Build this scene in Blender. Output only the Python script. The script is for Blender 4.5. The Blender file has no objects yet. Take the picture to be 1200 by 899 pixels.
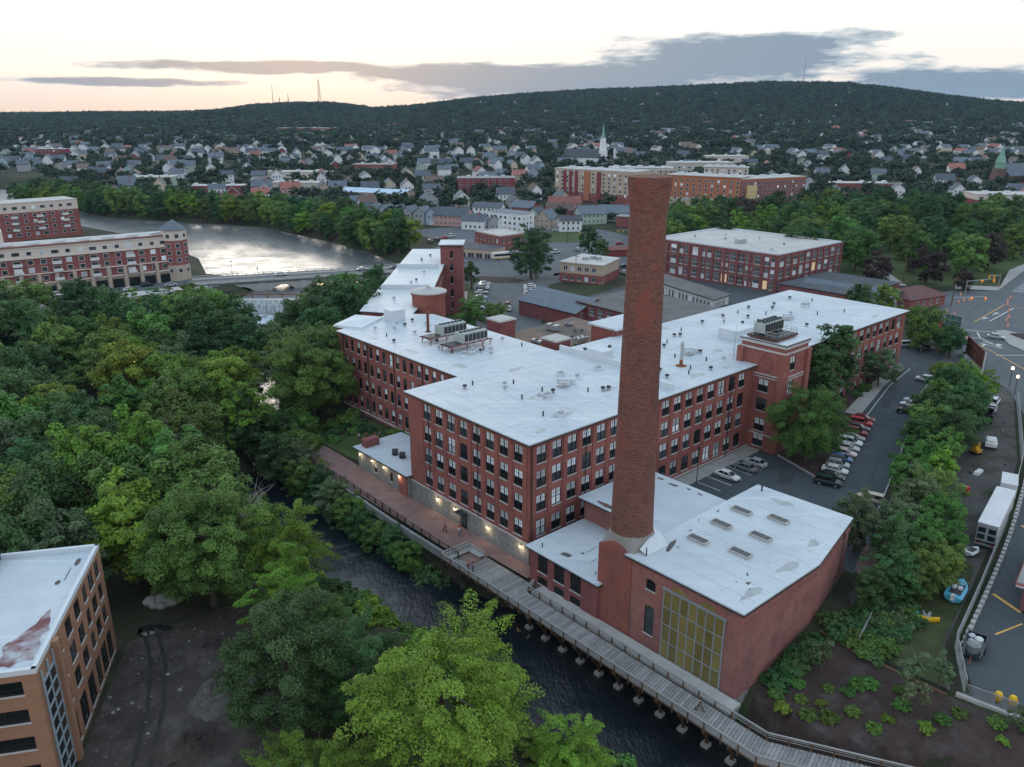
import bpy, bmesh, math, random
import numpy as np
from mathutils import Vector
R = math.radians
rng = random.Random(7)
nrng = np.random.default_rng(11)
SC = bpy.context.scene
COL = SC.collection

# ------------------------------------------------------------------ camera
cd = bpy.data.cameras.new('camera'); cam = bpy.data.objects.new('camera', cd); COL.objects.link(cam)
cam.location = (0, 0, 64); cam.rotation_euler = (R(90 - 18.63), 0, 0)
cd.sensor_width = 36; cd.lens = 28.35; cd.clip_start = 1; cd.clip_end = 20000
SC.camera = cam
SC.view_settings.view_transform = 'Standard'; SC.view_settings.look = 'None'
SC.view_settings.gamma = 1; SC.view_settings.use_curve_mapping = False
SC.view_settings.exposure = 0.34
SC.render.engine = 'CYCLES'
cy = SC.cycles
cy.max_bounces = 6; cy.diffuse_bounces = 3; cy.glossy_bounces = 3; cy.transmission_bounces = 3
cy.transparent_max_bounces = 8; cy.volume_bounces = 0
cy.caustics_reflective = False; cy.caustics_refractive = False
cy.use_denoising = True; cy.sample_clamp_indirect = 6

# ------------------------------------------------------------------ world: dusk sky, thin bright veil of cloud, slate cloud bank low in the west
SUN_AZ, SUN_EL = R(-14), R(7)       # low sun ahead, hidden in the veil over the hills
w = bpy.data.worlds.new('World'); SC.world = w; w.use_nodes = True
nt = w.node_tree; nt.nodes.clear()
def N(t, **k):
    n = nt.nodes.new(t)
    for a, b in k.items(): setattr(n, a, b)
    return n
def L(a, b): nt.links.new(a, b)
def math_node(op, a, b=None, c=None, clamp=False):
    n = N('ShaderNodeMath', operation=op); n.use_clamp = clamp
    for i, x in enumerate((a, b, c)):
        if x is None: continue
        if isinstance(x, (int, float)): n.inputs[i].default_value = x
        else: L(x, n.inputs[i])
    return n.outputs[0]
def ramp(fac, stops):
    n = N('ShaderNodeValToRGB'); cr = n.color_ramp
    while len(cr.elements) < len(stops): cr.elements.new(.5)
    for e, (p, c) in zip(cr.elements, stops): e.position = p; e.color = (*c, 1)
    L(fac, n.inputs[0]); return n.outputs[0]
out = N('ShaderNodeOutputWorld')
sky = N('ShaderNodeTexSky', sky_type='NISHITA'); sky.sun_disc = False
sky.sun_elevation = SUN_EL; sky.sun_rotation = SUN_AZ; sky.air_density = 1.2; sky.dust_density = 2.5; sky.altitude = 60
bg1 = N('ShaderNodeBackground'); bg1.inputs[1].default_value = 0.05; L(sky.outputs[0], bg1.inputs[0])
tc = N('ShaderNodeTexCoord'); sep = N('ShaderNodeSeparateXYZ'); L(tc.outputs['Generated'], sep.inputs[0])
az = math_node('ARCTAN2', sep.outputs[0], sep.outputs[1]); el = math_node('ARCSINE', sep.outputs[2])
elc = math_node('MAXIMUM', el, 0.0)
veil = ramp(math_node('MULTIPLY', elc, 1 / 1.5), [(0, (.95, .71, .54)), (.012, (.95, .80, .67)), (.03, (.95, .88, .80)), (.055, (.94, .91, .875)),
                                                 (.09, (.93, .925, .92)), (.3, (.84, .955, 1.08)), (1, (.54, .77, 1.06))])
def noise(sx, sy, scale, detail, seed, rough=.55):
    cmb = N('ShaderNodeCombineXYZ')
    L(math_node('MULTIPLY', az, sx), cmb.inputs[0]); L(math_node('MULTIPLY', el, sy), cmb.inputs[1]); cmb.inputs[2].default_value = seed
    n = N('ShaderNodeTexNoise'); n.inputs['Scale'].default_value = scale; n.inputs['Detail'].default_value = detail
    n.inputs['Roughness'].default_value = rough; L(cmb.outputs[0], n.inputs['Vector']); return n.outputs[0]
n1 = noise(5, 26, 1.5, 7, 3.1, .62); n2 = noise(14, 70, 1.6, 5, 8.4, .6)
def bank(a0, e0, wa, we):          # a soft lens of cloud at a compass bearing and height
    da = math_node('DIVIDE', math_node('SUBTRACT', az, a0), wa); de = math_node('DIVIDE', math_node('SUBTRACT', el, e0), we)
    s = math_node('ADD', math_node('MULTIPLY', da, da), math_node('MULTIPLY', de, de))
    return math_node('SUBTRACT', 1.0, s)
banks = [bank(.25, .046, .19, .034), bank(.05, .034, .22, .022), bank(.28, .067, .15, .014), bank(.44, .028, .20, .016), bank(-.08, .042, .12, .010),
         bank(-.27, .0470, .20, .0062), bank(-.03, .044, .1, .010), bank(-.42, .030, .10, .0045), bank(1.3, .05, .3, .02), bank(-1.2, .06, .35, .02), bank(2.4, .06, .5, .03), bank(-2.5, .05, .5, .02)]
dens = banks[0]
for b in banks[1:]: dens = math_node('MAXIMUM', dens, b)
dens = math_node('MAXIMUM', dens, -1.5)
nn = math_node('ADD', math_node('MULTIPLY', math_node('SUBTRACT', n1, .5), 4.0), math_node('MULTIPLY', math_node('SUBTRACT', n2, .5), 1.9))
dens = math_node('MULTIPLY', math_node('ADD', math_node('ADD', dens, nn), .42), 1.0, clamp=True)
ccol = ramp(dens, [(0, (1.0, .93, .84)), (.25, (.66, .68, .70)), (.55, (.33, .43, .51)), (1, (.175, .265, .36))])
cov = ramp(dens, [(0, (0, 0, 0)), (.2, (.22, .22, .22)), (.6, (.72, .72, .72)), (1, (.95, .95, .95))])
# faint high streaks everywhere
streak = ramp(noise(2.2, 20, 1.3, 6, 21.7, .6), [(.5, (0, 0, 0)), (.8, (.2, .2, .2))])
mx0 = N('ShaderNodeMix', data_type='RGBA'); L(streak, mx0.inputs[0]); L(veil, mx0.inputs[6]); mx0.inputs[7].default_value = (.93, .90, .87, 1)
mx = N('ShaderNodeMix', data_type='RGBA'); L(cov, mx.inputs[0]); L(mx0.outputs[2], mx.inputs[6]); L(ccol, mx.inputs[7])
bg2 = N('ShaderNodeBackground'); L(mx.outputs[2], bg2.inputs[0]); bg2.inputs[1].default_value = 1.0
ad = N('ShaderNodeMixShader'); ad.inputs[0].default_value = .9     # the veil of high cloud lets a little of the clear sky through
L(bg1.outputs[0], ad.inputs[1]); L(bg2.outputs[0], ad.inputs[2]); L(ad.outputs[0], out.inputs[0])

sl = bpy.data.lights.new('sun', 'SUN'); sun = bpy.data.objects.new('sun', sl); COL.objects.link(sun)
sl.energy = 0.5; sl.angle = R(16); sl.color = (1, .90, .76); sun.location = (0, 0, 300)
sdir = Vector((math.sin(SUN_AZ) * math.cos(SUN_EL), math.cos(SUN_AZ) * math.cos(SUN_EL), math.sin(SUN_EL)))
sun.rotation_euler = (-sdir).to_track_quat('-Z', 'Y').to_euler()

# ------------------------------------------------------------------ frames of reference
# mill frame: origin at the mill's front corner, u along the long facade, v along the river facade
OX, OY = 2.514, 106.968
CA, SA = math.cos(R(41.6)), math.sin(R(41.6))
MA = R(41.6)
def P(u, v): return (OX + u * CA - v * SA, OY + u * SA + v * CA)
def UV(x, y):
    dx, dy = x - OX, y - OY
    return dx * CA + dy * SA, -dx * SA + dy * CA

# ------------------------------------------------------------------ materials
MATS = {}
def mat(name, col, rough=.8, var=.14, scale=.6, fine=5.0, col2=None, stretch=(1, 1, 1), bump=0, metallic=0, spec=.3, emit=0, obvar=0, amount=1.0):
    """a surface whose colour drifts with two noises laid out in the place's own metres"""
    if name in MATS: return MATS[name]
    m = bpy.data.materials.new(name); m.use_nodes = True; t = m.node_tree; nd = t.nodes; b = nd['Principled BSDF']
    b.inputs['Roughness'].default_value = rough; b.inputs['Metallic'].default_value = metallic
    b.inputs['Specular IOR Level'].default_value = spec
    g = nd.new('ShaderNodeNewGeometry'); mp = nd.new('ShaderNodeMapping'); mp.inputs['Scale'].default_value = stretch
    t.links.new(g.outputs['Position'], mp.inputs[0])
    def nz(s, d):
        n = nd.new('ShaderNodeTexNoise'); n.inputs['Scale'].default_value = s; n.inputs['Detail'].default_value = d; n.inputs['Roughness'].default_value = .62
        t.links.new(mp.outputs[0], n.inputs['Vector']); return n
    a, f = nz(scale, 3), nz(fine, 2)
    ad = nd.new('ShaderNodeMath'); ad.operation = 'MULTIPLY_ADD'; t.links.new(f.outputs[0], ad.inputs[0]); ad.inputs[1].default_value = .5
    t.links.new(a.outputs[0], ad.inputs[2])
    mr = nd.new('ShaderNodeMapRange'); mr.inputs[1].default_value = .45; mr.inputs[2].default_value = 1.05; t.links.new(ad.outputs[0], mr.inputs[0])
    mix = nd.new('ShaderNodeMix'); mix.data_type = 'RGBA'; t.links.new(mr.outputs[0], mix.inputs[0])
    c1 = tuple(max(0, c * (1 - var)) for c in col); c2 = col2 or tuple(min(1, c * (1 + var)) for c in col)
    mix.inputs[6].default_value = (*c1, 1); mix.inputs[7].default_value = (*c2, 1)
    o = mix.outputs[2]
    if obvar:
        oi = nd.new('ShaderNodeObjectInfo'); hs = nd.new('ShaderNodeHueSaturation'); mr2 = nd.new('ShaderNodeMapRange')
        mr2.inputs[3].default_value = 1 - obvar; mr2.inputs[4].default_value = 1 + obvar
        t.links.new(oi.outputs['Random'], mr2.inputs[0]); t.links.new(mr2.outputs[0], hs.inputs['Value']); t.links.new(o, hs.inputs['Color']); o = hs.outputs[0]
    t.links.new(o, b.inputs['Base Color'])
    if bump:
        bp = nd.new('ShaderNodeBump'); bp.inputs['Strength'].default_value = bump; bp.inputs['Distance'].default_value = .05
        t.links.new(f.outputs[0], bp.inputs['Height']); t.links.new(bp.outputs[0], b.inputs['Normal'])
    if emit:
        b.inputs['Emission Color'].default_value = (*col, 1); b.inputs['Emission Strength'].default_value = emit
    MATS[name] = m; return m

def layer(m, col, scale, lo, hi, stretch=(1, 1, 1), amount=1.0, seed=0.0, kind='noise', detail=3, rot=0.0):
    """wear, patches or joints with a shape of their own, laid over a material's colour"""
    t = m.node_tree; nd = t.nodes; b = nd['Principled BSDF']
    src = b.inputs['Base Color'].links[0].from_socket
    g = nd.new('ShaderNodeNewGeometry'); mp = nd.new('ShaderNodeMapping'); mp.inputs['Scale'].default_value = stretch; mp.inputs['Location'].default_value = (seed, seed * .7, seed * 1.3); mp.inputs['Rotation'].default_value = (0, 0, -rot)
    t.links.new(g.outputs['Position'], mp.inputs[0])
    if kind == 'noise':
        n = nd.new('ShaderNodeTexNoise'); n.inputs['Scale'].default_value = scale; n.inputs['Detail'].default_value = detail; n.inputs['Roughness'].default_value = .6; f = n.outputs[0]
    elif kind == 'cells':
        n = nd.new('ShaderNodeTexVoronoi'); n.feature = 'DISTANCE_TO_EDGE'; n.inputs['Scale'].default_value = scale; f = n.outputs['Distance']
    elif kind == 'wave':
        n = nd.new('ShaderNodeTexWave'); n.inputs['Scale'].default_value = scale; n.inputs['Distortion'].default_value = .3; f = n.outputs[1]
    t.links.new(mp.outputs[0], n.inputs['Vector'])
    mr = nd.new('ShaderNodeMapRange'); mr.inputs[1].default_value = lo; mr.inputs[2].default_value = hi; mr.inputs[4].default_value = amount
    t.links.new(f, mr.inputs[0])
    mix = nd.new('ShaderNodeMix'); mix.data_type = 'RGBA'; t.links.new(mr.outputs[0], mix.inputs[0]); t.links.new(src, mix.inputs[6]); mix.inputs[7].default_value = (*col, 1)
    t.links.new(mix.outputs[2], b.inputs['Base Color']); return m

def brick(name, col, purple=.35):
    m = mat(name, col, rough=.9, var=.22, scale=.35, fine=2.6, spec=.15)
    layer(m, tuple(c * k for c, k in zip(col, (.62, .78, 1.0))), .5, .45, .75, (1, 1, .35), purple, 3.3)
    layer(m, tuple(min(1, c * k) for c, k in zip(col, (1.25, 1.7, 1.8))), 3.5, .55, .8, (1, 1, 3), .45, 9.1)
    layer(m, tuple(c * .5 for c in col), 1.2, .6, .85, (1, 1, .12), .5, 5.7)
    layer(m, tuple(c * k for c, k in zip(col, (.58, .62, .7))), 2.6, .50, .64, (1, 1, 1.8), .55, 19.3, detail=4)
    layer(m, tuple(min(1, c * k) for c, k in zip(col, (1.35, 1.75, 1.9))), 4.2, .56, .68, (1, 1, 2.2), .5, 27.9, detail=2)
    return m
brick('mill_brick', (.29, .108, .090))
brick('engine_brick', (.29, .125, .108), .75)
layer(MATS['engine_brick'], (.34, .175, .15), .13, .50, .62, (1, 1, 1.3), .5, 44.0)
layer(MATS['engine_brick'], (.15, .075, .08), .22, .55, .66, (1, 1, .7), .5, 52.0)
layer(MATS['mill_brick'], (.17, .062, .062), .16, .52, .66, (1, 1, .8), .45, 61.0)
brick('old_brick', (.235, .088, .084), .6)
brick('bright_brick', (.27, .098, .078), .4)
brick('far_brick', (.27, .098, .088), .4)
brick('maroon_brick', (.24, .06, .07), .4)
ch = brick('chimney_brick', (.18, .082, .066), .5)
layer(ch, (.085, .042, .045), 1.6, .47, .60, (.7, .7, 5.0), .75, 2.2, detail=5)
layer(ch, (.29, .155, .105), 2.6, .54, .66, (.9, .9, 6.5), .65, 6.1, detail=5)
layer(ch, (.26, .07, .052), .30, .56, .66, (1.2, 1.2, 1.0), .45, 12.4)
layer(ch, (.27, .20, .165), 3.0, .58, .70, (.6, .6, 5), .5, 17.0)
rf = mat('white_roof', (.50, .55, .58), rough=.55, var=.055, scale=.12, fine=1.5, spec=.35)
layer(rf, (.40, .465, .515), .11, .45, .62, (1, 1, 1), .7, 4.0)
layer(rf, (.37, .41, .44), 1.1, .57, .74, (1, 1, 1), .6, 14.0)
layer(rf, (.40, .41, .42), .9, .68, .78, (1, 1, 1), .5, 24.0)
layer(rf, (.65, .705, .74), .8, .54, .72, (.06, 1.2, 1), .4, 31.0, rot=R(41.6))
layer(rf, (.40, .44, .47), .8, .60, .70, (.05, 1.8, 1), .35, 41.0, rot=R(41.6))
mat('white_flashing', (.56, .61, .645), rough=.6, var=.05, scale=.3)
bm_ = mat('brown_roof', (.20, .145, .105), rough=.95, var=.25, scale=.12, col2=(.30, .21, .15))
layer(bm_, (.10, .095, .09), .1, .42, .6, (1, 1, 1), .85, 8.0)
mat('grey_roof', (.24, .245, .25), rough=.9, var=.25, scale=.2); mat('dark_roof', (.075, .082, .095), rough=.85, var=.25, scale=.3)
mat('slate', (.11, .135, .16), rough=.8, var=.25, scale=.5, obvar=.3); mat('red_shingle', (.27, .12, .10), rough=.9, var=.2, obvar=.2); mat('brown_shingle', (.16, .12, .10), rough=.9, var=.2, obvar=.2)
mat('pale_roof', (.46, .45, .43), rough=.9, var=.15, scale=.15); mat('blue_roof', (.42, .55, .66), rough=.6, var=.12, scale=.2)
mat('court_roof', (.125, .12, .12), rough=.9, var=.25, scale=.2)
mat('eave', (.035, .038, .045), rough=.6, var=.2)
st = mat('granite', (.33, .34, .34), rough=.95, var=.2, scale=.8, fine=4)
layer(st, (.17, .17, .17), .9, .0, .06, (1, 1, 1.6), .8, 1.0, 'cells'); layer(st, (.42, .42, .40), .7, .55, .7, (1, 1, 1), .5, 7.7)
mat('sill_stone', (.46, .45, .44), rough=.9, var=.15)
mat('limestone', (.50, .46, .42), rough=.9, var=.1); mat('concrete', (.40, .395, .38), rough=.92, var=.18, scale=.5)
mat('lead_grey', (.40, .40, .38), rough=.7, var=.2, scale=1.0)
mat('black_frame', (.018, .02, .022), rough=.45, var=.2); mat('white_frame', (.62, .63, .63), rough=.6, var=.08)
def glass(name, col, rough=.07, spec=.5):
    m = mat(name, col, rough=rough, var=.3, scale=.22, fine=1.0, spec=spec, obvar=.35); return m
glass('glass_dark', (.014, .018, .021)); mat('glass_lit', (.75, .52, .26), rough=.2, var=.3, emit=.35); glass('glass_blind', (.66, .73, .77), rough=.12); glass('glass_mid', (.06, .075, .085)); glass('glass_far', (.05, .06, .07), rough=.15)
ol = mat('olive_panel', (.19, .155, .055), rough=.35, var=.15, scale=.5, obvar=.22); mat('steel_grey', (.30, .33, .36), rough=.5, var=.1, metallic=.3)
mat('dark_metal', (.05, .052, .055), rough=.5, var=.3, metallic=.4); mat('galv', (.42, .44, .46), rough=.45, var=.15, metallic=.6); mat('rust', (.22, .085, .035), rough=.9, var=.4, fine=3)
mat('hvac', (.36, .41, .40), rough=.6, var=.12); mat('red_steel', (.17, .05, .04), rough=.7, var=.3)
wd = mat('deck_wood', (.255, .25, .245), rough=.9, var=.25, scale=1.5, fine=6, obvar=.22); mat('rail_wood', (.30, .295, .285), rough=.9, var=.2, obvar=.12); mat('strut_wood', (.13, .075, .045), rough=.9, var=.3)
pv_ = mat('brick_paving', (.20, .125, .115), rough=.92, var=.2, scale=.5, fine=3); layer(pv_, (.27, .22, .20), .6, .5, .75, (1, 1, 1), .6, 3)
asph = mat('asphalt', (.062, .074, .082), rough=.88, var=.18, scale=.12, fine=2.2); layer(asph, (.095, .105, .11), .35, .55, .75, (1, 1, 1), .7, 5); layer(asph, (.035, .04, .045), .8, .62, .72, (.4, 1, 1), .6, 9)
asr = mat('road_asphalt', (.105, .117, .126), rough=.88, var=.14, scale=.15, fine=2.2); layer(asr, (.065, .075, .08), .45, .56, .7, (1, .3, 1), .6, 5)
mat('paint_white', (.62, .63, .62), rough=.8, var=.25, scale=.8); mat('paint_yellow', (.62, .36, .10), rough=.8, var=.25, scale=.8)
mat('kerb_stone', (.38, .38, .37), rough=.9, var=.15)
mat('sidewalk', (.33, .32, .30), rough=.92, var=.15, scale=.5)
so = mat('dirt', (.052, .043, .037), rough=.97, var=.35, scale=.14, fine=1.6, bump=.5); layer(so, (.115, .10, .09), .3, .5, .72, (1, 1, 1), .75, 2); layer(so, (.17, .15, .135), 2.2, .66, .74, (1, 1, 1), .6, 12)
mu = mat('mulch', (.050, .034, .030), rough=.98, var=.4, scale=.3, fine=3, bump=.5); layer(mu, (.085, .075, .072), .45, .5, .7, (1, 1, 1), .6, 3); layer(mu, (.14, .10, .08), 2.6, .66, .74, (1, 1, 1), .5, 16)
ga = mat('yard_gravel', (.088, .084, .078), rough=.97, var=.25, scale=.15, fine=2, bump=.3); layer(ga, (.05, .045, .04), .2, .48, .62, (1, 1, 1), .8, 3); layer(ga, (.045, .055, .022), .25, .55, .68, (1, 1, 1), .8, 13)
mat('lawn', (.055, .082, .026), rough=.95, var=.3, scale=.2, fine=3); mat('rough_grass', (.048, .058, .022), rough=.95, var=.4, scale=.35, fine=3)
mat('bark', (.085, .07, .058), rough=.95, var=.3, scale=2); mat('pale_bark', (.30, .28, .25), rough=.95, var=.25, scale=2)
# ------------------------------------------------------------------ mesh building
class MB:
    def __init__(s): s.v = []; s.f = []; s.m = []
    def face(s, pts, m=0):
        i = len(s.v); s.v += [tuple(p) for p in pts]; s.f.append(tuple(range(i, i + len(pts)))); s.m.append(m)
    def box(s, c, d, rz=0, m=0, top=1.0, taper=None):
        hx, hy, hz = d[0] / 2, d[1] / 2, d[2] / 2; ca, sa = math.cos(rz), math.sin(rz); i = len(s.v)
        for z, k in ((-hz, 1), (hz, top)):
            for x, y in ((-hx, -hy), (hx, -hy), (hx, hy), (-hx, hy)):
                x, y = x * k, y * k; s.v.append((c[0] + x * ca - y * sa, c[1] + x * sa + y * ca, c[2] + z))
        for q in ((0, 3, 2, 1), (4, 5, 6, 7), (0, 1, 5, 4), (1, 2, 6, 5), (2, 3, 7, 6), (3, 0, 4, 7)):
            s.f.append(tuple(i + k for k in q)); s.m.append(m)
        return s
    def b6(s, x0, x1, y0, y1, z0, z1, m=0): return s.box(((x0 + x1) / 2, (y0 + y1) / 2, (z0 + z1) / 2), (x1 - x0, y1 - y0, z1 - z0), 0, m)
    def prism(s, poly, z0, z1, m=0, mtop=None, bottom=True):
        n = len(poly); i = len(s.v)
        s.v += [(p[0], p[1], z0) for p in poly] + [(p[0], p[1], z1) for p in poly]
        for k in range(n): s.f.append((i + k, i + (k + 1) % n, i + n + (k + 1) % n, i + n + k)); s.m.append(m)
        s.f.append(tuple(i + n + k for k in range(n))); s.m.append(m if mtop is None else mtop)
        if bottom: s.f.append(tuple(i + n - 1 - k for k in range(n))); s.m.append(m)
        return s
    def bar(s, a, b, w, h=None, m=0):       # rectangular bar between two points
        a, b = Vector(a), Vector(b); d = (b - a); h = h or w
        if d.length < 1e-6: return s
        d.normalize(); up = Vector((0, 0, 1)) if abs(d.z) < .95 else Vector((1, 0, 0))
        x = d.cross(up).normalized(); y = x.cross(d).normalized(); i = len(s.v)
        for p in (a, b):
            for cx, cy_ in ((-1, -1), (1, -1), (1, 1), (-1, 1)): s.v.append(tuple(p + x * cx * w / 2 + y * cy_ * h / 2))
        for q in ((0, 1, 2, 3), (7, 6, 5, 4), (0, 4, 5, 1), (1, 5, 6, 2), (2, 6, 7, 3), (3, 7, 4, 0)): s.f.append(tuple(i + k for k in q)); s.m.append(m)
        return s
    def tube(s, pts, radii, n=8, m=0, cap=True):
        i0 = len(s.v); pts = [Vector(p) for p in pts]
        for j, p in enumerate(pts):
            d = (pts[min(j + 1, len(pts) - 1)] - pts[max(j - 1, 0)]).normalized(); up = Vector((0, 0, 1)) if abs(d.z) < .9 else Vector((1, 0, 0))
            x = d.cross(up).normalized(); y = x.cross(d)
            for k in range(n):
                a = 2 * math.pi * k / n; s.v.append(tuple(p + (x * math.cos(a) + y * math.sin(a)) * radii[j]))
        for j in range(len(pts) - 1):
            for k in range(n):
                a, b = i0 + j * n + k, i0 + j * n + (k + 1) % n; s.f.append((a, a + n, b + n, b)); s.m.append(m)
        if cap: s.f.append(tuple(i0 + k for k in range(n))); s.m.append(m); s.f.append(tuple(i0 + (len(pts) - 1) * n + n - 1 - k for k in range(n))); s.m.append(m)
        return s
    def lathe(s, c, prof, n=16, m=0):       # prof: (radius, z)
        i0 = len(s.v)
        for r, z in prof:
            for k in range(n): a = 2 * math.pi * k / n; s.v.append((c[0] + r * math.cos(a), c[1] + r * math.sin(a), c[2] + z))
        for j in range(len(prof) - 1):
            for k in range(n):
                a, b = i0 + j * n + k, i0 + j * n + (k + 1) % n; s.f.append((a, b, b + n, a + n)); s.m.append(m)
        s.f.append(tuple(i0 + n - 1 - k for k in range(n))); s.m.append(m)
        s.f.append(tuple(i0 + (len(prof) - 1) * n + k for k in range(n))); s.m.append(m)
        return s
    def mesh(s, name, mats, origin=(0, 0, 0), smooth=False):
        me = bpy.data.meshes.new(name); ox, oy, oz = origin
        me.from_pydata([(x - ox, y - oy, z - oz) for x, y, z in s.v], [], s.f)
        for m in mats: me.materials.append(MATS[m])
        if len(mats) > 1: me.polygons.foreach_set('material_index', s.m)
        if smooth: me.polygons.foreach_set('use_smooth', [True] * len(me.polygons))
        me.update(); return me
    def build(s, name, mats, parent=None, origin=None, smooth=False):
        if isinstance(mats, str): mats = [mats]
        if origin is None: origin = parent['at'] if parent is not None and 'at' in parent else (0, 0, 0)
        me = s.mesh(name, mats, origin, smooth); return put(me, name, parent, (0, 0, 0) if parent is not None else origin)
def put(me, name, parent=None, loc=(0, 0, 0), rz=0):
    o = bpy.data.objects.new(name, me); COL.objects.link(o); o.location = loc
    if rz: o.rotation_euler = (0, 0, rz)
    if parent is not None: o.parent = parent
    return o
def tag(o, label, cat, group=None):
    o['label'] = label; o['category'] = cat
    if group: o['group'] = group
    return o
def thing(name, loc, label, cat, group=None, rz=0, scale=1.0):
    o = bpy.data.objects.new(name, None); COL.objects.link(o); o.location = loc; o.rotation_euler = (0, 0, rz); o.empty_display_size = .5
    if scale != 1.0: o.scale = (scale,) * 3
    o['at'] = tuple(float(c) for c in loc); return tag(o, label, cat, group)
def structure(o): o['kind'] = 'structure'; return o
def stuff(o): o['kind'] = 'stuff'; return o
def rel(root, p): a = root['at']; return (p[0] - a[0], p[1] - a[1], p[2] - a[2])

# ------------------------------------------------------------------ windows: one mesh per kind and size, a window object with panes and a sill under it
WM = {}
def window_kind(w, h, style):
    key = (round(w, 2), round(h, 2), style)
    if key in WM: return WM[key]
    f = MB(); e = .09
    d0, d1 = .10, .20
    fm = 'black_frame' if style in ('mill', 'single', 'black', 'modern', 'dark_factory') else 'white_frame'
    f.b6(-w / 2, -w / 2 + e, d0, d1, 0, h); f.b6(w / 2 - e, w / 2, d0, d1, 0, h); f.b6(-w / 2 + e, w / 2 - e, d0, d1, 0, e); f.b6(-w / 2 + e, w / 2 - e, d0, d1, h - e, h)
    panes = []
    if style == 'mill':
        f.b6(-.09, .09, d0 - .01, d1, e, h - e); f.b6(-w / 2 + e, -.09, d0 + .01, d1, h * .47, h * .47 + .09); f.b6(.09, w / 2 - e, d0 + .01, d1, h * .47, h * .47 + .09)
        for sx in (-1, 1):
            x0, x1 = sorted((sx * .09, sx * (w / 2 - e))); xm = (x0 + x1) / 2
            f.b6(xm - .025, xm + .025, .14, .19, h * .47 + .09, h - e); f.b6(x0, x1, .145, .185, h * .735, h * .735 + .04)
            panes.append(('up', x0, x1, h * .47 + .09, h - e)); panes.append(('low', x0, x1, e, h * .47))
    elif style == 'single':
        f.b6(-w / 2 + e, w / 2 - e, d0 + .01, d1, h * .48, h * .48 + .08); f.b6(-.02, .02, .14, .19, h * .48 + .08, h - e)
        panes += [('up', -w / 2 + e, w / 2 - e, h * .48 + .08, h - e), ('low', -w / 2 + e, w / 2 - e, e, h * .48)]
    elif style == 'modern':
        f.b6(-w * .12 - .05, -w * .12 + .05, d0 - .01, d1, e, h - e); f.b6(-w * .12 + .05, w / 2 - e, d0, d1, h * .34, h * .34 + .07)
        panes += [('low', -w / 2 + e, -w * .12 - .05, e, h - e), ('low', -w * .12 + .05, w / 2 - e, h * .34 + .07, h - e), ('low', -w * .12 + .05, w / 2 - e, e, h * .34)]
    elif style in ('factory', 'dark_factory'):
        k = 4
        for i in range(1, k): x = -w / 2 + e + (w - 2 * e) * i / k; f.b6(x - .03, x + .03, d0, d1, e, h - e)
        f.b6(-w / 2 + e, w / 2 - e, d0 - .01, d1, h * .5, h * .5 + .08)
        panes += [('up', -w / 2 + e, w / 2 - e, h * .5 + .08, h - e), ('low', -w / 2 + e, w / 2 - e, e, h * .5)]
    else:
        f.b6(-.05, .05, d0 - .01, d1, e, h - e)
        panes += [('low', -w / 2 + e, -.05, e, h - e), ('low', .05, w / 2 - e, e, h - e)]
    fr = f.mesh('window', [fm])
    pm = {}
    for g in ('glass_dark', 'glass_blind', 'glass_mid', 'glass_far', 'glass_lit'):
        for up in ('up', 'low'):
            q = MB(); [q.b6(x0, x1, .155, .175, z0, z1) for (k_, x0, x1, z0, z1) in panes if k_ == up]
            if q.f: pm[g, up] = q.mesh('pane', [g])
    sl_ = MB(); sl_.b6(-w / 2 - .08, w / 2 + .08, -.10, .10, -.16, 0); sm = sl_.mesh('sill', ['sill_stone'])
    WM[key] = (fr, pm, sm, style); return WM[key]
def add_window(parent, p, ang, w, h, style='mill', sill=True, blind=.9):
    fr, pm, sm, st_ = window_kind(w, h, style)
    o = put(fr, 'window', parent, rel(parent, p), ang)
    for (g, up) in list(pm):
        pass
    up = 'glass_blind' if rng.random() < blind else ('glass_mid' if rng.random() < .5 else 'glass_dark')
    low = 'glass_dark' if rng.random() < .75 else ('glass_mid' if rng.random() < .6 else up)
    if style in ('plain', 'factory', 'white'): low = 'glass_far' if rng.random() < .75 else 'glass_blind'
    if rng.random() < .05 and style == 'factory': up = low = 'glass_lit'
    if style == 'dark_factory': up, low = 'glass_dark', 'glass_dark'
    for part, g in (('up', up), ('low', low)):
        if (g, part) in pm: put(pm[g, part], 'pane', o)
    if sill: put(sm, 'sill', o)
    return o
SIMPLE = {}
def flat_window(parent, p, ang, w, h, frame='white_frame', g='glass_far'):     # distant window: frame with its pane, one part
    key = (round(w, 1), round(h, 1), frame, g)
    if key not in SIMPLE:
        f = MB(); f.b6(-w / 2, w / 2, -.05, .12, 0, h, 0); f.b6(-w / 2 + .13, w / 2 - .13, -.07, .0, .13, h - .13, 1); SIMPLE[key] = f.mesh('window', [frame, g])
    return put(SIMPLE[key], 'window', parent, rel(parent, p), ang)

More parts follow.
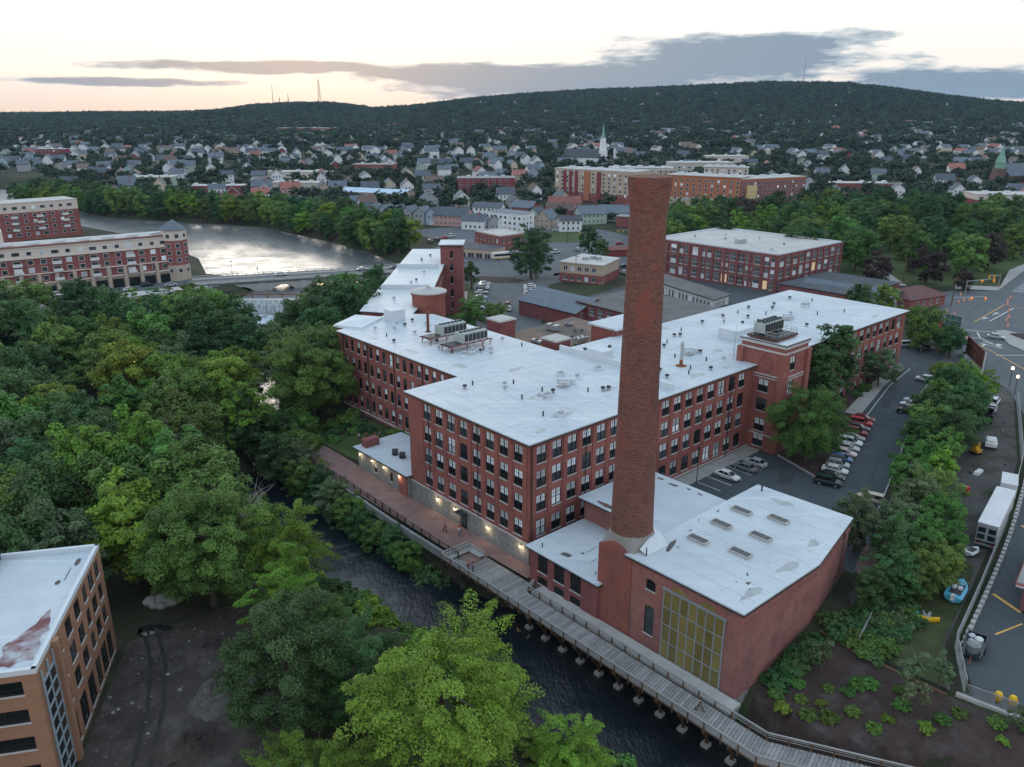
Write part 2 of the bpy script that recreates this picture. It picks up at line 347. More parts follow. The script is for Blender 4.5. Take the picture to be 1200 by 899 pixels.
def wall_edge(mb, p0, p1, z0, z1, ops, depth=.25, arch=0.0, m=0):
    """a wall from p0 to p1 (outside on its right-hand side) with real openings: ops = (s0, s1, za, zb)"""
    p0, p1 = Vector((p0[0], p0[1], 0)), Vector((p1[0], p1[1], 0)); Ln = (p1 - p0).length; d = (p1 - p0) / Ln; inn = Vector((-d.y, d.x, 0))
    def X(s, z, k=0): q = p0 + d * s + inn * k; return (q.x, q.y, z)
    ops = [o for o in ops if o[1] > o[0] and o[0] > 0.02 and o[1] < Ln - .02]
    S = sorted({0, Ln, *[round(o[0], 3) for o in ops], *[round(o[1], 3) for o in ops]}); Z = sorted({z0, z1, *[round(o[2], 3) for o in ops], *[round(o[3], 3) for o in ops]})
    for i in range(len(S) - 1):
        sm = (S[i] + S[i + 1]) / 2; col = [o for o in ops if o[0] < sm < o[1]]
        run = Z[0]
        cuts = sorted((o[2], o[3]) for o in col)
        for a, b in cuts:
            if a > run + 1e-4: mb.face((X(S[i], run), X(S[i + 1], run), X(S[i + 1], a), X(S[i], a)), m)
            run = b
        if run < z1 - 1e-4: mb.face((X(S[i], run), X(S[i + 1], run), X(S[i + 1], z1), X(S[i], z1)), m)
    for a, b, za, zb in ops:
        mb.face((X(a, za), X(a, za, depth), X(a, zb, depth), X(a, zb)), m); mb.face((X(b, za, depth), X(b, za), X(b, zb), X(b, zb, depth)), m)
        mb.face((X(a, za), X(b, za), X(b, za, depth), X(a, za, depth)), m); mb.face((X(a, zb, depth), X(b, zb, depth), X(b, zb), X(a, zb)), m)
        if arch:
            n = 4; mid = (a + b) / 2; hw = (b - a) / 2
            for sg in (-1, 1):
                pts = [X(mid + sg * hw, zb, .012)]
                arc = [X(mid + sg * hw * k / n, zb - arch * (k / n) ** 2, .012) for k in range(n, -1, -1)]
                pts += arc; mb.face(pts if sg < 0 else pts[::-1], m)

def building(name, poly, z0, z1, label, cat='building', wallm='mill_brick', roofm='white_roof', eave=.45, eavem='eave', wins=None, group=None, arch=.0,
             base=None, roof_t=.35, blind=.9, parapet=0, bands=(), roofname='roof', tiers=None, flat=False):
    """poly counter-clockwise in world metres; wins {edge: [(s_centre, z_sill, w, h, style)]}"""
    cx = sum(p[0] for p in poly) / len(poly); cy_ = sum(p[1] for p in poly) / len(poly)
    root = thing(name, (cx, cy_, z0), label, cat, group); wins = wins or {}
    n = len(poly); mb = MB()
    for i in range(n):
        a, b = poly[i], poly[(i + 1) % n]; ops = [(s - w_ / 2, s + w_ / 2, z, z + h) for (s, z, w_, h, st_) in wins.get(i, [])]
        if flat: ops = []
        if not tiers: wall_edge(mb, a, b, z0 if base is None else base[0], z1, ops, arch=arch)
        else:
            lo = z0
            for ti, (hi, _m) in enumerate(tiers): wall_edge(mb, a, b, lo, hi, [o_ for o_ in ops if lo - .01 <= o_[2] and o_[3] <= hi + .01], m=ti); lo = hi
    mb.build('wall', [t_[1] for t_ in tiers] if tiers else wallm, root)
    if base is not None:
        sb = MB(); sb.prism(grow(poly, .06), z0, base[0], 0); sb.build('stone_base', base[1], root)
    for i, ws in wins.items():
        a, b = Vector(poly[i]), Vector(poly[(i + 1) % n]); d = (b - a).normalized(); ang = math.atan2(d.y, d.x)
        for (s, z, w_, h, st_) in ws:
            p = a + d * s
            if flat: flat_window(root, (p.x, p.y, z), ang, w_, h, 'white_frame' if st_ == 'white' else 'black_frame', 'glass_far' if rng.random() < .8 else 'glass_blind')
            else: add_window(root, (p.x, p.y, z), ang, w_, h, st_, blind=blind, sill=st_ != 'white')
    r = MB(); g2 = grow(poly, eave)
    if parapet:
        r.prism(grow(poly, -.35), z1 - .3, z1, 0); r.build(roofname, roofm, root)
        q = MB()
        for i in range(n):
            a, b = Vector(poly[i]), Vector(poly[(i + 1) % n]); d = (b - a).normalized(); inn = Vector((-d.y, d.x))
            m_ = (a + b) / 2 + inn * .17; q.box((m_.x, m_.y, z1 + parapet / 2), ((b - a).length + .12, .42, parapet), math.atan2(d.y, d.x))
        q.build('parapet', eavem, root)
    else:
        r.prism(g2, z1, z1 + roof_t * .55, 1); r.prism(grow(poly, eave - .04), z1 + roof_t * .55, z1 + roof_t, 0); r.build(roofname, [roofm, eavem], root)
    for (zb, hb, ob, mb_) in bands:
        q = MB()
        for i in range(n):
            a, b = Vector(poly[i]), Vector(poly[(i + 1) % n]); d = (b - a).normalized(); m_ = (a + b) / 2 - Vector((-d.y, d.x)) * ob * .4
            q.box((m_.x, m_.y, zb), ((b - a).length + ob * .8, ob, hb), math.atan2(d.y, d.x))
        q.build('string_course', mb_, root)
    return root
def grow(poly, k):
    n = len(poly); out_ = []
    for i in range(n):
        a, b, c = Vector(poly[i - 1]), Vector(poly[i]), Vector(poly[(i + 1) % n]); d1, d2 = (b - a).normalized(), (c - b).normalized()
        n1, n2 = Vector((d1.y, -d1.x)), Vector((d2.y, -d2.x)); bis = (n1 + n2); bis = bis / max(.25, bis.dot(n1)) if bis.length > 1e-6 else n1
        out_.append((b.x + bis.x * k, b.y + bis.y * k))
    return out_
def row(s0, pitch, n, zs, w_, h, style): return [(s0 + pitch * i, z, w_, h, style) for z in zs for i in range(n)]
def rect(x, y, L_, W_, ang):       # CCW rectangle centred on x, y; edge 0 is the side facing local -y
    ca, sa = math.cos(ang), math.sin(ang)
    return [(x + a * ca - b * sa, y + a * sa + b * ca) for a, b in ((-L_ / 2, -W_ / 2), (L_ / 2, -W_ / 2), (L_ / 2, W_ / 2), (-L_ / 2, W_ / 2))]
# ------------------------------------------------------------------ terrain
def smooth(x, a, b): t = np.clip((x - a) / (b - a), 0, 1); return t * t * (3 - 2 * t)
RIVER = [(-83, 286, 15), (-76, 250, 6), (-67, 205, 3.4), (-56, 168, 3.6), (*P(-11, 54), 5.2), (*P(-17, 26), 6.8), (*P(-14.8, 10), 7.2), (*P(-11.2, -12), 7.8), (*P(-10.6, -32), 7.6), (*P(-9.5, -50), 7.0), (*P(0, -75), 8), (*P(14, -115), 10)]
SIDE = [(-94, 280, 7), (-105, 240, 4.4), (-109, 200, 4.4), (-101, 168, 3.6), (-76, 149, 4), (*P(-12, 56), 5)]
POND = [(-98, 291), (-101, 318), (-126, 332), (-146, 376), (-205, 440), (-300, 520), (-440, 640), (-500, 720), (-440, 730), (-330, 600), (-262, 528), (-205, 505), (-150, 484), (-98, 428), (-70, 392), (-52, 360), (-45, 335), (-50, 312), (-64, 291)]
RIDGE = [(-4000, 50), (-1566, 56.6), (-1304, 59.1), (-1043, 61.5), (-860, 66.5), (-780, 83.7), (-676, 88.6), (-546, 88.6), (-417, 71.4), (-260, 83.7), (-104, 100.9), (0, 110.7), (259, 127.7), (517, 135), (774, 147.1), (929, 144.7), (1034, 132.6), (1296, 108.2), (1562, 76.3), (2200, 62), (4000, 55)]
def poly_d(x, y, pl):       # distance beyond the half-width of a polyline
    best = np.full(np.shape(x), 1e9)
    for (ax, ay, aw), (bx, by, bw) in zip(pl, pl[1:]):
        dx, dy = bx - ax, by - ay; t = np.clip(((x - ax) * dx + (y - ay) * dy) / (dx * dx + dy * dy), 0, 1)
        best = np.minimum(best, np.hypot(x - ax - t * dx, y - ay - t * dy) - (aw + t * (bw - aw)))
    return best
def poly_sd(x, y, pl):      # signed distance to a closed outline, inside negative
    best = np.full(np.shape(x), 1e9); ins = np.zeros(np.shape(x), bool); n = len(pl)
    for i in range(n):
        (ax, ay), (bx, by) = pl[i][:2], pl[(i + 1) % n][:2]; dx, dy = bx - ax, by - ay
        t = np.clip(((x - ax) * dx + (y - ay) * dy) / (dx * dx + dy * dy), 0, 1); best = np.minimum(best, np.hypot(x - ax - t * dx, y - ay - t * dy))
        c = ((ay > y) != (by > y)) & (x < (bx - ax) * (y - ay) / (dy if dy else 1e-9) + ax); ins ^= c
    return np.where(ins, -best, best)
def T(x, y):
    x = np.asarray(x, float); y = np.asarray(y, float); u, v = UV(x, y)
    z = -1.1 + 3.1 * smooth(u, 1, 15) + np.clip((u - 55) * .038, 0, 2.6) * (1 - .62 * smooth(v, 60, 140))
    z = z + smooth(y, 430, 1100) * 9 + smooth(y, 900, 1500) * 6
    rz = np.interp(x, [p[0] for p in RIDGE], [p[1] for p in RIDGE]) - 11
    f = smooth(y, 1150, 2600) * .65 + smooth(y, 1700, 2600) * .35
    wob = 5 * np.sin(x / 170 + y / 260) + 3 * np.sin(x / 83 - y / 140)
    z = z + (np.maximum(rz, z) - z) * f + wob * f * (1 - smooth(y, 2300, 2600)) - smooth(y, 2650, 4200) * 40
    for ch_, sl_ in ((RIVER, 2.1), (SIDE, 1.4)):
        d = poly_d(x, y, ch_); z = np.minimum(z, -7.6 + np.maximum(0, d) * sl_)
    d = poly_sd(x, y, POND); z = np.minimum(z, np.maximum(-4, -1.3 + d * .55))
    return z
def Tz(x, y): return float(T(x, y))
def axis(a, b, step, lo, hi, g=1.12):
    c = list(np.arange(a, b + .1, step)); s = step; x = b
    while x < hi: s *= g; x += s; c.append(x)
    s = step; x = a; left = []
    while x > lo: s *= g; x -= s; left.append(x)
    return np.array(left[::-1] + c)
gx, gy = axis(-240, 200, 2.2, -7000, 7000, 1.10), axis(30, 430, 2.2, -60, 6500, 1.06)
XX, YY = np.meshgrid(gx, gy); ZZ = T(XX, YY)
nx, ny = len(gx), len(gy)
co = np.stack([XX, YY, ZZ], -1).reshape(-1, 3)
ii = (np.arange(ny - 1)[:, None] * nx + np.arange(nx - 1)[None]).reshape(-1)
quads = np.stack([ii, ii + 1, ii + nx + 1, ii + nx], -1)
def np_mesh(name, co, quads, mats, k=4):
    me = bpy.data.meshes.new(name); n = len(quads)
    me.vertices.add(len(co)); me.vertices.foreach_set('co', np.ascontiguousarray(co, np.float32).ravel())
    me.loops.add(n * k); me.loops.foreach_set('vertex_index', np.ascontiguousarray(quads, np.int32).ravel())
    me.polygons.add(n); me.polygons.foreach_set('loop_start', np.arange(0, n * k, k, dtype=np.int32))
    for m in mats: me.materials.append(MATS[m])
    me.update(); return me
gm = mat('ground_cover', (.030, .034, .016), rough=.97, var=.45, scale=.09, fine=1.2, bump=.4)
layer(gm, (.055, .045, .035), .12, .5, .65, (1, 1, 1), .8, 3); layer(gm, (.05, .075, .025), .06, .52, .65, (1, 1, 1), .7, 11)
me = np_mesh('ground', co, quads, ['ground_cover']); me.polygons.foreach_set('use_smooth', [True] * len(me.polygons))
structure(put(me, 'ground'))

# water
def water_mat(name, col, scale, strength, rough, stretch=(1, 1, 1)):
    m = mat(name, col, rough=rough, var=.2, scale=.1, spec=.5); t = m.node_tree; nd = t.nodes
    g = nd.new('ShaderNodeNewGeometry'); mp = nd.new('ShaderNodeMapping'); mp.inputs['Scale'].default_value = stretch; mp.inputs['Rotation'].default_value = (0, 0, R(48))
    n = nd.new('ShaderNodeTexNoise'); n.inputs['Scale'].default_value = scale; n.inputs['Detail'].default_value = 5; n.inputs['Roughness'].default_value = .62
    n2 = nd.new('ShaderNodeTexNoise'); n2.inputs['Scale'].default_value = .09; n2.inputs['Detail'].default_value = 2
    mu_ = nd.new('ShaderNodeMath'); mu_.operation = 'MULTIPLY'; mr = nd.new('ShaderNodeMapRange'); mr.inputs[1].default_value = .42; mr.inputs[2].default_value = .62; mr.inputs[3].default_value = .12
    b = nd.new('ShaderNodeBump'); b.inputs['Strength'].default_value = strength; b.inputs['Distance'].default_value = .5
    t.links.new(g.outputs['Position'], mp.inputs[0]); t.links.new(mp.outputs[0], n.inputs['Vector']); t.links.new(g.outputs['Position'], n2.inputs['Vector'])
    t.links.new(n2.outputs[0], mr.inputs[0]); t.links.new(n.outputs[0], mu_.inputs[0]); t.links.new(mr.outputs[0], mu_.inputs[1])
    t.links.new(mu_.outputs[0], b.inputs['Height']); t.links.new(b.outputs[0], nd['Principled BSDF'].inputs['Normal']); return m
water_mat('river_water', (.011, .015, .019), 1.5, 1.0, .10, (1.0, .45, 1)); water_mat('pond_water', (.10, .11, .115), .9, .7, .28)
q = MB(); q.face([(-140, 20, -6), (70, 20, -6), (70, 120, -6), (-40, 289, -6), (-140, 289, -6)]); structure(q.build('river', 'river_water'))
q = MB(); q.face([(p[0], p[1], -1) for p in ([(-104, 290.3)] + grow(POND, -4)[1:-1][::1] + [(-58, 290.3)])] if False else [(x, y, -1) for x, y in [(-102, 290.4)] + [p for p in grow(POND[::-1], 4)[::-1][1:-1]] + [(-60, 290.4)]]); structure(q.build('mill_pond', 'pond_water'))

# sheets laid on the ground: cut to a grid and dropped onto the terrain
def drape(name, poly, m, off=.05, step=7.0, kind=True, z=None, parent=None):
    bm = bmesh.new(); vs = [bm.verts.new((x, y, 0)) for x, y in poly]; bm.faces.new(vs); bmesh.ops.triangulate(bm, faces=bm.faces[:])
    xs = [p[0] for p in poly]; ys = [p[1] for p in poly]
    for ax, lo, hi in ((0, min(xs), max(xs)), (1, min(ys), max(ys))):
        c = lo + step
        while c < hi:
            n_ = (1, 0, 0) if ax == 0 else (0, 1, 0); bmesh.ops.bisect_plane(bm, geom=bm.verts[:] + bm.edges[:] + bm.faces[:], plane_co=(c, c, 0), plane_no=n_); c += step
    bmesh.ops.recalc_face_normals(bm, faces=bm.faces[:])
    for v_ in bm.verts: v_.co.z = (Tz(v_.co.x, v_.co.y) if z is None else z) + off
    for f in bm.faces:
        if f.normal.z < 0: f.normal_flip()
    me = bpy.data.meshes.new(name); bm.to_mesh(me); bm.free(); me.materials.append(MATS[m]); o = put(me, name, parent)
    if kind: structure(o)
    return o
def strip(a, b, w_, name, m, off, **k):
    a, b = Vector(a), Vector(b); d = (b - a).normalized(); n_ = Vector((-d.y, d.x)) * w_ / 2
    return drape(name, [tuple(a - n_), tuple(b - n_), tuple(b + n_), tuple(a + n_)], m, off, **k)
def PU(l): return [P(*p) for p in l]
lot = drape('parking_lot', PU([(24.2, -2.6), (57.6, -2.8), (57.6, -7), (54, -18), (86, -8.5), (109, -3.5), (124, -1.5), (131, 12), (152, 8), (141, -4), (125, -9.5), (106, -14), (84, -19.5), (49, -30), (34, -36), (29.2, -36), (29.2, -20.6), (24.2, -20.6)]), 'asphalt', .08, 4)
drape('pavement', PU([(23.9, -.3), (57.7, -.3), (57.7, -2.9), (23.9, -2.9)]), 'sidewalk', .22, 4)
drape('planted_island', PU([(58.4, -6.4), (54.6, -17.2), (86, -8.1), (109, -3.1), (123.5, -1.1), (123.5, -.2), (66.6, -.2), (66.6, -6.4)]), 'mulch', .2, 4)
drape('footpath', PU([(87, -8), (109, -3.3), (123.6, -1.2), (123.6, 1.4), (108.5, -.9), (86.5, -5.2)]), 'sidewalk', .27, 4)
drape('brick_walk', PU([(-6.5, 6), (-6.8, 62), (-.15, 62), (-.15, -2.6), (-2.7, -2.6), (-2.9, 6)]), 'brick_paving', .09, 3, z=-1.1)
drape('yard', PU([(34, -37), (49, -31), (84, -20.5), (106, -15), (125, -11), (128, -24), (86, -38.6), (61, -44.2), (37, -48.6), (22, -51.2), (14, -55), (13.5, -45), (24, -38)]), 'yard_gravel', .07, 4)
drape('rough_grass', PU([(14, -54.5), (22, -50.9), (37, -48.4), (44, -46.6), (46, -42), (36, -38.6), (24, -39), (13.9, -45.5)]), 'rough_grass', .12, 3)
drape('station_lot', PU([(14.8, -57.2), (22.5, -53.0), (38, -50.4), (61, -46.1), (86, -40.6), (125, -27), (140, -60), (60, -110), (20, -92)]), 'asphalt', .10, 6)
drape('planting_bed', PU([(-1.8, -38.9), (12.6, -38.8), (13, -56), (15, -72), (11.8, -73.2), (2.3, -55.8), (-4.3, -43.6), (-4.3, -39.4)]), 'mulch', .22, 1.6)
drape('building_site', [(-49.6, 88), (-40, 96), (-30.5, 96), (-28, 84), (-24.5, 70), (-21, 55), (-22, 38), (-46, 38), (-44.5, 62)], 'dirt', .16, 1.8)
drape('road', [(103.4, 187), (116.7, 207.4), (127.4, 225.3), (133.5, 246.3), (132.9, 261.9), (134.9, 271.2), (147.3, 273.9), (154.8, 278.1), (169.6, 276.7), (200.4, 313.2), (330, 440), (345, 430), (215, 300), (180, 240), (150, 190), (128, 150), (110, 140), (104, 150), (112, 172), (112, 190)], 'road_asphalt', .09, 6)
drape('pavement', [(156.3, 280.5), (169.6, 276.9), (200.4, 313.4), (330, 440.2), (327, 443), (196, 315.5), (174.3, 283.9), (160, 286.9)], 'sidewalk', .2, 6)
drape('traffic_island', [(137.6, 222.5), (141, 223.6), (146, 214), (140, 199), (134, 198), (133.4, 208.2)], 'sidewalk', .22, 4)
drape('bare_bank', [(139.6, 219), (141, 220), (158, 216), (160, 199), (150, 192), (141, 200)], 'mulch', .26, 4)
def line(pts, w_, m):
    for a, b in zip(pts, pts[1:]): strip(a, b, w_, 'road_marking', m, .11)
for pts, m in (([(137.6, 233.3), (159.5, 255.7), (163, 250.9)], 'paint_yellow'), ([(129.4, 224.4), (125.2, 213.4), (125.4, 203.3), (124.5, 187), (122, 170)], 'paint_yellow'), ([(129.4, 224.4), (137.1, 221.5)], 'paint_white'),
               ([(124.3, 198.6), (131.5, 198.6)], 'paint_white'), ([(125.7, 216), (129.4, 215.1)], 'paint_white'), ([(132, 221.5), (129.4, 215.1), (129.7, 205)], 'paint_white'), ([(142.8, 234.3), (159.7, 250.9)], 'paint_white'),
               ([(126.5, 210), (129.2, 205.5)], 'paint_white'), ([(128, 211.5), (130.6, 206.8)], 'paint_white'), ([(150, 244), (148, 242)], 'paint_white'), ([(144, 238.5), (141.5, 236.5)], 'paint_white')): line(pts, .32, m)
for (x, y) in ((150.3, 244.0), (143.3, 237.8), (126.6, 208.2), (130.4, 208.2)): drape('road_marking', rect(x, y, 2.6, .5, R(45)) , 'paint_white', .115); drape('road_marking', rect(x + .4, y + .4, .5, 1.7, R(45)), 'paint_white', .12)
for i in range(6): drape('road_marking', rect(176 + i * 2.3, 276 + i * 2.6, 3.4, .7, R(-40)), 'paint_white', .115)
for i in range(7): strip(P(31 + 3.2 * i, -3.2), P(31 + 3.2 * i, -8.2), .14, 'parking_line', 'paint_white', .1)
for i in range(0): strip(P(55.6 + 2.6 * i, -17.6 + .755 * i), P(54.6 + 2.6 * i, -22.6 + .755 * i), .12, 'parking_line', 'paint_yellow', .1)
line([P(88, -9.3), P(109, -4.5), P(124, -2.7)], .14, 'paint_white'); line([P(105, -12.6), P(124, -8.6)], .14, 'paint_white')
strip(P(62, -47), P(59.5, -52), .5, 'parking_line', 'paint_yellow', .12); strip(P(38.5, -51), P(36.5, -55), .5, 'parking_line', 'paint_yellow', .12)
strip(P(34, -56), P(29, -54.5), .25, 'parking_line', 'paint_yellow', .12)
# kerbs of the mill car park
def kerb(pts, h=.16, w_=.22):
    k = MB()
    for a, b in zip(pts, pts[1:]):
        a, b = Vector(a), Vector(b); n_ = max(1, int((b - a).length / 5))
        for i in range(n_):
            p, q_ = a.lerp(b, i / n_), a.lerp(b, (i + 1) / n_); k.bar((p.x, p.y, Tz(p.x, p.y) + .12), (q_.x, q_.y, Tz(q_.x, q_.y) + .12), w_, h * 2)
    structure(k.build('kerb', 'kerb_stone'))
kerb(PU([(58.2, -6.6), (54.4, -17.4), (86, -8.4), (109, -3.4), (123.7, -1.3), (125.5, 1)])); kerb(PU([(24, -3.0), (57.4, -3.0)])); kerb(PU([(49, -30), (84, -19.6), (104, -14.4), (105, -12.4), (124, -8.4)]))
# town centre streets, lawns
drape('town_street', [(-62, 322), (-40, 300), (-14, 300), (-14, 226), (9, 226), (9, 262), (14, 296), (17, 318), (44, 326), (62, 318), (118, 335), (150, 372), (190, 415), (180, 425), (120, 396), (70, 402), (48, 445), (-30, 456), (-60, 440), (-30, 395), (-52, 350)], 'road_asphalt', .07, 9)
drape('lawn', [(9, 399), (40, 397), (44, 434), (12, 434), (8, 420)], 'lawn', .12, 8)
drape('lawn', PU([(62, 112), (84, 112), (84, 122), (64, 121)]), 'lawn', .1, 8)
drape('footpath', [(-16.5, 245), (-14.5, 245), (-16, 285), (-18, 285)], 'sidewalk', .12, 8)
drape('lawn', [(-14.4, 245), (-12.8, 245), (-13.8, 290), (-15.9, 285)], 'lawn', .1, 8)
drape('bare_bank', [(-19, 302), (-8, 300), (2, 299), (6, 303), (0, 309), (-12, 312), (-19, 309)], 'mulch', .14, 5)
drape('park_lawn', [(60, 345), (130, 300), (150, 283), (172, 290), (240, 360), (300, 440), (260, 500), (160, 520), (80, 480)], 'lawn', .06, 14)
drape('footpath', [(157.2, 368.9), (150.7, 337.7), (143.5, 294.6), (142, 286), (138.5, 286), (147.2, 337.7), (153.8, 369)], 'sidewalk', .12, 8)
drape('garden_lawn', PU([(1, 46), (11, 44), (11, 62), (0, 64)]), 'lawn', .12, 4)
drape('loading_yard', PU([(96, 32), (175, 34), (182, 120), (150, 112), (120, 108), (112, 80), (99, 60)]), 'asphalt', .06, 9)

# cracks and patches in the asphalt, stones on the dirt
mat('crack_seal', (.028, .031, .034), rough=.8, var=.2); mat('asphalt_patch', (.048, .055, .060), rough=.9, var=.2, scale=.8)
ck = random.Random(8)
def crack(u, v, a, n_, L_):
    for _ in range(n_):
        u2, v2 = u + L_ * math.cos(a), v + L_ * math.sin(a); strip(P(u, v), P(u2, v2), .10, 'asphalt_crack', 'crack_seal', .094); u, v = u2, v2; a += ck.uniform(-.5, .5)
for (u, v, a) in ((34, -12, .2), (46, -20, .35), (60, -24, .4), (72, -17, .2), (88, -14, .3), (40, -26, 1.3), (104, -8, .25), (64, -21, 1.6), (30, -28, .8), (118, -6, .3), (28, -60, .3), (40, -56, .5), (56, -53, .2), (30, -66, 1.2)): crack(u, v, a, 5, 2.4)
for (u, v, l, w_) in ((50, -13, 4, 2.2), (78, -14.4, 6, 1.6), (36, -18, 2.4, 3), (98, -9, 5, 1.5), (36, -57, 3, 2), (48, -52, 5, 1.6)): x, y = P(u, v); drape('asphalt_patch', rect(x, y, l, w_, MA + .3), 'asphalt_patch', .09 if v > -45 else .11, 4)
q = MB(); ck = random.Random(12)
for _ in range(900):
    if ck.random() < .55: x, y = ck.uniform(-48, -24), ck.uniform(45, 95); ok_ = poly_sd(np.array(x), np.array(y), [(-49.6, 88), (-40, 96), (-30.5, 96), (-28, 84), (-24.5, 70), (-21, 55), (-22, 38), (-46, 38), (-44.5, 62)]) < -.5
    else: x, y = P(ck.uniform(14, 120), ck.uniform(-56, -14)); ok_ = poly_sd(np.array(x), np.array(y), PU([(34, -37), (49, -31), (84, -20.5), (106, -15), (125, -11), (128, -24), (86, -38.6), (61, -44.2), (37, -48.6), (22, -51.2), (14, -55), (13.5, -45), (24, -38)])) < -.5
    if not ok_: continue
    s_ = .08 + .28 * ck.random() ** 3; q.lathe((x, y, Tz(x, y) + .12), [(s_, 0), (s_ * .9, s_ * .5), (s_ * .3, s_ * .8)], 5, ck.randrange(2))
mat('rubble_pale', (.22, .21, .20), var=.3); mat('rubble_dark', (.09, .08, .075), var=.3); rb = q.build('rubble', ['rubble_pale', 'rubble_dark']); stuff(rb); rb['label'] = 'loose stones and rubble strewn over the dirt site and gravel yard'; rb['category'] = 'rubble'
# tyre tracks over the building site
mat('track_mud', (.030, .026, .023), rough=.7, var=.35, scale=1.0)
for off in (-.9, .9):
    pts_ = [(-47.5, 90), (-44, 84), (-41, 76), (-38.5, 66), (-36, 56), (-34, 44)]
    for a, b in zip(pts_, pts_[1:]): strip((a[0] + off, a[1]), (b[0] + off, b[1]), .5, 'tyre_track', 'track_mud', .20)
# ------------------------------------------------------------------ the mill: front block with long wing and stair tower
ZS = [15.2, 11.3, 7.35, 3.2]
def chimneypot(root, u, v, z, kind):
    x, y = P(u, v); m = MB()
    if kind == 0: m.lathe((x, y, z), [(.75, 0), (.55, .12), (.22, .2), (.22, .55)], 10); m.lathe((x, y, z), [(.2, .5), (.42, .55), (.42, .85), (.15, 1.0)], 10, 1); return m.build('roof_vent', ['white_flashing', 'galv'], root)
    if kind == 1: m.lathe((x, y, z), [(.28, 0), (.28, .45)], 10, 0); m.lathe((x, y, z), [(.36, .45), (.42, .7), (.2, .8)], 10, 1); return m.build('roof_vent', ['galv', 'dark_metal'], root)
    if kind == 2: m.lathe((x, y, z), [(.13, 0), (.13, .8)], 8); return m.build('vent_pipe', ['dark_metal'], root)
    if kind == 3: m.box((x, y, z + .3), (1.2, 1.2, .6), MA); m.lathe((x, y, z + .6), [(.5, 0), (.55, .25), (.3, .45)], 12, 1); return m.build('roof_fan', ['white_flashing', 'galv'], root)
# ----
main = [P(0, 0), P(123, 0), P(123, 30.5), P(0, 30.5)]
wr = row(2.45, 3.22, 17, ZS, 1.95, 2.65, 'mill') + row(70.0, 3.12, 17, ZS, 1.75, 2.65, 'mill')
wl = [(30.5 - (2.45 + 3.24 * k), z, 1.9, 2.65, 'mill') for k in range(8) for z in ZS]
A = building('brick_mill', main, -1.6, 18.5, 'long four-storey red brick mill with flat white roof and square stair tower', 'mill', wins={0: wr, 3: wl}, arch=.16,
             base=(2.3, 'granite'), eave=.55, roof_t=.4, bands=[(6.55, .22, .12, 'mill_brick'), (2.42, .16, .22, 'sill_stone')])
RZ = 18.9
# piers of brick between the window bays
q = MB()
def pier(root, u, v, du, dv, zc, h, m='mill_brick'): x, y = P(u, v); MB().box((x, y, zc), (du, dv, h), MA).build('brick_pier', m, root)
for k in range(9): pier(A, -.06, .83 + 3.24 * k, .14, .75, 12.4, 11.4)
for k in range(18): pier(A, .84 + 3.22 * k, -.06, .75, .14, 12.4, 11.4)
for k in range(18): pier(A, 68.45 + 3.12 * k, -.06, .7, .14, 12.4, 11.4)
# rain pipes
for u in (.35, 11.75, 27.9, 50.4, 86.4): x, y = P(u, -.24); MB().tube([(x, y, 0 if u < 24 else 2.2), (x, y, 18.4)], [.08, .08], 6).build('rain_pipe', 'dark_metal', A)
for v in (11.6, 24.5): x, y = P(-.24, v); MB().tube([(x, y, 2.6), (x, y, 18.4)], [.08, .08], 6).build('rain_pipe', 'dark_metal', A)
# stone basement: small windows, door with hood, wall lamps
for v in (24.2, 19.9, 11.9, 4.6):
    x, y = P(-.08, v); o = put(window_kind(.9, 1.5, 'white')[0], 'basement_window', A, rel(A, (x, y, -.3)), MA - math.pi / 2)
    q = MB(); q.b6(-.4, .4, .12, .16, .06, 1.44); put(q.mesh('pane', ['red_steel']), 'pane', o)
x, y = P(-.1, 15.6); d_ = MB(); d_.box((x, y, .2), (.22, 1.5, 2.5), MA); d = d_.build('door', 'black_frame', A)
for k in (-.34, .34):
    xx, yy = P(-.22, 15.6 + k); g_ = MB(); g_.box((xx, yy, .35), (.05, .5, 1.5), MA); g_.build('pane', 'glass_mid', d, origin=A['at'])
x, y = P(-.75, 15.6); MB().box((x, y, 1.9), (1.4, 2.3, .18), MA, top=.8).build('door_hood', 'eave', A)
LAMPS = []
def wall_lamp(parent, p, n_, power=14, name='wall_lamp'):
    o = MB(); o.box((p[0], p[1], p[2]), (.22, .22, .12), MA); o.lathe((p[0] + n_[0] * .12, p[1] + n_[1] * .12, p[2] - .22), [(.09, 0), (.15, .12), (.1, .2)], 8, 1); o.build(name, ['dark_metal', 'lamp_glow'], parent)
    ld = bpy.data.lights.new('lamp_light', 'POINT'); ld.energy = power; ld.color = (1, .74, .42); ld.shadow_soft_size = .12
    lo = bpy.data.objects.new('lamp_light', ld); COL.objects.link(lo); lo.location = rel(parent, (p[0] + n_[0] * .45, p[1] + n_[1] * .45, p[2] - .35)); lo.parent = parent
mat('lamp_glow', (1, .72, .36), emit=9, var=.02)
for v in (22.6, 17.8, 9.4, 1.6): wall_lamp(A, (*P(-.2, v), 1.7), (-CA, -SA), 60)
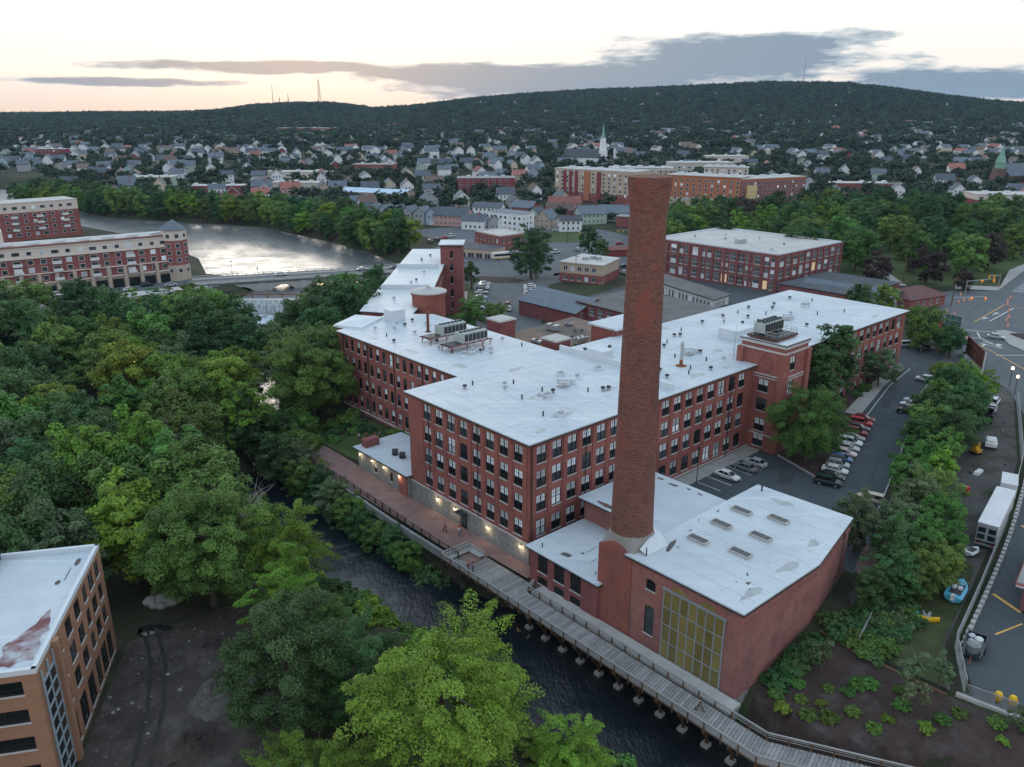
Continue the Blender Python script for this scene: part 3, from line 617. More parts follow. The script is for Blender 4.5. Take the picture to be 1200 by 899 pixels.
# stair tower
tw = [P(58, -6), P(66, -6), P(66, 3.2), P(58, 3.2)]
tb = MB(); TE = [(58, -6), (66, -6), (66, 3.2), (58, 3.2)]
tl = [(3.2 + 2.1, z, 2.15, 2.5, 'mill') for z in (13.9, 10.1, 6.0, 2.9)]; tr = [(2.9, z, 1.7, 2.7, 'mill') for z in (18.5, 14.0, 10.1, 6.2)]
wall_edge(tb, tw[0], tw[1], 1.4, 23.4, [(s - w_ / 2, s + w_ / 2, z, z + h) for s, z, w_, h, _ in tr], arch=.2); wall_edge(tb, tw[1], tw[2], 1.4, 23.4, [])
wall_edge(tb, tw[2], tw[3], 18.3, 23.4, []); wall_edge(tb, tw[3], tw[0], 1.4, 23.4, [(s - w_ / 2, s + w_ / 2, z, z + h) for s, z, w_, h, _ in tl], arch=.2)
tow = tb.build('stair_tower', 'mill_brick', A)
for e, ws in ((0, tr), (3, tl)):
    a, b = Vector(tw[e]), Vector(tw[(e + 1) % 4]); d = (b - a).normalized(); ang = math.atan2(d.y, d.x)
    for (s, z, w_, h, st_) in ws: p = a + d * s; add_window(A, (p.x, p.y, z), ang, w_, h, st_)
for zb, hb, ob in ((22.0, .35, .22), (23.2, .5, .34), (17.3, .22, .2), (16.75, .18, .14), (5.4, .2, .16)):
    for (a, b) in ((0, 1), (1, 2), (3, 0)) + (((2, 3),) if zb > 18.6 else ()):
        a_, b_ = Vector(tw[a]), Vector(tw[b]); d = (b_ - a_).normalized(); mm = (a_ + b_) / 2 - Vector((-d.y, d.x)) * ob * .4; q = MB(); q.box((mm.x, mm.y, zb), ((b_ - a_).length + ob * .8, ob, hb), math.atan2(d.y, d.x)); q.build('tower_cornice', 'sill_stone', A)
# corner piers and blind arch of the tower
q = MB()
for u, v, du, dv in ((58, -6, 1.5, 1.3), (66, -6, 1.3, 1.3), (58, 3.2, 1.3, 1.0)):
    x, y = P(u + (.1 if u == 58 else -.1), v + (.1 if v == -6 else -.1)); q.box((x, y, 12.6), (1.5 if u == 58 else 1.3, 1.3, 18.6), MA)
for k in range(7):
    a0, a1 = math.pi * k / 6, math.pi * (k + 1) / 6
    if k < 6:
        p0 = P(57.95, -2.2 + 1.3 * math.cos(a0)); p1 = P(57.95, -2.2 + 1.3 * math.cos(a1)); q.bar((p0[0], p0[1], 19.6 + 1.3 * math.sin(a0)), (p1[0], p1[1], 19.6 + 1.3 * math.sin(a1)), .16, .22)
for s in (-1.3, 1.3): p0 = P(57.95, -2.2 + s); q.bar((*p0, 18.3), (*p0, 19.6), .22, .16)
p0, p1 = P(57.95, -3.6), P(57.95, -.8); q.bar((*p0, 18.2), (*p1, 18.2), .16, .2)
q.build('tower_pier', 'mill_brick', A)
q = MB(); q.prism(grow(tw, .3), 23.4, 23.6, 1); q.prism(grow(tw, .1), 23.6, 23.72, 0); q.build('tower_roof', ['white_flashing', 'eave'], A)
# tower roof plant: steel deck, long chiller with fans, railing
cxp, cyp = P(61.6, -.9)
q = MB(); q.box((cxp, cyp, 24.3), (7.4, 6.2, .22), MA, 0); q.box((cxp, cyp, 24.12), (7.6, 6.4, .14), MA, 1)
for a in (-3, 3):
    for b in (-2.6, 2.6): x, y = P(61.6 + a, -.9 + b); q.box((x, y, 23.95), (.2, .2, .5), MA, 1)
q.build('plant_deck', ['dark_metal', 'red_steel'], A)
chl = MB(); x, y = P(61.9, .2); chl.box((x, y, 25.75), (6.6, 2.3, 1.9), MA)
for a in (-2.8, -1, 1, 2.8):
    for b in (-1, 1): xx, yy = P(61.9 + a, .2 + b); chl.box((xx, yy, 24.6), (.2, .2, .4), MA, 1)
for k in range(7): xx, yy = P(59.2 + .9 * k, -.965); chl.box((xx, yy, 25.7), (.75, .06, 1.5), MA, 1)
C_ = chl.build('chiller', ['hvac', 'dark_metal'], A)
for k in range(6):
    for b in (-.55, .55):
        xx, yy = P(59.2 + 1.08 * k, .2 + b); f_ = MB(); f_.lathe((xx, yy, 26.7), [(.42, 0), (.46, .2), (.4, .22), (.1, .1)], 10); f_.build('fan', 'dark_metal', C_, origin=A['at'])
q = MB()
for a, b in (((58.1, -3.8), (65.2, -3.8)), ((65.2, -3.8), (65.2, 2)), ((58.1, -3.8), (58.1, -1.5))):
    for z in (24.9, 25.45): q.bar((*P(*a), z), (*P(*b), z), .06)
    for k in range(6): x = a[0] + (b[0] - a[0]) * k / 5; yv = a[1] + (b[1] - a[1]) * k / 5; q.bar((*P(x, yv), 24.4), (*P(x, yv), 25.45), .06)
q.build('railing', 'galv', A)
for (u, v, h) in ((57.6, 4.6, 3.2), (58.6, 5.0, 4.4)): x, y = P(u, v); MB().tube([(x, y, RZ), (x, y, RZ + h + 2.2)], [.05, .03], 6).build('antenna', 'galv', A)
# roof furniture
def roofbox(root, u, v, du, dv, h, z, name, mats='white_flashing', top=1.0): x, y = P(u, v); return MB().box((x, y, z + h / 2), (du, dv, h), MA, 0, top).build(name, mats, root)
roofbox(A, 71.5, 13.2, 6.2, 4.6, 2.2, RZ, 'roof_hatch_house'); roofbox(A, 38.6, 21.8, 3.0, 4.2, 2.0, RZ, 'roof_hatch_house')
for (u0, v0, u1, v1) in ((36.9, 30.9, 37.3, 23.9), (37.3, 19.7, 37.6, 12.5)): q = MB(); q.bar((*P(u0, v0), RZ + .55), (*P(u1, v1), RZ + .55), .4, 1.1); q.build('fire_wall', 'white_flashing', A)
q = MB(); q.bar((*P(34.0, 6.6), RZ + .55), (*P(34.0, .6), RZ + .55), .4, 1.1); q.build('fire_wall', 'white_flashing', A)
x, y = P(46.5, 8.5); q = MB(); q.tube([(x, y, RZ), (x, y, RZ + 1.2)], [.34, .34], 10, 1); q.tube([(x, y, RZ + 1.2), (x, y, RZ + 4.2)], [.3, .3], 10, 0); q.lathe((x, y, RZ + 4.2), [(.3, 0), (.3, .2), (.62, .3), (.2, .6)], 10); q.lathe((x, y, RZ), [(1.15, 0), (.9, .06), (.4, .1)], 12, 1); q.build('stove_pipe', ['galv', 'rust'], A)
def dish(root, u, v, z):
    x, y = P(u, v); q = MB(); q.box((x, y, z + .15), (1.8, 1.4, .3), MA, 1)
    q.tube([(x, y, z), (x, y, z + 1.4)], [.08, .08], 6, 1); a = [P(u - .9, v + .9), P(u + .9, v - .9)]
    q.face([(*P(u - 1.2, v + .5), z + 1.5), (*P(u + .3, v - 1.0), z + 1.5), (*P(u + .5, v - .8), z + .5), (*P(u - .9, v + .7), z + .5)], 0)
    q.box((*P(u, v), z + 1.1), (1.7, .9, .7), MA - .7, 0, .6); q.box((*P(u + 2.0, v - .3), z + .5), (.7, .7, 1), MA, 0); return q.build('roof_ventilator', ['white_flashing', 'galv'], root)
dish(A, 21.5, 14.6, RZ); dish(A, 53.5, 12.0, RZ); dish(A, 93, 14, RZ)
for (u, v, k) in [(8, 25, 1), (10.2, 25.6, 2), (14, 21.5, 0), (12.6, 19.8, 0), (16, 21.4, 2), (14.2, 13.0, 0), (15.8, 12.6, 3), (17.8, 13.4, 1), (11.8, 14.6, 2), (17, 15.2, 2), (11, 4.8, 3), (9.0, 6.6, 2), (26.6, 16.2, 0), (25.4, 19.2, 3), (25, 8.6, 1), (26, 8.2, 1), (27.2, 6.2, 2), (22.6, 9.8, 2),
                  (33, 17, 3), (45, 25, 1), (47, 17.6, 1), (50, 24, 2), (40, 27, 1), (52, 19, 1), (54, 18.4, 1), (57, 20, 2), (62, 22, 1), (63.2, 21.4, 1), (67, 24, 2), (40.6, 8.8, 1), (43.4, 4.4, 2), (48.4, 3.2, 1), (46, 6, 2), (52.6, 7.2, 2), (55, 5, 0), (38.6, 5.6, 1), (56, 11, 1), (50, 12.6, 2),
                  (76, 25, 1), (80, 22, 2), (84, 25, 1), (79, 15, 0), (82, 18.5, 1), (86, 17, 1), (88, 21, 1), (90, 25, 2), (94, 20, 2), (98, 16, 0), (100, 22, 1), (104, 24, 1), (103, 12, 2), (108, 18, 3), (96, 26, 1), (110, 9, 2), (91, 8, 1), (84, 10, 0), (115, 20, 2), (113, 25, 1)]: chimneypot(A, u, v, RZ, k)
x, y = P(108.5, 18.2); MB().box((x, y, RZ + .5), (2.0, 1.1, 1), MA).build('roof_unit', 'galv', A)
# seams of the roofing membrane, drains and ponding stains
mat('roof_seam', (.40, .45, .48), rough=.6, var=.2); mat('pond_stain', (.36, .385, .395), rough=.5, var=.2, scale=.8)
def seams(root, u0, u1, v0, v1, z, step=3.05, along='v', name='roof_seam'):
    c = (u0 if along == 'v' else v0) + step * .6
    while c < (u1 if along == 'v' else v1):
        a, b = (P(c, v0), P(c, v1)) if along == 'v' else (P(u0, c), P(u1, c)); q = MB(); q.bar((*a, z), (*b, z), .10, .022); q.build(name, 'roof_seam', root); c += step
seams(A, .2, 122.6, .2, 30.2, RZ, 3.05); seams(A, .3, 122.6, .3, 30.0, RZ, 10.1, 'u')
def blot(root, u, v, a, b, z, m='pond_stain', seed=0):
    g_ = random.Random(seed + int(u * 7 + v * 13)); q = MB(); ph = [g_.uniform(0, 6.28) for _ in range(3)]
    q.face([(*P(u + a * (1 + .28 * math.sin(2 * t_ + ph[0]) + .16 * math.sin(5 * t_ + ph[1]) + .08 * math.sin(11 * t_ + ph[2])) * math.cos(t_), v + b * (1 + .28 * math.sin(3 * t_ + ph[1]) + .12 * math.sin(7 * t_ + ph[0])) * math.sin(t_)), z) for t_ in [k * 6.2832 / 36 for k in range(36)]]); q.build('pond_stain', m, root)
for (u, v, a, b) in ((11.5, 5.2, 1.8, 1.0), (26.4, 8.4, 1.6, .8), (15, 13.2, 2.0, 1.1), (4.5, 2.4, 1.2, .6), (31, 3, 1.5, .7), (44, 3.0, 1.6, .8), (52, 2.2, 1.3, .6), (60, 9.8, 1.4, .9), (78, 4, 1.6, .7), (96, 3, 1.9, .6), (112, 2.4, 1.7, .6), (86, 27.6, 1.8, .7), (66, 27.9, 1.7, .8), (22, 27.5, 1.6, .8)): blot(A, u, v, a, b, RZ + .006)
# covered entrance and hedge side of the wing
x, y = P(97.5, -2.4); q = MB(); q.lathe((x, y, 5.6), [(2.6, 0), (2.6, .5), (2.2, 1.0), (1.2, 1.35), (.2, 1.5)], 14); q.build('entrance_canopy', 'canopy_green', A) if 'canopy_green' in MATS else None

# ------------------------------------------------------------------ west wing and north wing
bw = [P(12, 30.9), P(36, 30.9), P(36, 72.5), P(28.8, 79.5), P(12, 74.2)]
wB = [(Ls, z, 1.15, 2.5, 'single') for k in range(17) for z in ZS + [-.4] for Ls in [43.3 - (71.3 - 2.45 * k - 30.9)] if 0.8 < Ls < 42.6]
wB = [(s, z, w_, (2.5 if z > 0 else 1.9), st_) for (s, z, w_, h, st_) in wB]
B = building('brick_mill_wing', bw, -1.4, 18.4, 'brick mill wing facing the riverside garden, with steel chillers on its white roof', 'mill', wins={4: wB}, arch=.12, eave=.5, bands=[(6.4, .2, .12, 'mill_brick'), (2.35, .3, .2, 'sill_stone')], blind=.55)
q = MB()
for k in range(0, 18, 4): x, y = P(11.9, 71.3 - 2.45 * k + 1.22); q.tube([(x, y, -1), (x, y, 18.3)], [.09, .09], 6)
q.build('rain_pipe', 'dark_metal', B)
BZ = 18.75
def acunit(root, u, v, z):
    q = MB()
    for a, b in ((-5.6, -1.5), (-1.6, -1.5), (2.4, -1.5), (4.4, -1.5), (-5.6, 1.5), (-1.6, 1.5), (2.4, 1.5), (4.4, 1.5)): q.bar((*P(u + a, v + b), z), (*P(u + a, v + b), z + 1.2), .15); q.bar((*P(u + a, v + b), z + .5), (*P(u + a + .7, v + b), z + 1.2), .1)
    for a in (-5.6, -1.6, 2.4, 4.4): q.bar((*P(u + a, v - 1.6), z + 1.2), (*P(u + a, v + 1.6), z + 1.2), .2)
    for b in (-1.5, 1.5): q.bar((*P(u - 6.2, v + b), z + 1.3), (*P(u + 4.8, v + b), z + 1.3), .2)
    q.build('steel_stand', 'red_steel', root)
    q = MB(); q.box((*P(u - 4.2, v), z + 1.45), (3.2, 2.6, .12), MA); q.build('grating', 'dark_metal', root)
    x, y = P(u + .6, v); b_ = MB(); b_.box((x, y, z + 2.4), (6.4, 2.3, 2.0), MA)
    for k in range(6): xx, yy = P(u - 1.4 + 1.0 * k, v - 1.17); b_.box((xx, yy, z + 2.35), (.82, .06, 1.4), MA, 1)
    un_ = b_.build('chiller', ['hvac', 'dark_metal'], root)
    for k in range(6): xx, yy = P(u - 1.9 + 1.02 * k, v); MB().lathe((xx, yy, z + 3.4), [(.42, 0), (.48, .18), (.4, .2), (.1, .08)], 10).build('fan', 'dark_metal', un_, origin=root['at'])
acunit(B, 25.6, 52.8, BZ); acunit(B, 25.0, 45.2, BZ + .001)
x, y = P(26.0, 60.5); q = MB(); q.tube([(x, y, BZ), (x, y, BZ + 4.4)], [.32, .3], 10); q.lathe((x, y, BZ), [(.8, 0), (.4, .15)], 10); q.build('stove_pipe', 'red_steel', B)
for (u, v, k) in [(18, 69, 0), (21, 66, 0), (24, 69.5, 0), (24.8, 67.6, 1), (28.5, 70, 1), (22.5, 60.5, 0), (29, 65, 3), (17, 63, 2), (20.5, 41, 0), (23.5, 42.2, 0), (24.4, 40.6, 1), (26, 41.6, 2), (26.4, 39.8, 0), (20, 44, 2), (24.5, 37.6, 0), (33, 44, 0), (19.2, 47.6, 0), (22, 52, 1), (15.5, 58, 1), (33.5, 38.5, 2)]: chimneypot(B, u, v, BZ, k)
seams(B, 12.4, 35.6, 31.2, 71.5, BZ, 3.05, 'u'); [blot(B, u, v, a, b, BZ + .006) for (u, v, a, b) in ((14.5, 50, .9, 2.0), (14.2, 64, .8, 1.6), (22.5, 41.5, 1.8, 1.3), (33.5, 58, 1.0, 1.7), (16, 36.5, 1.1, 1.6))]
roofbox(B, 26.4, 74.0, 3.6, 3.4, 2.6, BZ, 'roof_hatch_house')
x, y = P(19, 77.5); q = MB(); q.box((x, y, 17.6), (9, 6, 2.2), 1.25); q.build('corner_turret', 'mill_brick', B); q = MB(); q.box((x, y, 18.9), (10.4, 7.4, .5), 1.25, 0, .96); q.box((x, y, 19.3), (9.4, 6.4, .4), 1.25, 0, .3); q.build('turret_roof', 'white_flashing', B)
# round brick turret between the wings
x, y = -20.6, 195.5; q = MB(); q.lathe((x, y, 0), [(4.1, -1), (4.1, 22.0)], 28); q.lathe((x, y, 0), [(4.35, 21.4), (4.35, 21.9)], 28); q.build('round_turret', 'bright_brick', B, smooth=False)
q = MB(); q.lathe((x, y, 22.0), [(4.55, 0), (4.55, .25), (1.0, .9), (.6, 1.0)], 28); q.lathe((x, y, 22.9), [(.5, 0), (.5, .5)], 8); q.build('turret_cap', 'lead_grey', B)
nw = [(-36.2, 189.5), (-24, 186), (-21.6, 206), (-21.6, 252), (-22.5, 281), (-34.3, 281)]
wN = [(2.5 + 2.6 * k, z, 1.1, 2.3, 'single') for k in range(17) for z in ZS + [.2]]
C = building('north_mill_wing', nw, 1.0, 18.3, 'narrow brick mill wing with white roof running back to the road bridge', 'mill', wins={2: wN}, arch=.12, eave=.45, blind=.3)
for yy in (214, 245): q = MB(); q.b6(-35.2, -22.4, yy, yy + .4, 18.6, 19.9); q.build('fire_wall', 'white_flashing', C)
st_w = [(1.9 + 0, z, .95, 2.3, 'single') for z in (20.5, 16.6, 12.4, 8.3, 4.3)]
tp = [(-22.4, 252), (-15.6, 252), (-15.6, 261), (-22.4, 261)]
q = MB(); wall_edge(q, tp[0], tp[1], 1.2, 24.4, [(3.4 - .48, 3.4 + .48, z, z + h) for s, z, w_, h, _ in st_w], arch=.3)
for k in (1, 2, 3): wall_edge(q, tp[k], tp[(k + 1) % 4], 1.2, 24.4, [])
q.build('stair_tower', 'old_brick', C)
for s, z, w_, h, s2 in st_w: add_window(C, (-22.4 + 3.4, 252, z), 0, w_, h, s2, blind=.1)
q = MB(); q.prism(grow(tp, .6), 24.4, 24.6, 1); q.prism(grow(tp, .55), 24.6, 24.85, 0); q.build('tower_roof', ['white_roof', 'eave'], C)
for (xx, yy, k) in [(-27, 225, 1), (-28, 221, 0), (-26, 236, 0), (-29, 258, 1), (-27, 266, 1), (-30, 201, 0)]: u, v = UV(xx, yy); chimneypot(C, u, v, 18.65, k)
# brown-roofed block inside the court, with its brick stacks
br = [P(36.4, 33), P(72, 33), P(73, 62.5), P(47.5, 60.5), P(36.4, 60)]
Lb = building('court_building', br, 1.5, 13.6, 'mill court block with flat brown gravel roof and square brick stacks', 'mill', wallm='old_brick', roofm='brown_roof', eave=.15, eavem='white_flashing')
for (u, v, s) in ((44.4, 57.5, 4.6), (42.0, 37.2, 4.2)):
    x, y = P(u, v); q = MB(); q.box((x, y, 16.3), (s, s, 5.4), MA); q.box((x, y, 18.3), (s + .3, s + .3, .3), MA); s_ = q.build('brick_stack', 'old_brick', Lb); q = MB(); q.box((x, y, 19.2), (s + .5, s + .5, .35), MA, 0, .93); q.build('stack_cap', 'lead_grey', s_, origin=Lb['at'])
for (u, v, a, b, h) in ((59.5, 56, 1.6, 3.4, 1.3), (56, 43.5, 3.6, 1.6, 1.3), (49, 50.5, 1.2, 3, .5), (66, 57, 1.6, 1.6, .5)):
    x, y = P(u, v); q = MB(); q.box((x, y, 13.95 + h / 2 + .3), (a, b, h), MA)
    for k in range(3): xx, yy = P(u - a / 2 + .4 + k * (a - .8) / 2, v); q.lathe((xx, yy, 14.25 + h), [(.3, 0), (.3, .15)], 8, 1)
    q.box((x, y, 14.1), (a * .8, b * .8, .3), MA, 1); q.build('roof_unit', ['galv', 'dark_metal'], Lb)
for (u, v) in ((62, 51), (63.5, 50.2), (58, 48), (46, 41)): chimneypot(Lb, u, v, 13.95, 1)
x, y = P(60, 33.6); q = MB(); wall_edge(q, P(52, 30.6), P(66, 30.6), 18, 20.6, []); q.prism(PU([(53, 30.4), (66, 30.4), (66, 37.5), (53, 37.5)]), 13.2, 20.2, 0); q.build('penthouse', 'mill_brick', A); q = MB(); q.prism(PU([(52.4, 29.8), (66.6, 29.8), (66.6, 38.1), (52.4, 38.1)]), 20.2, 20.6, 0); q.build('penthouse_roof', 'white_roof', A)
# small riverside annex with stone wall and lamps
gp = [P(-.6, 30.9), P(9.6, 30.9), P(9.2, 47.5), P(-.6, 47.5)]
gw = [(1.6 + 0, .2, 1.0, 1.5, 'single'), (5.2, .1, .9, 1.7, 'single'), (10.5, .1, .9, 1.7, 'single')]
Gx = building('riverside_annex', gp, -1.5, 3.1, 'low white-roofed stone annex beside the brick riverside walk, with three lamps', 'annex', wallm='granite', wins={3: [(16.6 - s, z, w_, h, t_) for s, z, w_, h, t_ in gw]}, eave=.7, roof_t=.3)
for v in (46.2, 42, 38, 33): wall_lamp(Gx, (*P(-.85, v), 2.5), (-CA, -SA), 45)
q = MB(); x, y = P(-.72, 32.2); q.box((x, y, .7), (.4, 2.4, 3.9), MA); q.build('brick_pier', 'mill_brick', Gx)
q = MB(); x, y = P(1.6, 46.4); q.box((x, y, 3.6), (3.0, 1.6, 2.6), MA); q.build('brick_stack', 'old_brick', Gx)
for (u, v) in ((2.6, 39.5), (2.8, 37.4)): x, y = P(u, v); q = MB(); q.tube([(x - .5, y, 4.0), (x + .5, y, 4.0)], [.6, .6], 10); q.box((x, y, 3.55), (.9, .9, .3), MA); q.build('roof_fan', 'dark_metal', Gx)
# ------------------------------------------------------------------ engine house, boiler house, coal annex, chimney stack
mat('flash_edge', (.60, .62, .63), var=.05)
dp = PU([(-2, -37.6), (14, -37.8), (28.5, -34.8), (27.9, -20.6), (-2, -20.6)])
D = building('engine_house', dp, -7.5, 10.3, 'tall brick engine house with white roof, skylights and big olive window by boardwalk', 'building', wallm='engine_brick',
             wins={4: [(17 - (37.6 - 24.55), 7.3, 1.5, 1.45, 'single'), (17 - (37.6 - 24.55), .9, 1.5, 4.1, 'single')]}, arch=.25, base=(-1.2, 'granite'), eave=.3, roof_t=.42, blind=.05)
DZ = 10.72
# olive window of painted panes in a steel grid
ow = MB(); v0, v1, z0, z1 = -26.7, -35.4, -1.05, 8.55; nC, nR = 7, 4
for i in range(nC + 1): v = v0 + (v1 - v0) * i / nC; ow.bar((*P(-2.1, v), z0), (*P(-2.1, v), z1), .13, .2)
for j in range(nR + 1): z = z0 + (z1 - z0) * j / nR; ow.bar((*P(-2.12, v0 + .1), z), (*P(-2.12, v1 - .1), z), .12, .13)
ow.bar((*P(-2.14, v0 + .3), z1 + .16), (*P(-2.14, v1 - .3), z1 + .16), .3, .16)
W_ = ow.build('grid_window', 'steel_grey', D)
pn = MB(); cw, chh = (v0 - v1) / nC - .16, (z1 - z0) / nR - .14; pn.box((0, 0, 0), (.06, cw, chh), MA); pm_ = pn.mesh('pane', ['olive_panel'])
for i in range(nC):
    for j in range(nR): x, y = P(-2.09, v0 + (v1 - v0) * (i + .5) / nC); put(pm_, 'pane', W_, rel(D, (x, y, z0 + (z1 - z0) * (j + .5) / nR)))
for v in (-28.9, -33.0):
    q = MB(); pts = [(*P(-2.06, v + 1.0 * math.cos(math.pi * k / 8)), 8.9 + .75 * math.sin(math.pi * k / 8)) for k in range(9)]; q.face(pts[::-1]); q.face(pts)
    q = MB(); i0 = [(*P(-2.05, v + 1.05 * math.cos(math.pi * k / 8)), 8.86 + .7 * math.sin(math.pi * k / 8)) for k in range(9)]; i1 = [(*P(-1.9, v + 1.05 * math.cos(math.pi * k / 8)), 8.86 + .7 * math.sin(math.pi * k / 8)) for k in range(9)]
    q.face(i0[::-1]); [q.face((i0[k], i1[k], i1[k + 1], i0[k + 1])) for k in range(8)]; q.build('arched_light', 'olive_panel', D)
q = MB(); q.bar((*P(-2.05, -37.7), 9.0), (*P(14, -37.9), 9.0), .14, .22); q.bar((*P(14, -37.9), 9.0), (*P(28.5, -34.9), 9.0), .14, .22); q.build('string_course', 'engine_brick', D)
q = MB(); q.tube([(*P(25.6, -35.6), 9.8), (*P(24.4, -36.0), 4), (*P(19.2, -37.0), 1.5)], [.1, .1, .1], 6); q.build('rain_pipe', 'dark_metal', D)
for (u, v) in ((7.4, -24.6), (13.2, -24.2), (18.6, -23.8), (8.6, -30.2), (14.2, -29.6), (20.2, -28.6)):
    x, y = P(u, v); q = MB(); q.box((x, y, DZ + .2), (1.15, 2.9, .4), MA, 0); s_ = q.build('skylight', 'lead_grey', D)
    for k in range(3): xx, yy = P(u, v - .88 + .88 * k); q = MB(); q.box((xx, yy, DZ + .43), (.9, .78, .05), MA); q.build('pane', 'glass_dark', s_, origin=D['at'])
x, y = P(26.6, -22.0); MB().tube([(x, y, DZ), (x, y, DZ + 1.3)], [.13, .13], 8).build('vent_pipe', 'dark_metal', D)
seams(D, -1.6, 27.4, -37.2, -34.9, DZ, 3.05) if False else None
for k in range(9): u = .8 + 3.05 * k; q = MB(); q.bar((*P(u, -20.9), DZ), (*P(u, -37.3 if u < 14 else -37.3 + (u - 14) * .2), DZ), .10, .022); q.build('roof_seam', 'roof_seam', D)
[blot(D, u, v, a, b, DZ + .006) for (u, v, a, b) in ((2, -36, 1.6, .6), (10.5, -35.8, 1.8, .7), (18, -34.9, 1.4, .6), (25.5, -26, .7, 1.6))]
# boiler house and low annex
fp = PU([(9.2, -20.2), (23.6, -20.2), (23.6, -2.6), (9.2, -2.6)])
F = building('boiler_house', fp, 1.0, 8.0, 'white-roofed boiler house behind the chimney, patched black along its eave', 'building', wallm='engine_brick', wins={3: [(7.2, 5.4, 1.7, 1.5, 'plain'), (12.5, 5.4, 1.7, 1.5, 'plain')]}, arch=.4, eave=.75, roof_t=.3)
ep = PU([(-2.55, -16.2), (9.1, -16.2), (9.1, -3.0), (-2.55, -3.0)])
ew = [(13.2 - k + 0, 1.25, 2.0, 2.85, 'dark_factory') for k in (3.7, 6.95, 10.2)] + [(13.2 - k, -.75, 2.0, 1.15, 'dark_factory') for k in (3.7, 6.95, 10.2)]
ew = [(s, z, w_, h, st_) for s, z, w_, h, st_ in ew]
Eb = building('river_annex', ep, -7.4, 4.3, 'low white-roofed brick annex at the chimney foot, dark windows over the boardwalk', 'building', wallm='old_brick',
              wins={3: [(13.2 - (s - 0) if False else (k - 0), z, w_, h, st_) for (s, z, w_, h, st_), k in zip(ew, (2.7 + 0, 6.0, 9.2, 2.7, 6.0, 9.2))]}, base=(-1.4, 'granite'), eave=.55, roof_t=.28, arch=.12)
Eb.children[0]
q = MB(); x, y = P(-1.6, -4.6); q.tube([(x, y, 4.58), (x, y, 5.3)], [.09, .09], 6); q.build('vent_pipe', 'dark_metal', Eb)
# black patches where the roofing has lifted
mat('tar_patch', (.10, .095, .095), rough=.9, var=.4, scale=2); mat('tar_brown', (.13, .075, .065), rough=.9, var=.3)
def patch(root, u, v, a, b, ang, z, m='tar_patch'):
    q = MB(); n = 11; pts = []
    for k in range(n): t_ = 2 * math.pi * k / n; rr = 1 + .35 * rng.uniform(-1, 1); pu, pv = a * rr * math.cos(t_), b * rr * math.sin(t_); c_, s_ = math.cos(ang), math.sin(ang); pts.append((*P(u + pu * c_ - pv * s_, v + pu * s_ + pv * c_), z))
    q.face(pts); return q.build('roof_patch', m, root)
for (u, v, a, b, an) in ((-.6, -8.4, .5, 1.0, .2), (1.5, -9.6, .2, .35, 0), (2.2, -12.4, .2, .25, 0), (.2, -14.6, .9, .1, .1), (-.9, -14.4, .5, .09, .5), (3.2, -9.8, 1.3, .06, .05), (1.2, -12.0, 1.0, .05, .1), (4.4, -13.5, .9, .05, 0)): patch(Eb, u, v, a, b, an, 4.592)
for (u, v, a, b, an, m) in ((9.5, -6.4, .5, 1.6, 0, 'tar_brown'), (9.7, -9.3, .45, 1.7, .1, 'tar_brown'), (9.2, -11.4, .3, .9, 0, 'tar_patch'), (22.6, -9, .3, .9, .1, 'tar_patch'), (23.2, -11.6, .25, .5, 0, 'tar_patch'), (22.9, -6.2, .3, .6, 0, 'tar_patch'), (23.0, -13.8, .2, .5, 0, 'tar_patch')): patch(F, u, v, a, b, an, 8.312, m)
for (u, v, a, b, an) in ((5.2, -33.4, .5, .12, .7), (3.6, -34.6, .35, .22, 0), (2.8, -33.5, .15, .1, 0), (9, -22.2, .3, .15, 0), (4.2, -23.8, .25, .1, 0), (16.5, -21.4, .5, .12, .1), (12.2, -21.2, .2, .1, 0), (2.6, -35.4, .2, .08, 0)): patch(D, u, v, a, b, an, DZ + .012)
# chimney
CX, CY = P(1.0, -18.6)
K = thing('chimney_stack', (CX, CY, -7), 'tall tapering round brick chimney with flared top rising from square pedestal', 'chimney')
ped = MB(); pp = PU([(-2.12, -21.4), (3.9, -21.4), (3.9, -15.8), (-2.12, -15.8)]); ped.prism(pp, -7, 10.2); ped.build('pedestal', 'bright_brick', K)
# brick gable steps of the pedestal sides
q = MB()
for k in range(6):
    hw = 2.75 - .42 * k
    x, y = P(-1.85, -18.6); q.box((x, y, 10.2 + .22 * k + .11), (.55, hw * 2, .22), MA)
q.build('corbel_steps', 'bright_brick', K)
# splayed shoulder: square at the foot, round at the top
NS = 48; sh = MB(); rings = []
for t_ in np.linspace(0, 1, 9):
    ring = []
    for k in range(NS):
        a = 2 * math.pi * k / NS; cu, cv = math.cos(a), math.sin(a); sq = 2.95 / max(abs(cu), abs(cv)); r_ = sq * (1 - t_) ** 1.6 + 2.8 * (1 - (1 - t_) ** 1.6); lift = .9 * max(0, (1 - t_)) * (1 - abs(math.sin(2 * a))) 
        ring.append((*P(1.0 + r_ * cu * .98, -18.6 + r_ * cv * .96), 10.2 + 3.0 * t_ + lift * .8))
    rings.append(ring)
for a, b in zip(rings, rings[1:]):
    for k in range(NS): sh.face((a[k], a[(k + 1) % NS], b[(k + 1) % NS], b[k]))
layer(mat('shoulder_tile', (.36, .35, .33), rough=.85, var=.2, scale=.8), (.20, .19, .18), 1.8, .0, .05, (1, 1, 1.4), .7, 2, 'cells'); sh.build('shoulder', 'shoulder_tile', K)
shaft = MB(); prof = [(2.78, 12.6)]
zs_ = np.linspace(12.6, 53.0, 42)
prof = [(2.78 - .66 * ((z - 12.6) / 40.4) ** .85 + (.018 if int(i) % 6 == 0 else 0), z) for i, z in enumerate(zs_)]
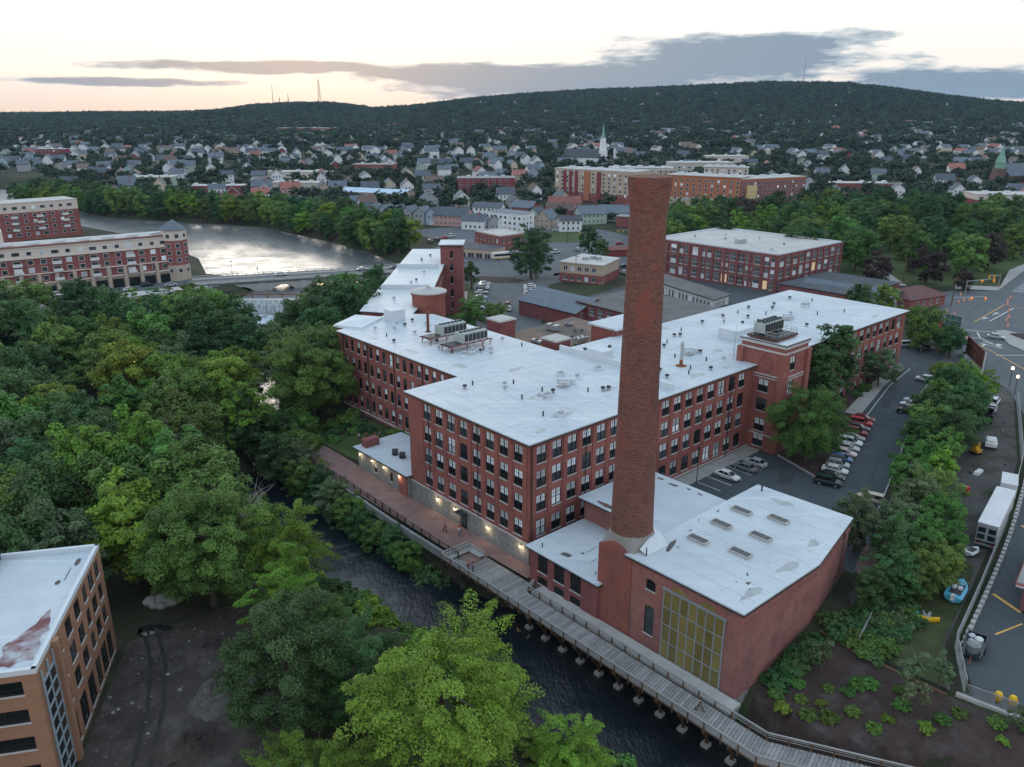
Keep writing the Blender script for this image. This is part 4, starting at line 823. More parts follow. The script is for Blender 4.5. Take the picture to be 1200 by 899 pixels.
prof += [(2.13, 53.3), (2.2, 53.6), (2.26, 54.2), (2.34, 54.9), (2.42, 55.6), (2.5, 56.3), (2.52, 56.9), (2.52, 57.05), (2.1, 57.08), (1.8, 57.05), (1.7, 55.5), (1.65, 51)]
shaft.lathe((CX, CY, 0), prof, 56); shaft.build('shaft', 'chimney_brick', K, smooth=False)
q = MB()
for z, r_ in ((57.0, 2.55),): q.lathe((CX, CY, z), [(r_ - .3, -.12), (r_, -.1), (r_, .1), (r_ - .3, .12)], 40)
q.build('rim', 'chimney_brick', K)
# cricket flashing between stack and engine house roof
q = MB(); a = [P(3.2, -22.3), P(5.6, -20.2), P(3.0, -20.2), P(-.3, -21.3)]
q.face([(*P(3.4, -22.8), 10.76), (*P(5.4, -20.3), 10.76), (*P(3.9, -19.6), 12.2), (*P(1.4, -21.3), 12.1)]); q.face([(*P(-.6, -22.6), 10.76), (*P(3.4, -22.8), 10.76), (*P(1.4, -21.3), 12.1), (*P(-.8, -21.5), 11.3)]); q.face([(*P(5.4, -20.3), 10.76), (*P(5.2, -18.0), 10.6), (*P(3.9, -19.6), 12.2)])
q.build('cricket', 'white_flashing', K); patch(K, 3.6, -23.1, 1.9, .32, .35, 10.745)
q = MB(); x, y = P(-.6, -22.5); q.tube([(x, y, 10.7), (x, y, 11.9)], [.08, .08], 6); q.build('vent_pipe', 'dark_metal', K)

# ------------------------------------------------------------------ boardwalk on raking struts over the river
BW = thing('boardwalk', (*P(-5, -20), -1.5), 'weathered grey timber boardwalk on raking struts above the dark river', 'boardwalk')
DKZ = -1.15
outer = [(-8.6, 10.2), (-8.6, -4.5), (-8.6, -5.2), (-8.6, -44.6), (-2.1, -56.8), (7.2, -73.8)]
inner = [(-3.2, 10.2), (-3.2, -4.5), (-5.0, -5.2), (-5.0, -43.8), (1.5, -55.8), (10.8, -72.8)]
def along(pl, s):
    for a, b in zip(pl, pl[1:]):
        l_ = math.hypot(b[0] - a[0], b[1] - a[1])
        if s <= l_ or b is pl[-1]: t_ = s / l_; return (a[0] + (b[0] - a[0]) * t_, a[1] + (b[1] - a[1]) * t_)
        s -= l_
def seglen(pl): return [math.hypot(b[0] - a[0], b[1] - a[1]) for a, b in zip(pl, pl[1:])]
so_, si_ = seglen(outer), seglen(inner)
npl = 0
for sgi in range(5):
    n_ = max(1, int(so_[sgi] / .42)); 
    for k in range(n_):
        t_ = (k + .5) / n_; a = tuple(outer[sgi][i] + (outer[sgi + 1][i] - outer[sgi][i]) * t_ for i in (0, 1)); b = tuple(inner[sgi][i] + (inner[sgi + 1][i] - inner[sgi][i]) * t_ for i in (0, 1))
        q = MB(); j = rng.uniform(-.03, .03); q.bar((*P(a[0], a[1]), DKZ + rng.uniform(-.012, .012)), (*P(b[0] - .02, b[1]), DKZ + rng.uniform(-.012, .012)), .36 * so_[sgi] / n_ / .42, .09); q.build('plank', 'deck_wood', BW); npl += 1
# rails: outer with close wire infill, inner timber rail
def rail(pl, name, h=1.08, step=2.2, infill=True):
    for a, b in zip(pl, pl[1:]):
        l_ = math.hypot(b[0] - a[0], b[1] - a[1]); n_ = max(1, round(l_ / step))
        tr_ = MB(); tr_.bar((*P(*a), DKZ + h), (*P(*b), DKZ + h), .2, .09); tr_.build('handrail', 'rail_wood', BW)
        md = MB()
        for z in ((.25, .45, .65, .85) if infill else (.5, .8)): md.bar((*P(*a), DKZ + z), (*P(*b), DKZ + z), .05, .10 if infill else .07)
        md.build('rail_bars', 'rail_wood', BW)
        for k in range(n_ + (1 if b == pl[-1] else 0)):
            t_ = k / n_; p = (a[0] + (b[0] - a[0]) * t_, a[1] + (b[1] - a[1]) * t_); q = MB(); q.box((*P(*p), DKZ + h / 2 - .25), (.16, .16, h + .5), MA); q.build('rail_post', 'strut_wood', BW)
rail([(-8.7, 10.2), (-8.7, -44.7), (-2.2, -56.9), (7.1, -73.9)], 'outer'); rail([(-3.1, -4.6), (-4.9, -5.3), (-4.9, -43.7), (1.6, -55.7), (10.9, -72.7)], 'inner', infill=False)
rail([(-8.6, 10.3), (-3.2, 10.3)], 'end')
for pl, off in ((outer, .3), (inner, -.3)):
    q = MB()
    for a, b in zip(pl, pl[1:]): q.bar((*P(a[0] + off, a[1]), DKZ - .24), (*P(b[0] + off, b[1]), DKZ - .24), .2, .38)
    q.build('joist', 'strut_wood', BW)
for k in range(26):
    s = 1.2 + 3.35 * k; a = along(outer, s); b = along(inner, s * sum(si_) / sum(so_))
    q = MB(); q.bar((*P(*a), DKZ - .5), (*P(*b), DKZ - .5), .24, .26); q.bar((*P(a[0] + .25, a[1]), DKZ - .5), (*P(b[0] - .9, b[1] - .3), -5.4), .2, .22); q.bar((*P(b[0] - .9, b[1]), DKZ - .5), (*P(b[0] - .9, b[1]), -5.6), .22, .24)
    q.build('strut', 'strut_wood', BW); q = MB(); q.box((*P(b[0] - .9, b[1]), -6.0), (.9, .9, .9), MA); q.build('footing', 'concrete', BW)
q = MB(); q.bar((*P(-3.55, -5.6), -1.12), (*P(-3.4, -38.6), -1.12), 2.3, .4); q.build('stone_ledge', 'concrete', BW)
# built-in corner bench
bn = thing('corner_bench', (*P(-5.2, 8.6), DKZ), 'angled timber bench built into the end of the boardwalk', 'bench')
for (a, b, nm, z, h, w_) in (((-8.3, 9.8), (-3.6, 9.8), 'backrest', .55, .95, .14), ((-8.3, 9.2), (-3.6, 9.2), 'seat', .42, .12, .95), ((-3.55, 9.8), (-3.55, 6.2), 'backrest', .55, .95, .14), ((-4.1, 8.7), (-4.1, 6.2), 'seat', .42, .12, .95)):
    q = MB(); q.bar((*P(*a), DKZ + z), (*P(*b), DKZ + z), w_, h); q.build(nm, 'rail_wood', bn)
for (u, v) in ((-7.6, 9.2), (-4.6, 9.2), (-4.1, 6.6)): q = MB(); q.box((*P(u, v), DKZ + .2), (.7, .5, .36), MA); q.build('leg', 'strut_wood', bn)
# dark iron fence along the brick walk
fe = thing('riverside_fence', (*P(-6.6, 18), -1.1), 'black iron fence on river edge of the brick walk', 'fence')
for v in np.arange(8.6, 58, 2.4): x, y = P(-6.55 - .25 * math.sin(v / 9), v); MB().box((x, y, -.5), (.12, .12, 1.25), MA).build('post', 'black_frame', fe)
q = MB()
for v in np.arange(8.6, 57, 2.4):
    a = (*P(-6.55 - .25 * math.sin(v / 9), v), 0); b = (*P(-6.55 - .25 * math.sin((v + 2.4) / 9), v + 2.4), 0)
    for z in (.05, -.85): q.bar((a[0], a[1], z), (b[0], b[1], z), .06)
    for k in range(1, 12): t_ = k / 12; q.bar((a[0] + (b[0] - a[0]) * t_, a[1] + (b[1] - a[1]) * t_, -.85), (a[0] + (b[0] - a[0]) * t_, a[1] + (b[1] - a[1]) * t_, .05), .03)
q.build('railing', 'black_frame', fe)
# retaining wall beneath the walk
q = MB()
for a, b in zip([(-7.2, 6), (-7.5, 26), (-7.0, 44)], [(-7.5, 26), (-7.0, 44), (-7.2, 58)]): q.bar((*P(*a), -1.7), (*P(*b), -1.7), .5, 1.3)
rw = q.build('retaining_wall', 'granite'); tag(rw, 'rough granite retaining wall under the brick riverside walk', 'wall')
# ------------------------------------------------------------------ trees
def leaf_mat(name, col, hue=.03, val=.28, trans=.22):
    m = bpy.data.materials.new(name); m.use_nodes = True; t = m.node_tree; nd = t.nodes; b = nd['Principled BSDF']; b.inputs['Roughness'].default_value = .62; b.inputs['Specular IOR Level'].default_value = .25
    at = nd.new('ShaderNodeAttribute'); at.attribute_name = 'tone'; oi = nd.new('ShaderNodeObjectInfo'); hs = nd.new('ShaderNodeHueSaturation')
    mr = nd.new('ShaderNodeMapRange'); mr.inputs[3].default_value = 1 - val; mr.inputs[4].default_value = 1 + val; t.links.new(oi.outputs['Random'], mr.inputs[0])
    m2 = nd.new('ShaderNodeMath'); m2.operation = 'MULTIPLY'; t.links.new(mr.outputs[0], m2.inputs[0])
    m3 = nd.new('ShaderNodeMapRange'); m3.inputs[3].default_value = .55; m3.inputs[4].default_value = 1.5; t.links.new(at.outputs['Fac'], m3.inputs[0]); t.links.new(m3.outputs[0], m2.inputs[1])
    wn = nd.new('ShaderNodeMath'); wn.operation = 'MULTIPLY'; wn.inputs[1].default_value = 7.31; fr = nd.new('ShaderNodeMath'); fr.operation = 'FRACT'; t.links.new(oi.outputs['Random'], wn.inputs[0]); t.links.new(wn.outputs[0], fr.inputs[0])
    mh = nd.new('ShaderNodeMapRange'); mh.inputs[3].default_value = .5 - hue; mh.inputs[4].default_value = .5 + hue; t.links.new(fr.outputs[0], mh.inputs[0]); t.links.new(mh.outputs[0], hs.inputs['Hue'])
    hs.inputs['Color'].default_value = (*col, 1); t.links.new(m2.outputs[0], hs.inputs['Value']); t.links.new(hs.outputs[0], b.inputs['Base Color'])
    tr = nd.new('ShaderNodeBsdfTranslucent'); t.links.new(hs.outputs[0], tr.inputs[0]); mx_ = nd.new('ShaderNodeMixShader'); mx_.inputs[0].default_value = trans
    t.links.new(b.outputs[0], mx_.inputs[1]); t.links.new(tr.outputs[0], mx_.inputs[2]); t.links.new(mx_.outputs[0], nd['Material Output'].inputs[0]); MATS[name] = m
leaf_mat('leaf_bright', (.160, .250, .030)); leaf_mat('leaf_mid', (.108, .205, .042)); leaf_mat('leaf_dark', (.062, .138, .044)); leaf_mat('leaf_grey', (.11, .16, .075)); leaf_mat('leaf_purple', (.050, .034, .030), .02); leaf_mat('leaf_far', (.042, .072, .040), .025, .4, .12)
leaf_mat('leaf_deep', (.052, .115, .036))
def crown(name, seed, rx, rz, ncl, per, leaf, m, clump=.30, squash=.8, drop=.75, lump=.22, top=0.0, spray=.55):
    """a crown of leaf clumps spread through an uneven volume; centre at the origin"""
    g = np.random.default_rng(seed)
    d = g.normal(size=(ncl * 3, 3)); d /= np.linalg.norm(d, axis=1)[:, None]; d = d[d[:, 2] > -drop][:ncl]; n = len(d)
    az_ = np.arctan2(d[:, 1], d[:, 0]); ph = g.uniform(0, 6.28, 4)
    lob = 1 + lump * (np.sin(2 * az_ + ph[0]) * .5 + np.sin(3 * az_ + 2 * d[:, 2] + ph[1]) * .5 + .5 * np.sin(5 * az_ + 4 * d[:, 2] + ph[2]))
    rad = np.where(g.random(n) < .72, g.uniform(.78, 1.0, n), g.uniform(.35, .78, n)) * lob
    taper = 1 - top * np.clip(d[:, 2], 0, 1)
    c = d * rad[:, None] * np.array([rx, rx, rz]) * .90; c[:, :2] *= taper[:, None]
    rc = rx * clump * g.uniform(.6, 1.35, n)
    k = g.poisson(per, n) + 4; idx = np.repeat(np.arange(n), k); N_ = len(idx)
    e = g.normal(size=(N_, 3)); e /= np.linalg.norm(e, axis=1)[:, None]; flip = (e[:, 2] < -.15) & (g.random(N_) < .8); e[flip, 2] *= -1
    # each clump is a spray of leaves reaching outwards and a little down
    od_ = d * np.array([1, 1, .35]) + np.array([0, 0, -.12]) + g.normal(size=(n, 3)) * .28; od_ /= np.linalg.norm(od_, axis=1)[:, None]
    tt = g.uniform(-.9, 1.25, N_); wid = 1 - .55 * np.clip(np.abs(tt - .1), 0, 1.2)
    p = c[idx] + od_[idx] * (tt * rc[idx] * 1.15 * spray)[:, None] + e * (rc[idx] * (1.05 - .27 * spray) * wid)[:, None] * np.array([1, 1, squash]) * (g.uniform(.35, 1.08, N_) ** .5)[:, None]
    nrm = e * .7 + d[idx] * .35 + np.array([0, 0, .45]) + g.normal(size=(N_, 3)) * .42; nrm /= np.linalg.norm(nrm, axis=1)[:, None]
    a = np.cross(nrm, g.normal(size=(N_, 3))); a /= np.linalg.norm(a, axis=1)[:, None]; b = np.cross(nrm, a)
    s = leaf * g.uniform(.65, 1.35, N_)[:, None]
    co_ = np.empty((N_, 4, 3)); co_[:, 0] = p + a * s * .62; co_[:, 1] = p + b * s * .40 + a * s * .08; co_[:, 2] = p - a * s * .55; co_[:, 3] = p - b * s * .40 + a * s * .08
    me = np_mesh(name, co_.reshape(-1, 3), np.arange(N_ * 4).reshape(-1, 4), [m])
    tone = np.clip(g.normal(.45, .17, n)[idx] + g.normal(0, .16, N_), 0, 1)
    at = me.attributes.new('tone', 'FLOAT', 'FACE'); at.data.foreach_set('value', tone.astype(np.float32)); return me
def trunk_mesh(name, seed, h, rx, rz, zc, r0=.32, m='bark', limbs=7, bare=False):
    g = random.Random(seed); q = MB(); top_ = zc + rz * .45
    pts = [(0, 0, -.8)]; x = y = 0
    for k in range(1, 6): x += g.uniform(-.25, .25); y += g.uniform(-.25, .25); pts.append((x, y, top_ * k / 5))
    q.tube(pts, [r0 * 1.25, r0, r0 * .85, r0 * .66, r0 * .45, r0 * .2], 7)
    for k in range(limbs):
        a = 6.28 * k / limbs + g.uniform(-.4, .4); z = g.uniform(.35, .85) * top_; b_ = pts[min(5, max(1, int(z / top_ * 5)))]
        L_ = rx * g.uniform(.55, .88); e = (b_[0] + L_ * math.cos(a), b_[1] + L_ * math.sin(a), min(z + L_ * g.uniform(.5, 1.0), zc + rz * .7)); mid_ = (b_[0] + L_ * .45 * math.cos(a + .15), b_[1] + L_ * .45 * math.sin(a + .15), z + (e[2] - z) * .35)
        q.tube([(b_[0], b_[1], z), mid_, e], [r0 * .4, r0 * .26, r0 * .08], 5)
        if bare:
            for j in range(6):
                t_ = g.uniform(.3, 1); s = tuple(mid_[i] + (e[i] - mid_[i]) * t_ for i in range(3)); dd = (g.uniform(-1, 1), g.uniform(-1, 1), g.uniform(.2, 1.2)); l2 = rx * .38
                q.tube([s, tuple(s[i] + dd[i] * l2 for i in range(3))], [r0 * .12, r0 * .03], 4)
    return q.mesh(name, [m])
TP = {}
def tree_type(key, seed, h, rx, rz, ncl, per, leaf, m, r0=.32, **k):
    zc = h - rz * .98
    TP[key] = (crown('crown', seed, rx, rz, ncl, per, leaf, m, **k), trunk_mesh('trunk', seed, h, rx, rz, zc, r0), zc, h)
# name: height 15 unless noted; crowns about 12 m wide
for i, (m, tag_) in enumerate((('leaf_mid', 'mid'), ('leaf_dark', 'dark'), ('leaf_bright', 'bright'), ('leaf_grey', 'grey'), ('leaf_deep', 'deep'))):
    tree_type(tag_ + '0', 100 + i, 15, 6.2, 6.9, 100, 125, .40, m, clump=.25, drop=.96); tree_type(tag_ + '1', 200 + i, 16, 5.4, 7.5, 95, 125, .40, m, clump=.26, drop=.96, lump=.3, top=.25)
tree_type('mid2', 301, 14, 6.8, 6.2, 108, 115, .40, 'leaf_mid', lump=.34, clump=.23, drop=.96); tree_type('dark2', 302, 14, 6.6, 6.3, 108, 115, .40, 'leaf_dark', lump=.34, clump=.23, drop=.96)
tree_type('purple0', 303, 13, 6, 6.2, 90, 115, .40, 'leaf_purple', clump=.25, drop=.96)
tree_type('pine0', 304, 12, 3.2, 5.4, 46, 90, .40, 'leaf_deep', top=.8, clump=.34)
tree_type('sapling', 305, 5, 1.7, 1.9, 22, 42, .26, 'leaf_grey', r0=.07, lump=.3, clump=.3)
tree_type('tall', 306, 22, 5.0, 9.0, 90, 95, .46, 'leaf_deep', r0=.35, top=.3)
tree_type('hero_bright', 401, 19.5, 10.8, 9.0, 230, 330, .235, 'leaf_bright', r0=.5, clump=.165, lump=.30, spray=1.0); tree_type('hero_dark', 402, 16.5, 7.2, 8.0, 170, 300, .23, 'leaf_dark', r0=.42, clump=.20, drop=.96)
tree_type('hero_mid', 403, 16, 7.6, 7.2, 175, 290, .24, 'leaf_mid', r0=.42, clump=.20, drop=.96); tree_type('hero_yellow', 404, 15, 5.6, 6.8, 92, 260, .24, 'leaf_bright', r0=.35, clump=.23, lump=.40, spray=1.0)
bare_m = trunk_mesh('branches', 77, 13, 5, 5, 8, .24, 'pale_bark', 10, True)
def tree(key, x, y, scale, label, group=None, name='tree', z=None, rz=None, sx=1.0):
    cm, tm, zc, h = TP[key]; z = Tz(x, y) if z is None else z
    o = thing(name, (x, y, z), label, 'tree', group, rng.uniform(0, 6.28) if rz is None else rz, scale)
    c = put(cm, 'crown', o, (0, 0, zc)); put(tm, 'trunk', o)
    if sx != 1.0: c.scale = (sx, sx, 1 / sx ** .5)
    return o
# the big trees on the near bank
for a in [('hero_bright', -6.6, 66.0, .86, 'huge bright yellow-green maple overhanging the river opposite the boardwalk'), ('hero_dark', -24.2, 72.5, 1.02, 'dense dark green tree beside the dirt building site'),
          ('hero_mid', -41.4, 96.5, 1.12, 'big round deep green tree at the head of the dirt site'), ('hero_yellow', -31.2, 98, .95, 'slim ragged yellow-green tree between the round tree and the river'),
          ('hero_yellow', -29.6, 88.5, .78, 'smaller yellow-green tree leaning over the edge of the dirt site'), ('hero_mid', -24.2, 82.5, .66, 'mid green tree on river bank behind the dense dark tree'),
          ('hero_yellow', 5.8, 63.8, .62, 'low bright green tree below the boardwalk bend, at the water'), ('hero_dark', -16.8, 75.0, .72, 'dark tree tucked behind the huge bright maple'), ('hero_mid', -43.5, 165.0, 1.32, 'largest spreading tree against the end of the mill wing'),
          ('hero_bright', -18.5, 58.5, .55, 'bright leafy tree at the foot of the huge maple')]:
    tree(a[0], a[1], a[2], a[3], a[4])
HEROES = [(-8, 67, 11), (-24, 72, 7), (-41, 96, 8), (-31, 98, 5), (-30, 88, 4), (-23, 86, 5), (-16, 75, 5), (-43.5, 165, 10), (6, 64, 3)]
# woodland between the channels and along both banks
pts = []; g = random.Random(5)
site = [(-80, 20), (-80, 90), (-50, 92.5), (-40, 99), (-28, 99), (-22, 66), (-18, 20)]
def wood_ok(x, y):
    if abs(x) / y > .73: return False
    if x < -98 and y > 216 + (x + 178) * .36: return False
    if x >= -98 and y > (214 if x > -92 else 236): return False
    u, v = UV(x, y)
    if u > -34.5 and v < 60: return False
    if u > -7.5 and v < 66: return False
    if u > 7 and v < 84: return False
    if x > -39.5 and y > 150: return False
    if x > -12 and y < 150: return False
    if poly_sd(np.array(x), np.array(y), site) < 3: return False
    return Tz(x, y) > -5.6
for _ in range(30000):
    x, y = g.uniform(-215, -8), g.uniform(88, 284); r_ = 8.3 if y < 190 else 10.2
    if any((x - a) ** 2 + (y - b) ** 2 < (c + 3.0) ** 2 for a, b, c in HEROES): continue
    if any((x - a) ** 2 + (y - b) ** 2 < r_ * r_ for a, b in pts) or not wood_ok(x, y): continue
    pts.append((x, y))
WL = {'mid': 'mid green broadleaf tree in the woodland across the river', 'dark': 'dark green broadleaf tree in the woodland across the river', 'bright': 'yellow-green broadleaf tree in the woodland across the river', 'grey': 'grey-green airy tree in the woodland across the river', 'deep': 'deep bottle-green tree in the woodland across the river'}
def wood_label(sp, x, y):
    zone = ('below the apartment terrace', 'terrace') if y > 212 else ('on the wooded island between the two channels', 'island') if x > -103 and y > 160 and x < -60 else ('on the wooded bank behind the orange brick block', 'orange block') if y < 130 else ('beside the narrow rapids', 'rapids')
    return WL[sp].replace('in the woodland across the river', zone[0]), sp + ' trees ' + zone[1]
for (x, y) in pts:
    sp = g.choices(['mid', 'dark', 'bright', 'grey', 'deep'], [35, 22, 22, 7, 14])[0]; kk = sp + g.choice(['0', '1'] if sp not in ('mid', 'dark') else ['0', '1', '2'])
    tree(kk, x, y, g.uniform(.9, 1.2) * (1.0 if y < 190 else 1.2), *wood_label(sp, x, y))
for (x, y) in [(-98, 218), (-122, 226), (-84, 178), (-58, 128), (-39, 104)]:
    o = thing('bare_tree', (x, y, Tz(x, y)), 'leafless pale grey tree among the woodland crowns', 'tree', 'bare trees in the woodland', g.uniform(0, 6), 1.25); put(bare_m, 'branches', o)
print('woodland', len(pts))
# trees along the far shore of the pond
SL = {'mid': 'mid green shoreline tree on far bank of the pond', 'dark': 'dark green shoreline tree on far bank of the pond', 'bright': 'light green shoreline tree on far bank of the pond', 'deep': 'bottle-green shoreline tree on far bank of the pond'}
shore = [(-395, 655), (-262, 532), (-205, 509), (-150, 488), (-98, 434), (-68, 396), (-48, 362)]; sp_ = []
for a, b in zip(shore, shore[1:]):
    L_ = math.hypot(b[0] - a[0], b[1] - a[1])
    for k in range(int(L_ / 11)):
        t_ = (k + .5) / int(L_ / 11)
        for off in (-1, 8): sp_.append((a[0] + (b[0] - a[0]) * t_ + g.uniform(-3, 3) + off * .5, a[1] + (b[1] - a[1]) * t_ + off + g.uniform(-2, 2)))
for (x, y) in sp_:
    if abs(x) / y > .74: continue
    sp = g.choices(['mid', 'dark', 'bright', 'deep'], [40, 20, 20, 20])[0]; tree(sp + g.choice('01'), x, y, g.uniform(.85, 1.2), SL[sp], sp + ' shoreline trees')
# bank between the dam and the mill's back
for (x, y, k, s) in [(-55, 262, 'mid0', .85), (-47, 268, 'dark0', .8), (-44, 258, 'deep0', 1.0), (-60, 250, 'dark2', .9), (-52, 243, 'mid2', 1.0), (-45, 232, 'mid0', .9), (-50, 220, 'dark0', .9), (-43, 212, 'deep1', .85), (-48, 200, 'mid1', .9), (-47, 190, 'mid0', 1.0), (-52, 182, 'dark0', 1.0), (-46, 177, 'deep0', .9), (-60, 222, 'mid1', .9), (-58, 210, 'dark1', .95)]:
    tree(k, x, y, s, 'leafy tree on the bank between the dam and the narrow mill wing', 'trees below the dam by the north wing')
# park beyond the wing
PK = {'mid': 'mid green park tree on the common', 'dark': 'dark green park tree on the common', 'bright': 'yellowish green park tree on the common', 'purple': 'dark purple copper-leaved tree on the common', 'deep': 'bottle-green park tree on the common'}
park = []
PPOLY = [(70, 352), (105, 332), (118, 312), (140, 300), (150, 296), (172, 300), (205, 330), (245, 378), (300, 450), (250, 520), (165, 525), (110, 480), (62, 420)]
def clear_path(x, y): return not (128 < x - (y - 290) * .18 + 14 < 164 and 286 < y < 345)
for _ in range(6000):
    x, y = g.uniform(60, 330), g.uniform(290, 530)
    if poly_sd(np.array(x), np.array(y), PPOLY) > 0 or any((x - a) ** 2 + (y - b) ** 2 < 15 ** 2 for a, b in park): continue
    if abs(x - (142 + (y - 290) * .2)) < 8 and y < 372: continue
    park.append((x, y))
for (x, y) in park:
    sp = g.choices(['mid', 'dark', 'bright', 'deep', 'purple'], [30, 30, 12, 24, 5])[0]; tree(sp + ('0' if sp == 'purple' else g.choice('01')), x, y, g.uniform(1.05, 1.35) * (1.0 if y < 430 else .82), PK[sp], sp + ' trees on the common')
for (x, y, k, s, l) in [(130, 285, 'purple0', .95, 'purple-leaved tree beside the red-roofed shop'), (150, 289, 'purple0', 1.0, 'broad purple-leaved tree at the corner of the common'), (157, 277, 'purple0', .6, 'small purple-leaved tree by the crossing'), (107, 203, 'mid0', .85, 'round tree behind the mill end wall, by the drive'), (110.5, 211, 'dark0', .6, 'dark tree beside the green-backed billboard'), (114.6, 203, 'mid1', .45, 'bushy tree at the foot of the green-backed billboard'), (111, 196, 'dark2', .62, 'low spreading tree at the car park entrance'),
                        (102, 232, 'dark0', .8, 'tree in the yard behind the mill wing end'), (112, 236, 'mid1', .75, 'lighter tree beside the red-roofed shop yard'), (7.4, 307, 'hero_dark', 1.2, 'very large dark tree at the back car park entrance'), (-10.9, 231, 'mid2', .75, 'bushy tree between the mill wings and the back car park'), (-4.5, 229, 'mid0', .62, 'round tree beside the brown-roofed court block'), (-14.8, 288, 'pine0', .95, 'dark conical evergreen on the car park island'), (34, 357, 'deep1', .85, 'dark upright tree beside the town crossing'), (39, 350, 'dark0', .6, 'small dark tree at the town crossing'),
                        (15, 214, 'mid0', .42, 'low bush-like tree behind the brown-roofed block'), (92, 251, 'bright0', .35, 'small yellowish tree beside the big factory')]: tree(k, x, y, s, l)
# car park trees
for (u, v, k, s, l) in [(58.8, -11.8, 'hero_mid', .93, 'round full tree on the planted island before the stair tower'), (83, -3.6, 'tall', .95, 'tall dark columnar tree against the long mill facade'), (78, -3.9, 'tall', .78, 'second columnar tree against the mill facade beside the stair tower'), (106.5, -3.0, 'grey0', .62, 'grey-green spreading tree over the entrance canopy')]: x, y = P(u, v); tree(k, x, y, s, l)
hd = [(115, -13.6, 'bright0', .46), (117.5, -17, 'bright1', .46), (111, -17, 'bright0', .55), (106, -18.5, 'mid0', .66), (107, -23.5, 'bright1', .6), (101, -19.5, 'dark0', .68), (99, -24.5, 'dark1', .66), (94, -21.5, 'mid1', .66), (92, -26.5, 'dark0', .7), (87, -22.5, 'dark2', .68), (85.5, -28, 'deep0', .72), (80, -24.6, 'mid0', .66), (78, -29.5, 'dark0', .66), (73, -26.5, 'dark1', .62), (70.5, -31, 'mid1', .62), (65, -29, 'mid2', .56), (63, -33.5, 'bright1', .56), (57, -31.4, 'mid0', .58), (55, -36, 'mid2', .6), (49, -35.5, 'grey1', .6), (47.5, -40, 'mid0', .55), (41, -36.5, 'grey0', .52), (38, -41, 'mid1', .56), (33, -39.5, 'dark0', .58), (35, -33.2, 'grey1', .62), (30.5, -44.2, 'mid2', .5), (35.5, -45, 'mid0', .46), (26.5, -42.2, 'dark2', .5), (42.5, -43.4, 'mid1', .44), (22.5, -41.6, 'dark0', .42)]
for (u, v, k, s) in hd:
    x, y = P(u, v); c_ = {'b': 'bright green', 'm': 'mid green', 'd': 'dark green', 'g': 'thin grey-green'}[k[0]]; tree(k, x, y, s, c_ + ' tree in the belt between car park and gravel yard', c_ + ' trees of the yard belt')
# shrubs
SH = {}
for i, m in enumerate(('leaf_mid', 'leaf_dark', 'leaf_bright', 'leaf_grey')): SH[i] = crown('foliage', 500 + i, 1.15, .8, 26, 46, .26, m, clump=.42, drop=.3, lump=.3)
def shrub(x, y, s, label, group, i=None, z=None):
    o = put(SH[rng.randrange(4) if i is None else i], 'shrub', None, (x, y, (Tz(x, y) if z is None else z) + .45 * s), rng.uniform(0, 6.28)); o.scale = (s, s, s * rng.uniform(.8, 1.15)); tag(o, label, 'shrub', group)
for _ in range(110):
    v = g.uniform(11, 60); u = -7.8 - g.uniform(0, 2.3); x, y = P(u, v); shrub(x, y, g.uniform(.9, 1.9), 'wild shrub on the steep river bank below the brick walk', 'shrubs on the mill-side river bank', g.choice((0, 0, 1, 1, 3)))
for (u, v, k, s) in [(-9.6, 18.5, 'mid0', .44), (-9.2, 22.5, 'dark0', .42), (-9.6, 27, 'mid2', .40), (-9.4, 32, 'dark2', .46), (-9.0, 37, 'mid0', .52), (-9.4, 42, 'grey0', .6), (-9.0, 47, 'dark1', .6), (-9.6, 52, 'mid1', .66), (-8.2, 56, 'grey1', .7), (-10, 61, 'dark0', .8), (-5, 64, 'mid0', .8), (-8, 68, 'deep0', .95), (-2, 70, 'mid2', .85), (-11.5, 74, 'dark1', 1.0)]:
    x, y = P(u, v); tree(k, x, y, s, {'m': 'mid green', 'd': 'dark green', 'g': 'grey-green'}[k[0]] + ' low tree crowding the river bank beside the brick walk', {'m': 'mid green', 'd': 'dark green', 'g': 'grey-green'}[k[0]] + ' trees beside the brick walk')
for _ in range(60):
    v = g.uniform(-38, 60); x, y = P(-21 - g.uniform(0, 4), v); shrub(x, y, g.uniform(1.2, 2.2), 'wild shrub on the wooded bank opposite the mill', 'shrubs on the wooded river bank', g.choice((0, 1, 1, 2)))
for (u, v) in [(2, -40.5), (.5, -42.2), (3.2, -43), (5.0, -41.6), (1.6, -44.8), (4.2, -45), (6.4, -44.6), (2.8, -46.8), (7.2, -46.6), (5.2, -48.2), (9.4, -48), (4.6, -51), (6.6, -51.6), (8.8, -52), (10.6, -50.8), (7.8, -55.2), (9.6, -56), (11.4, -57), (12.4, -60.4), (10.8, -61.6), (13.6, -63), (8.6, -47)]: x, y = P(u, v); shrub(x, y, g.uniform(.5, .82), 'small clipped shrub in the mulched planting bed', 'shrubs of the planting bed', g.choice((2, 0, 0)))
for _ in range(60):
    u = g.uniform(3, 27); v = -38.9 - g.uniform(.4, 2.2) - (g.uniform(0, 5) if u > 12 else 0); x, y = P(u, v); shrub(x, y, g.uniform(.6, 1.3), 'dark rambling shrub along the foot of the engine house', 'shrubs along the engine house wall', 1)
for _ in range(24):
    u = g.uniform(13, 24); v = g.uniform(-47, -43); x, y = P(u, v); shrub(x, y, g.uniform(.6, 1.4), 'low scrub at the edge of the gravel yard', 'scrub of the gravel yard', g.choice((0, 1, 3)))
for (u, v, s) in [(7.8, -42.8, 1.0), (11.6, -51.6, 1.0), (13.4, -53.8, .9), (8.6, -52.8, .95), (12.8, -62.2, .7)]: x, y = P(u, v); tree('sapling', x, y, s, 'thin young staked tree in the mulched planting bed', 'saplings of the planting bed', 'sapling_tree')
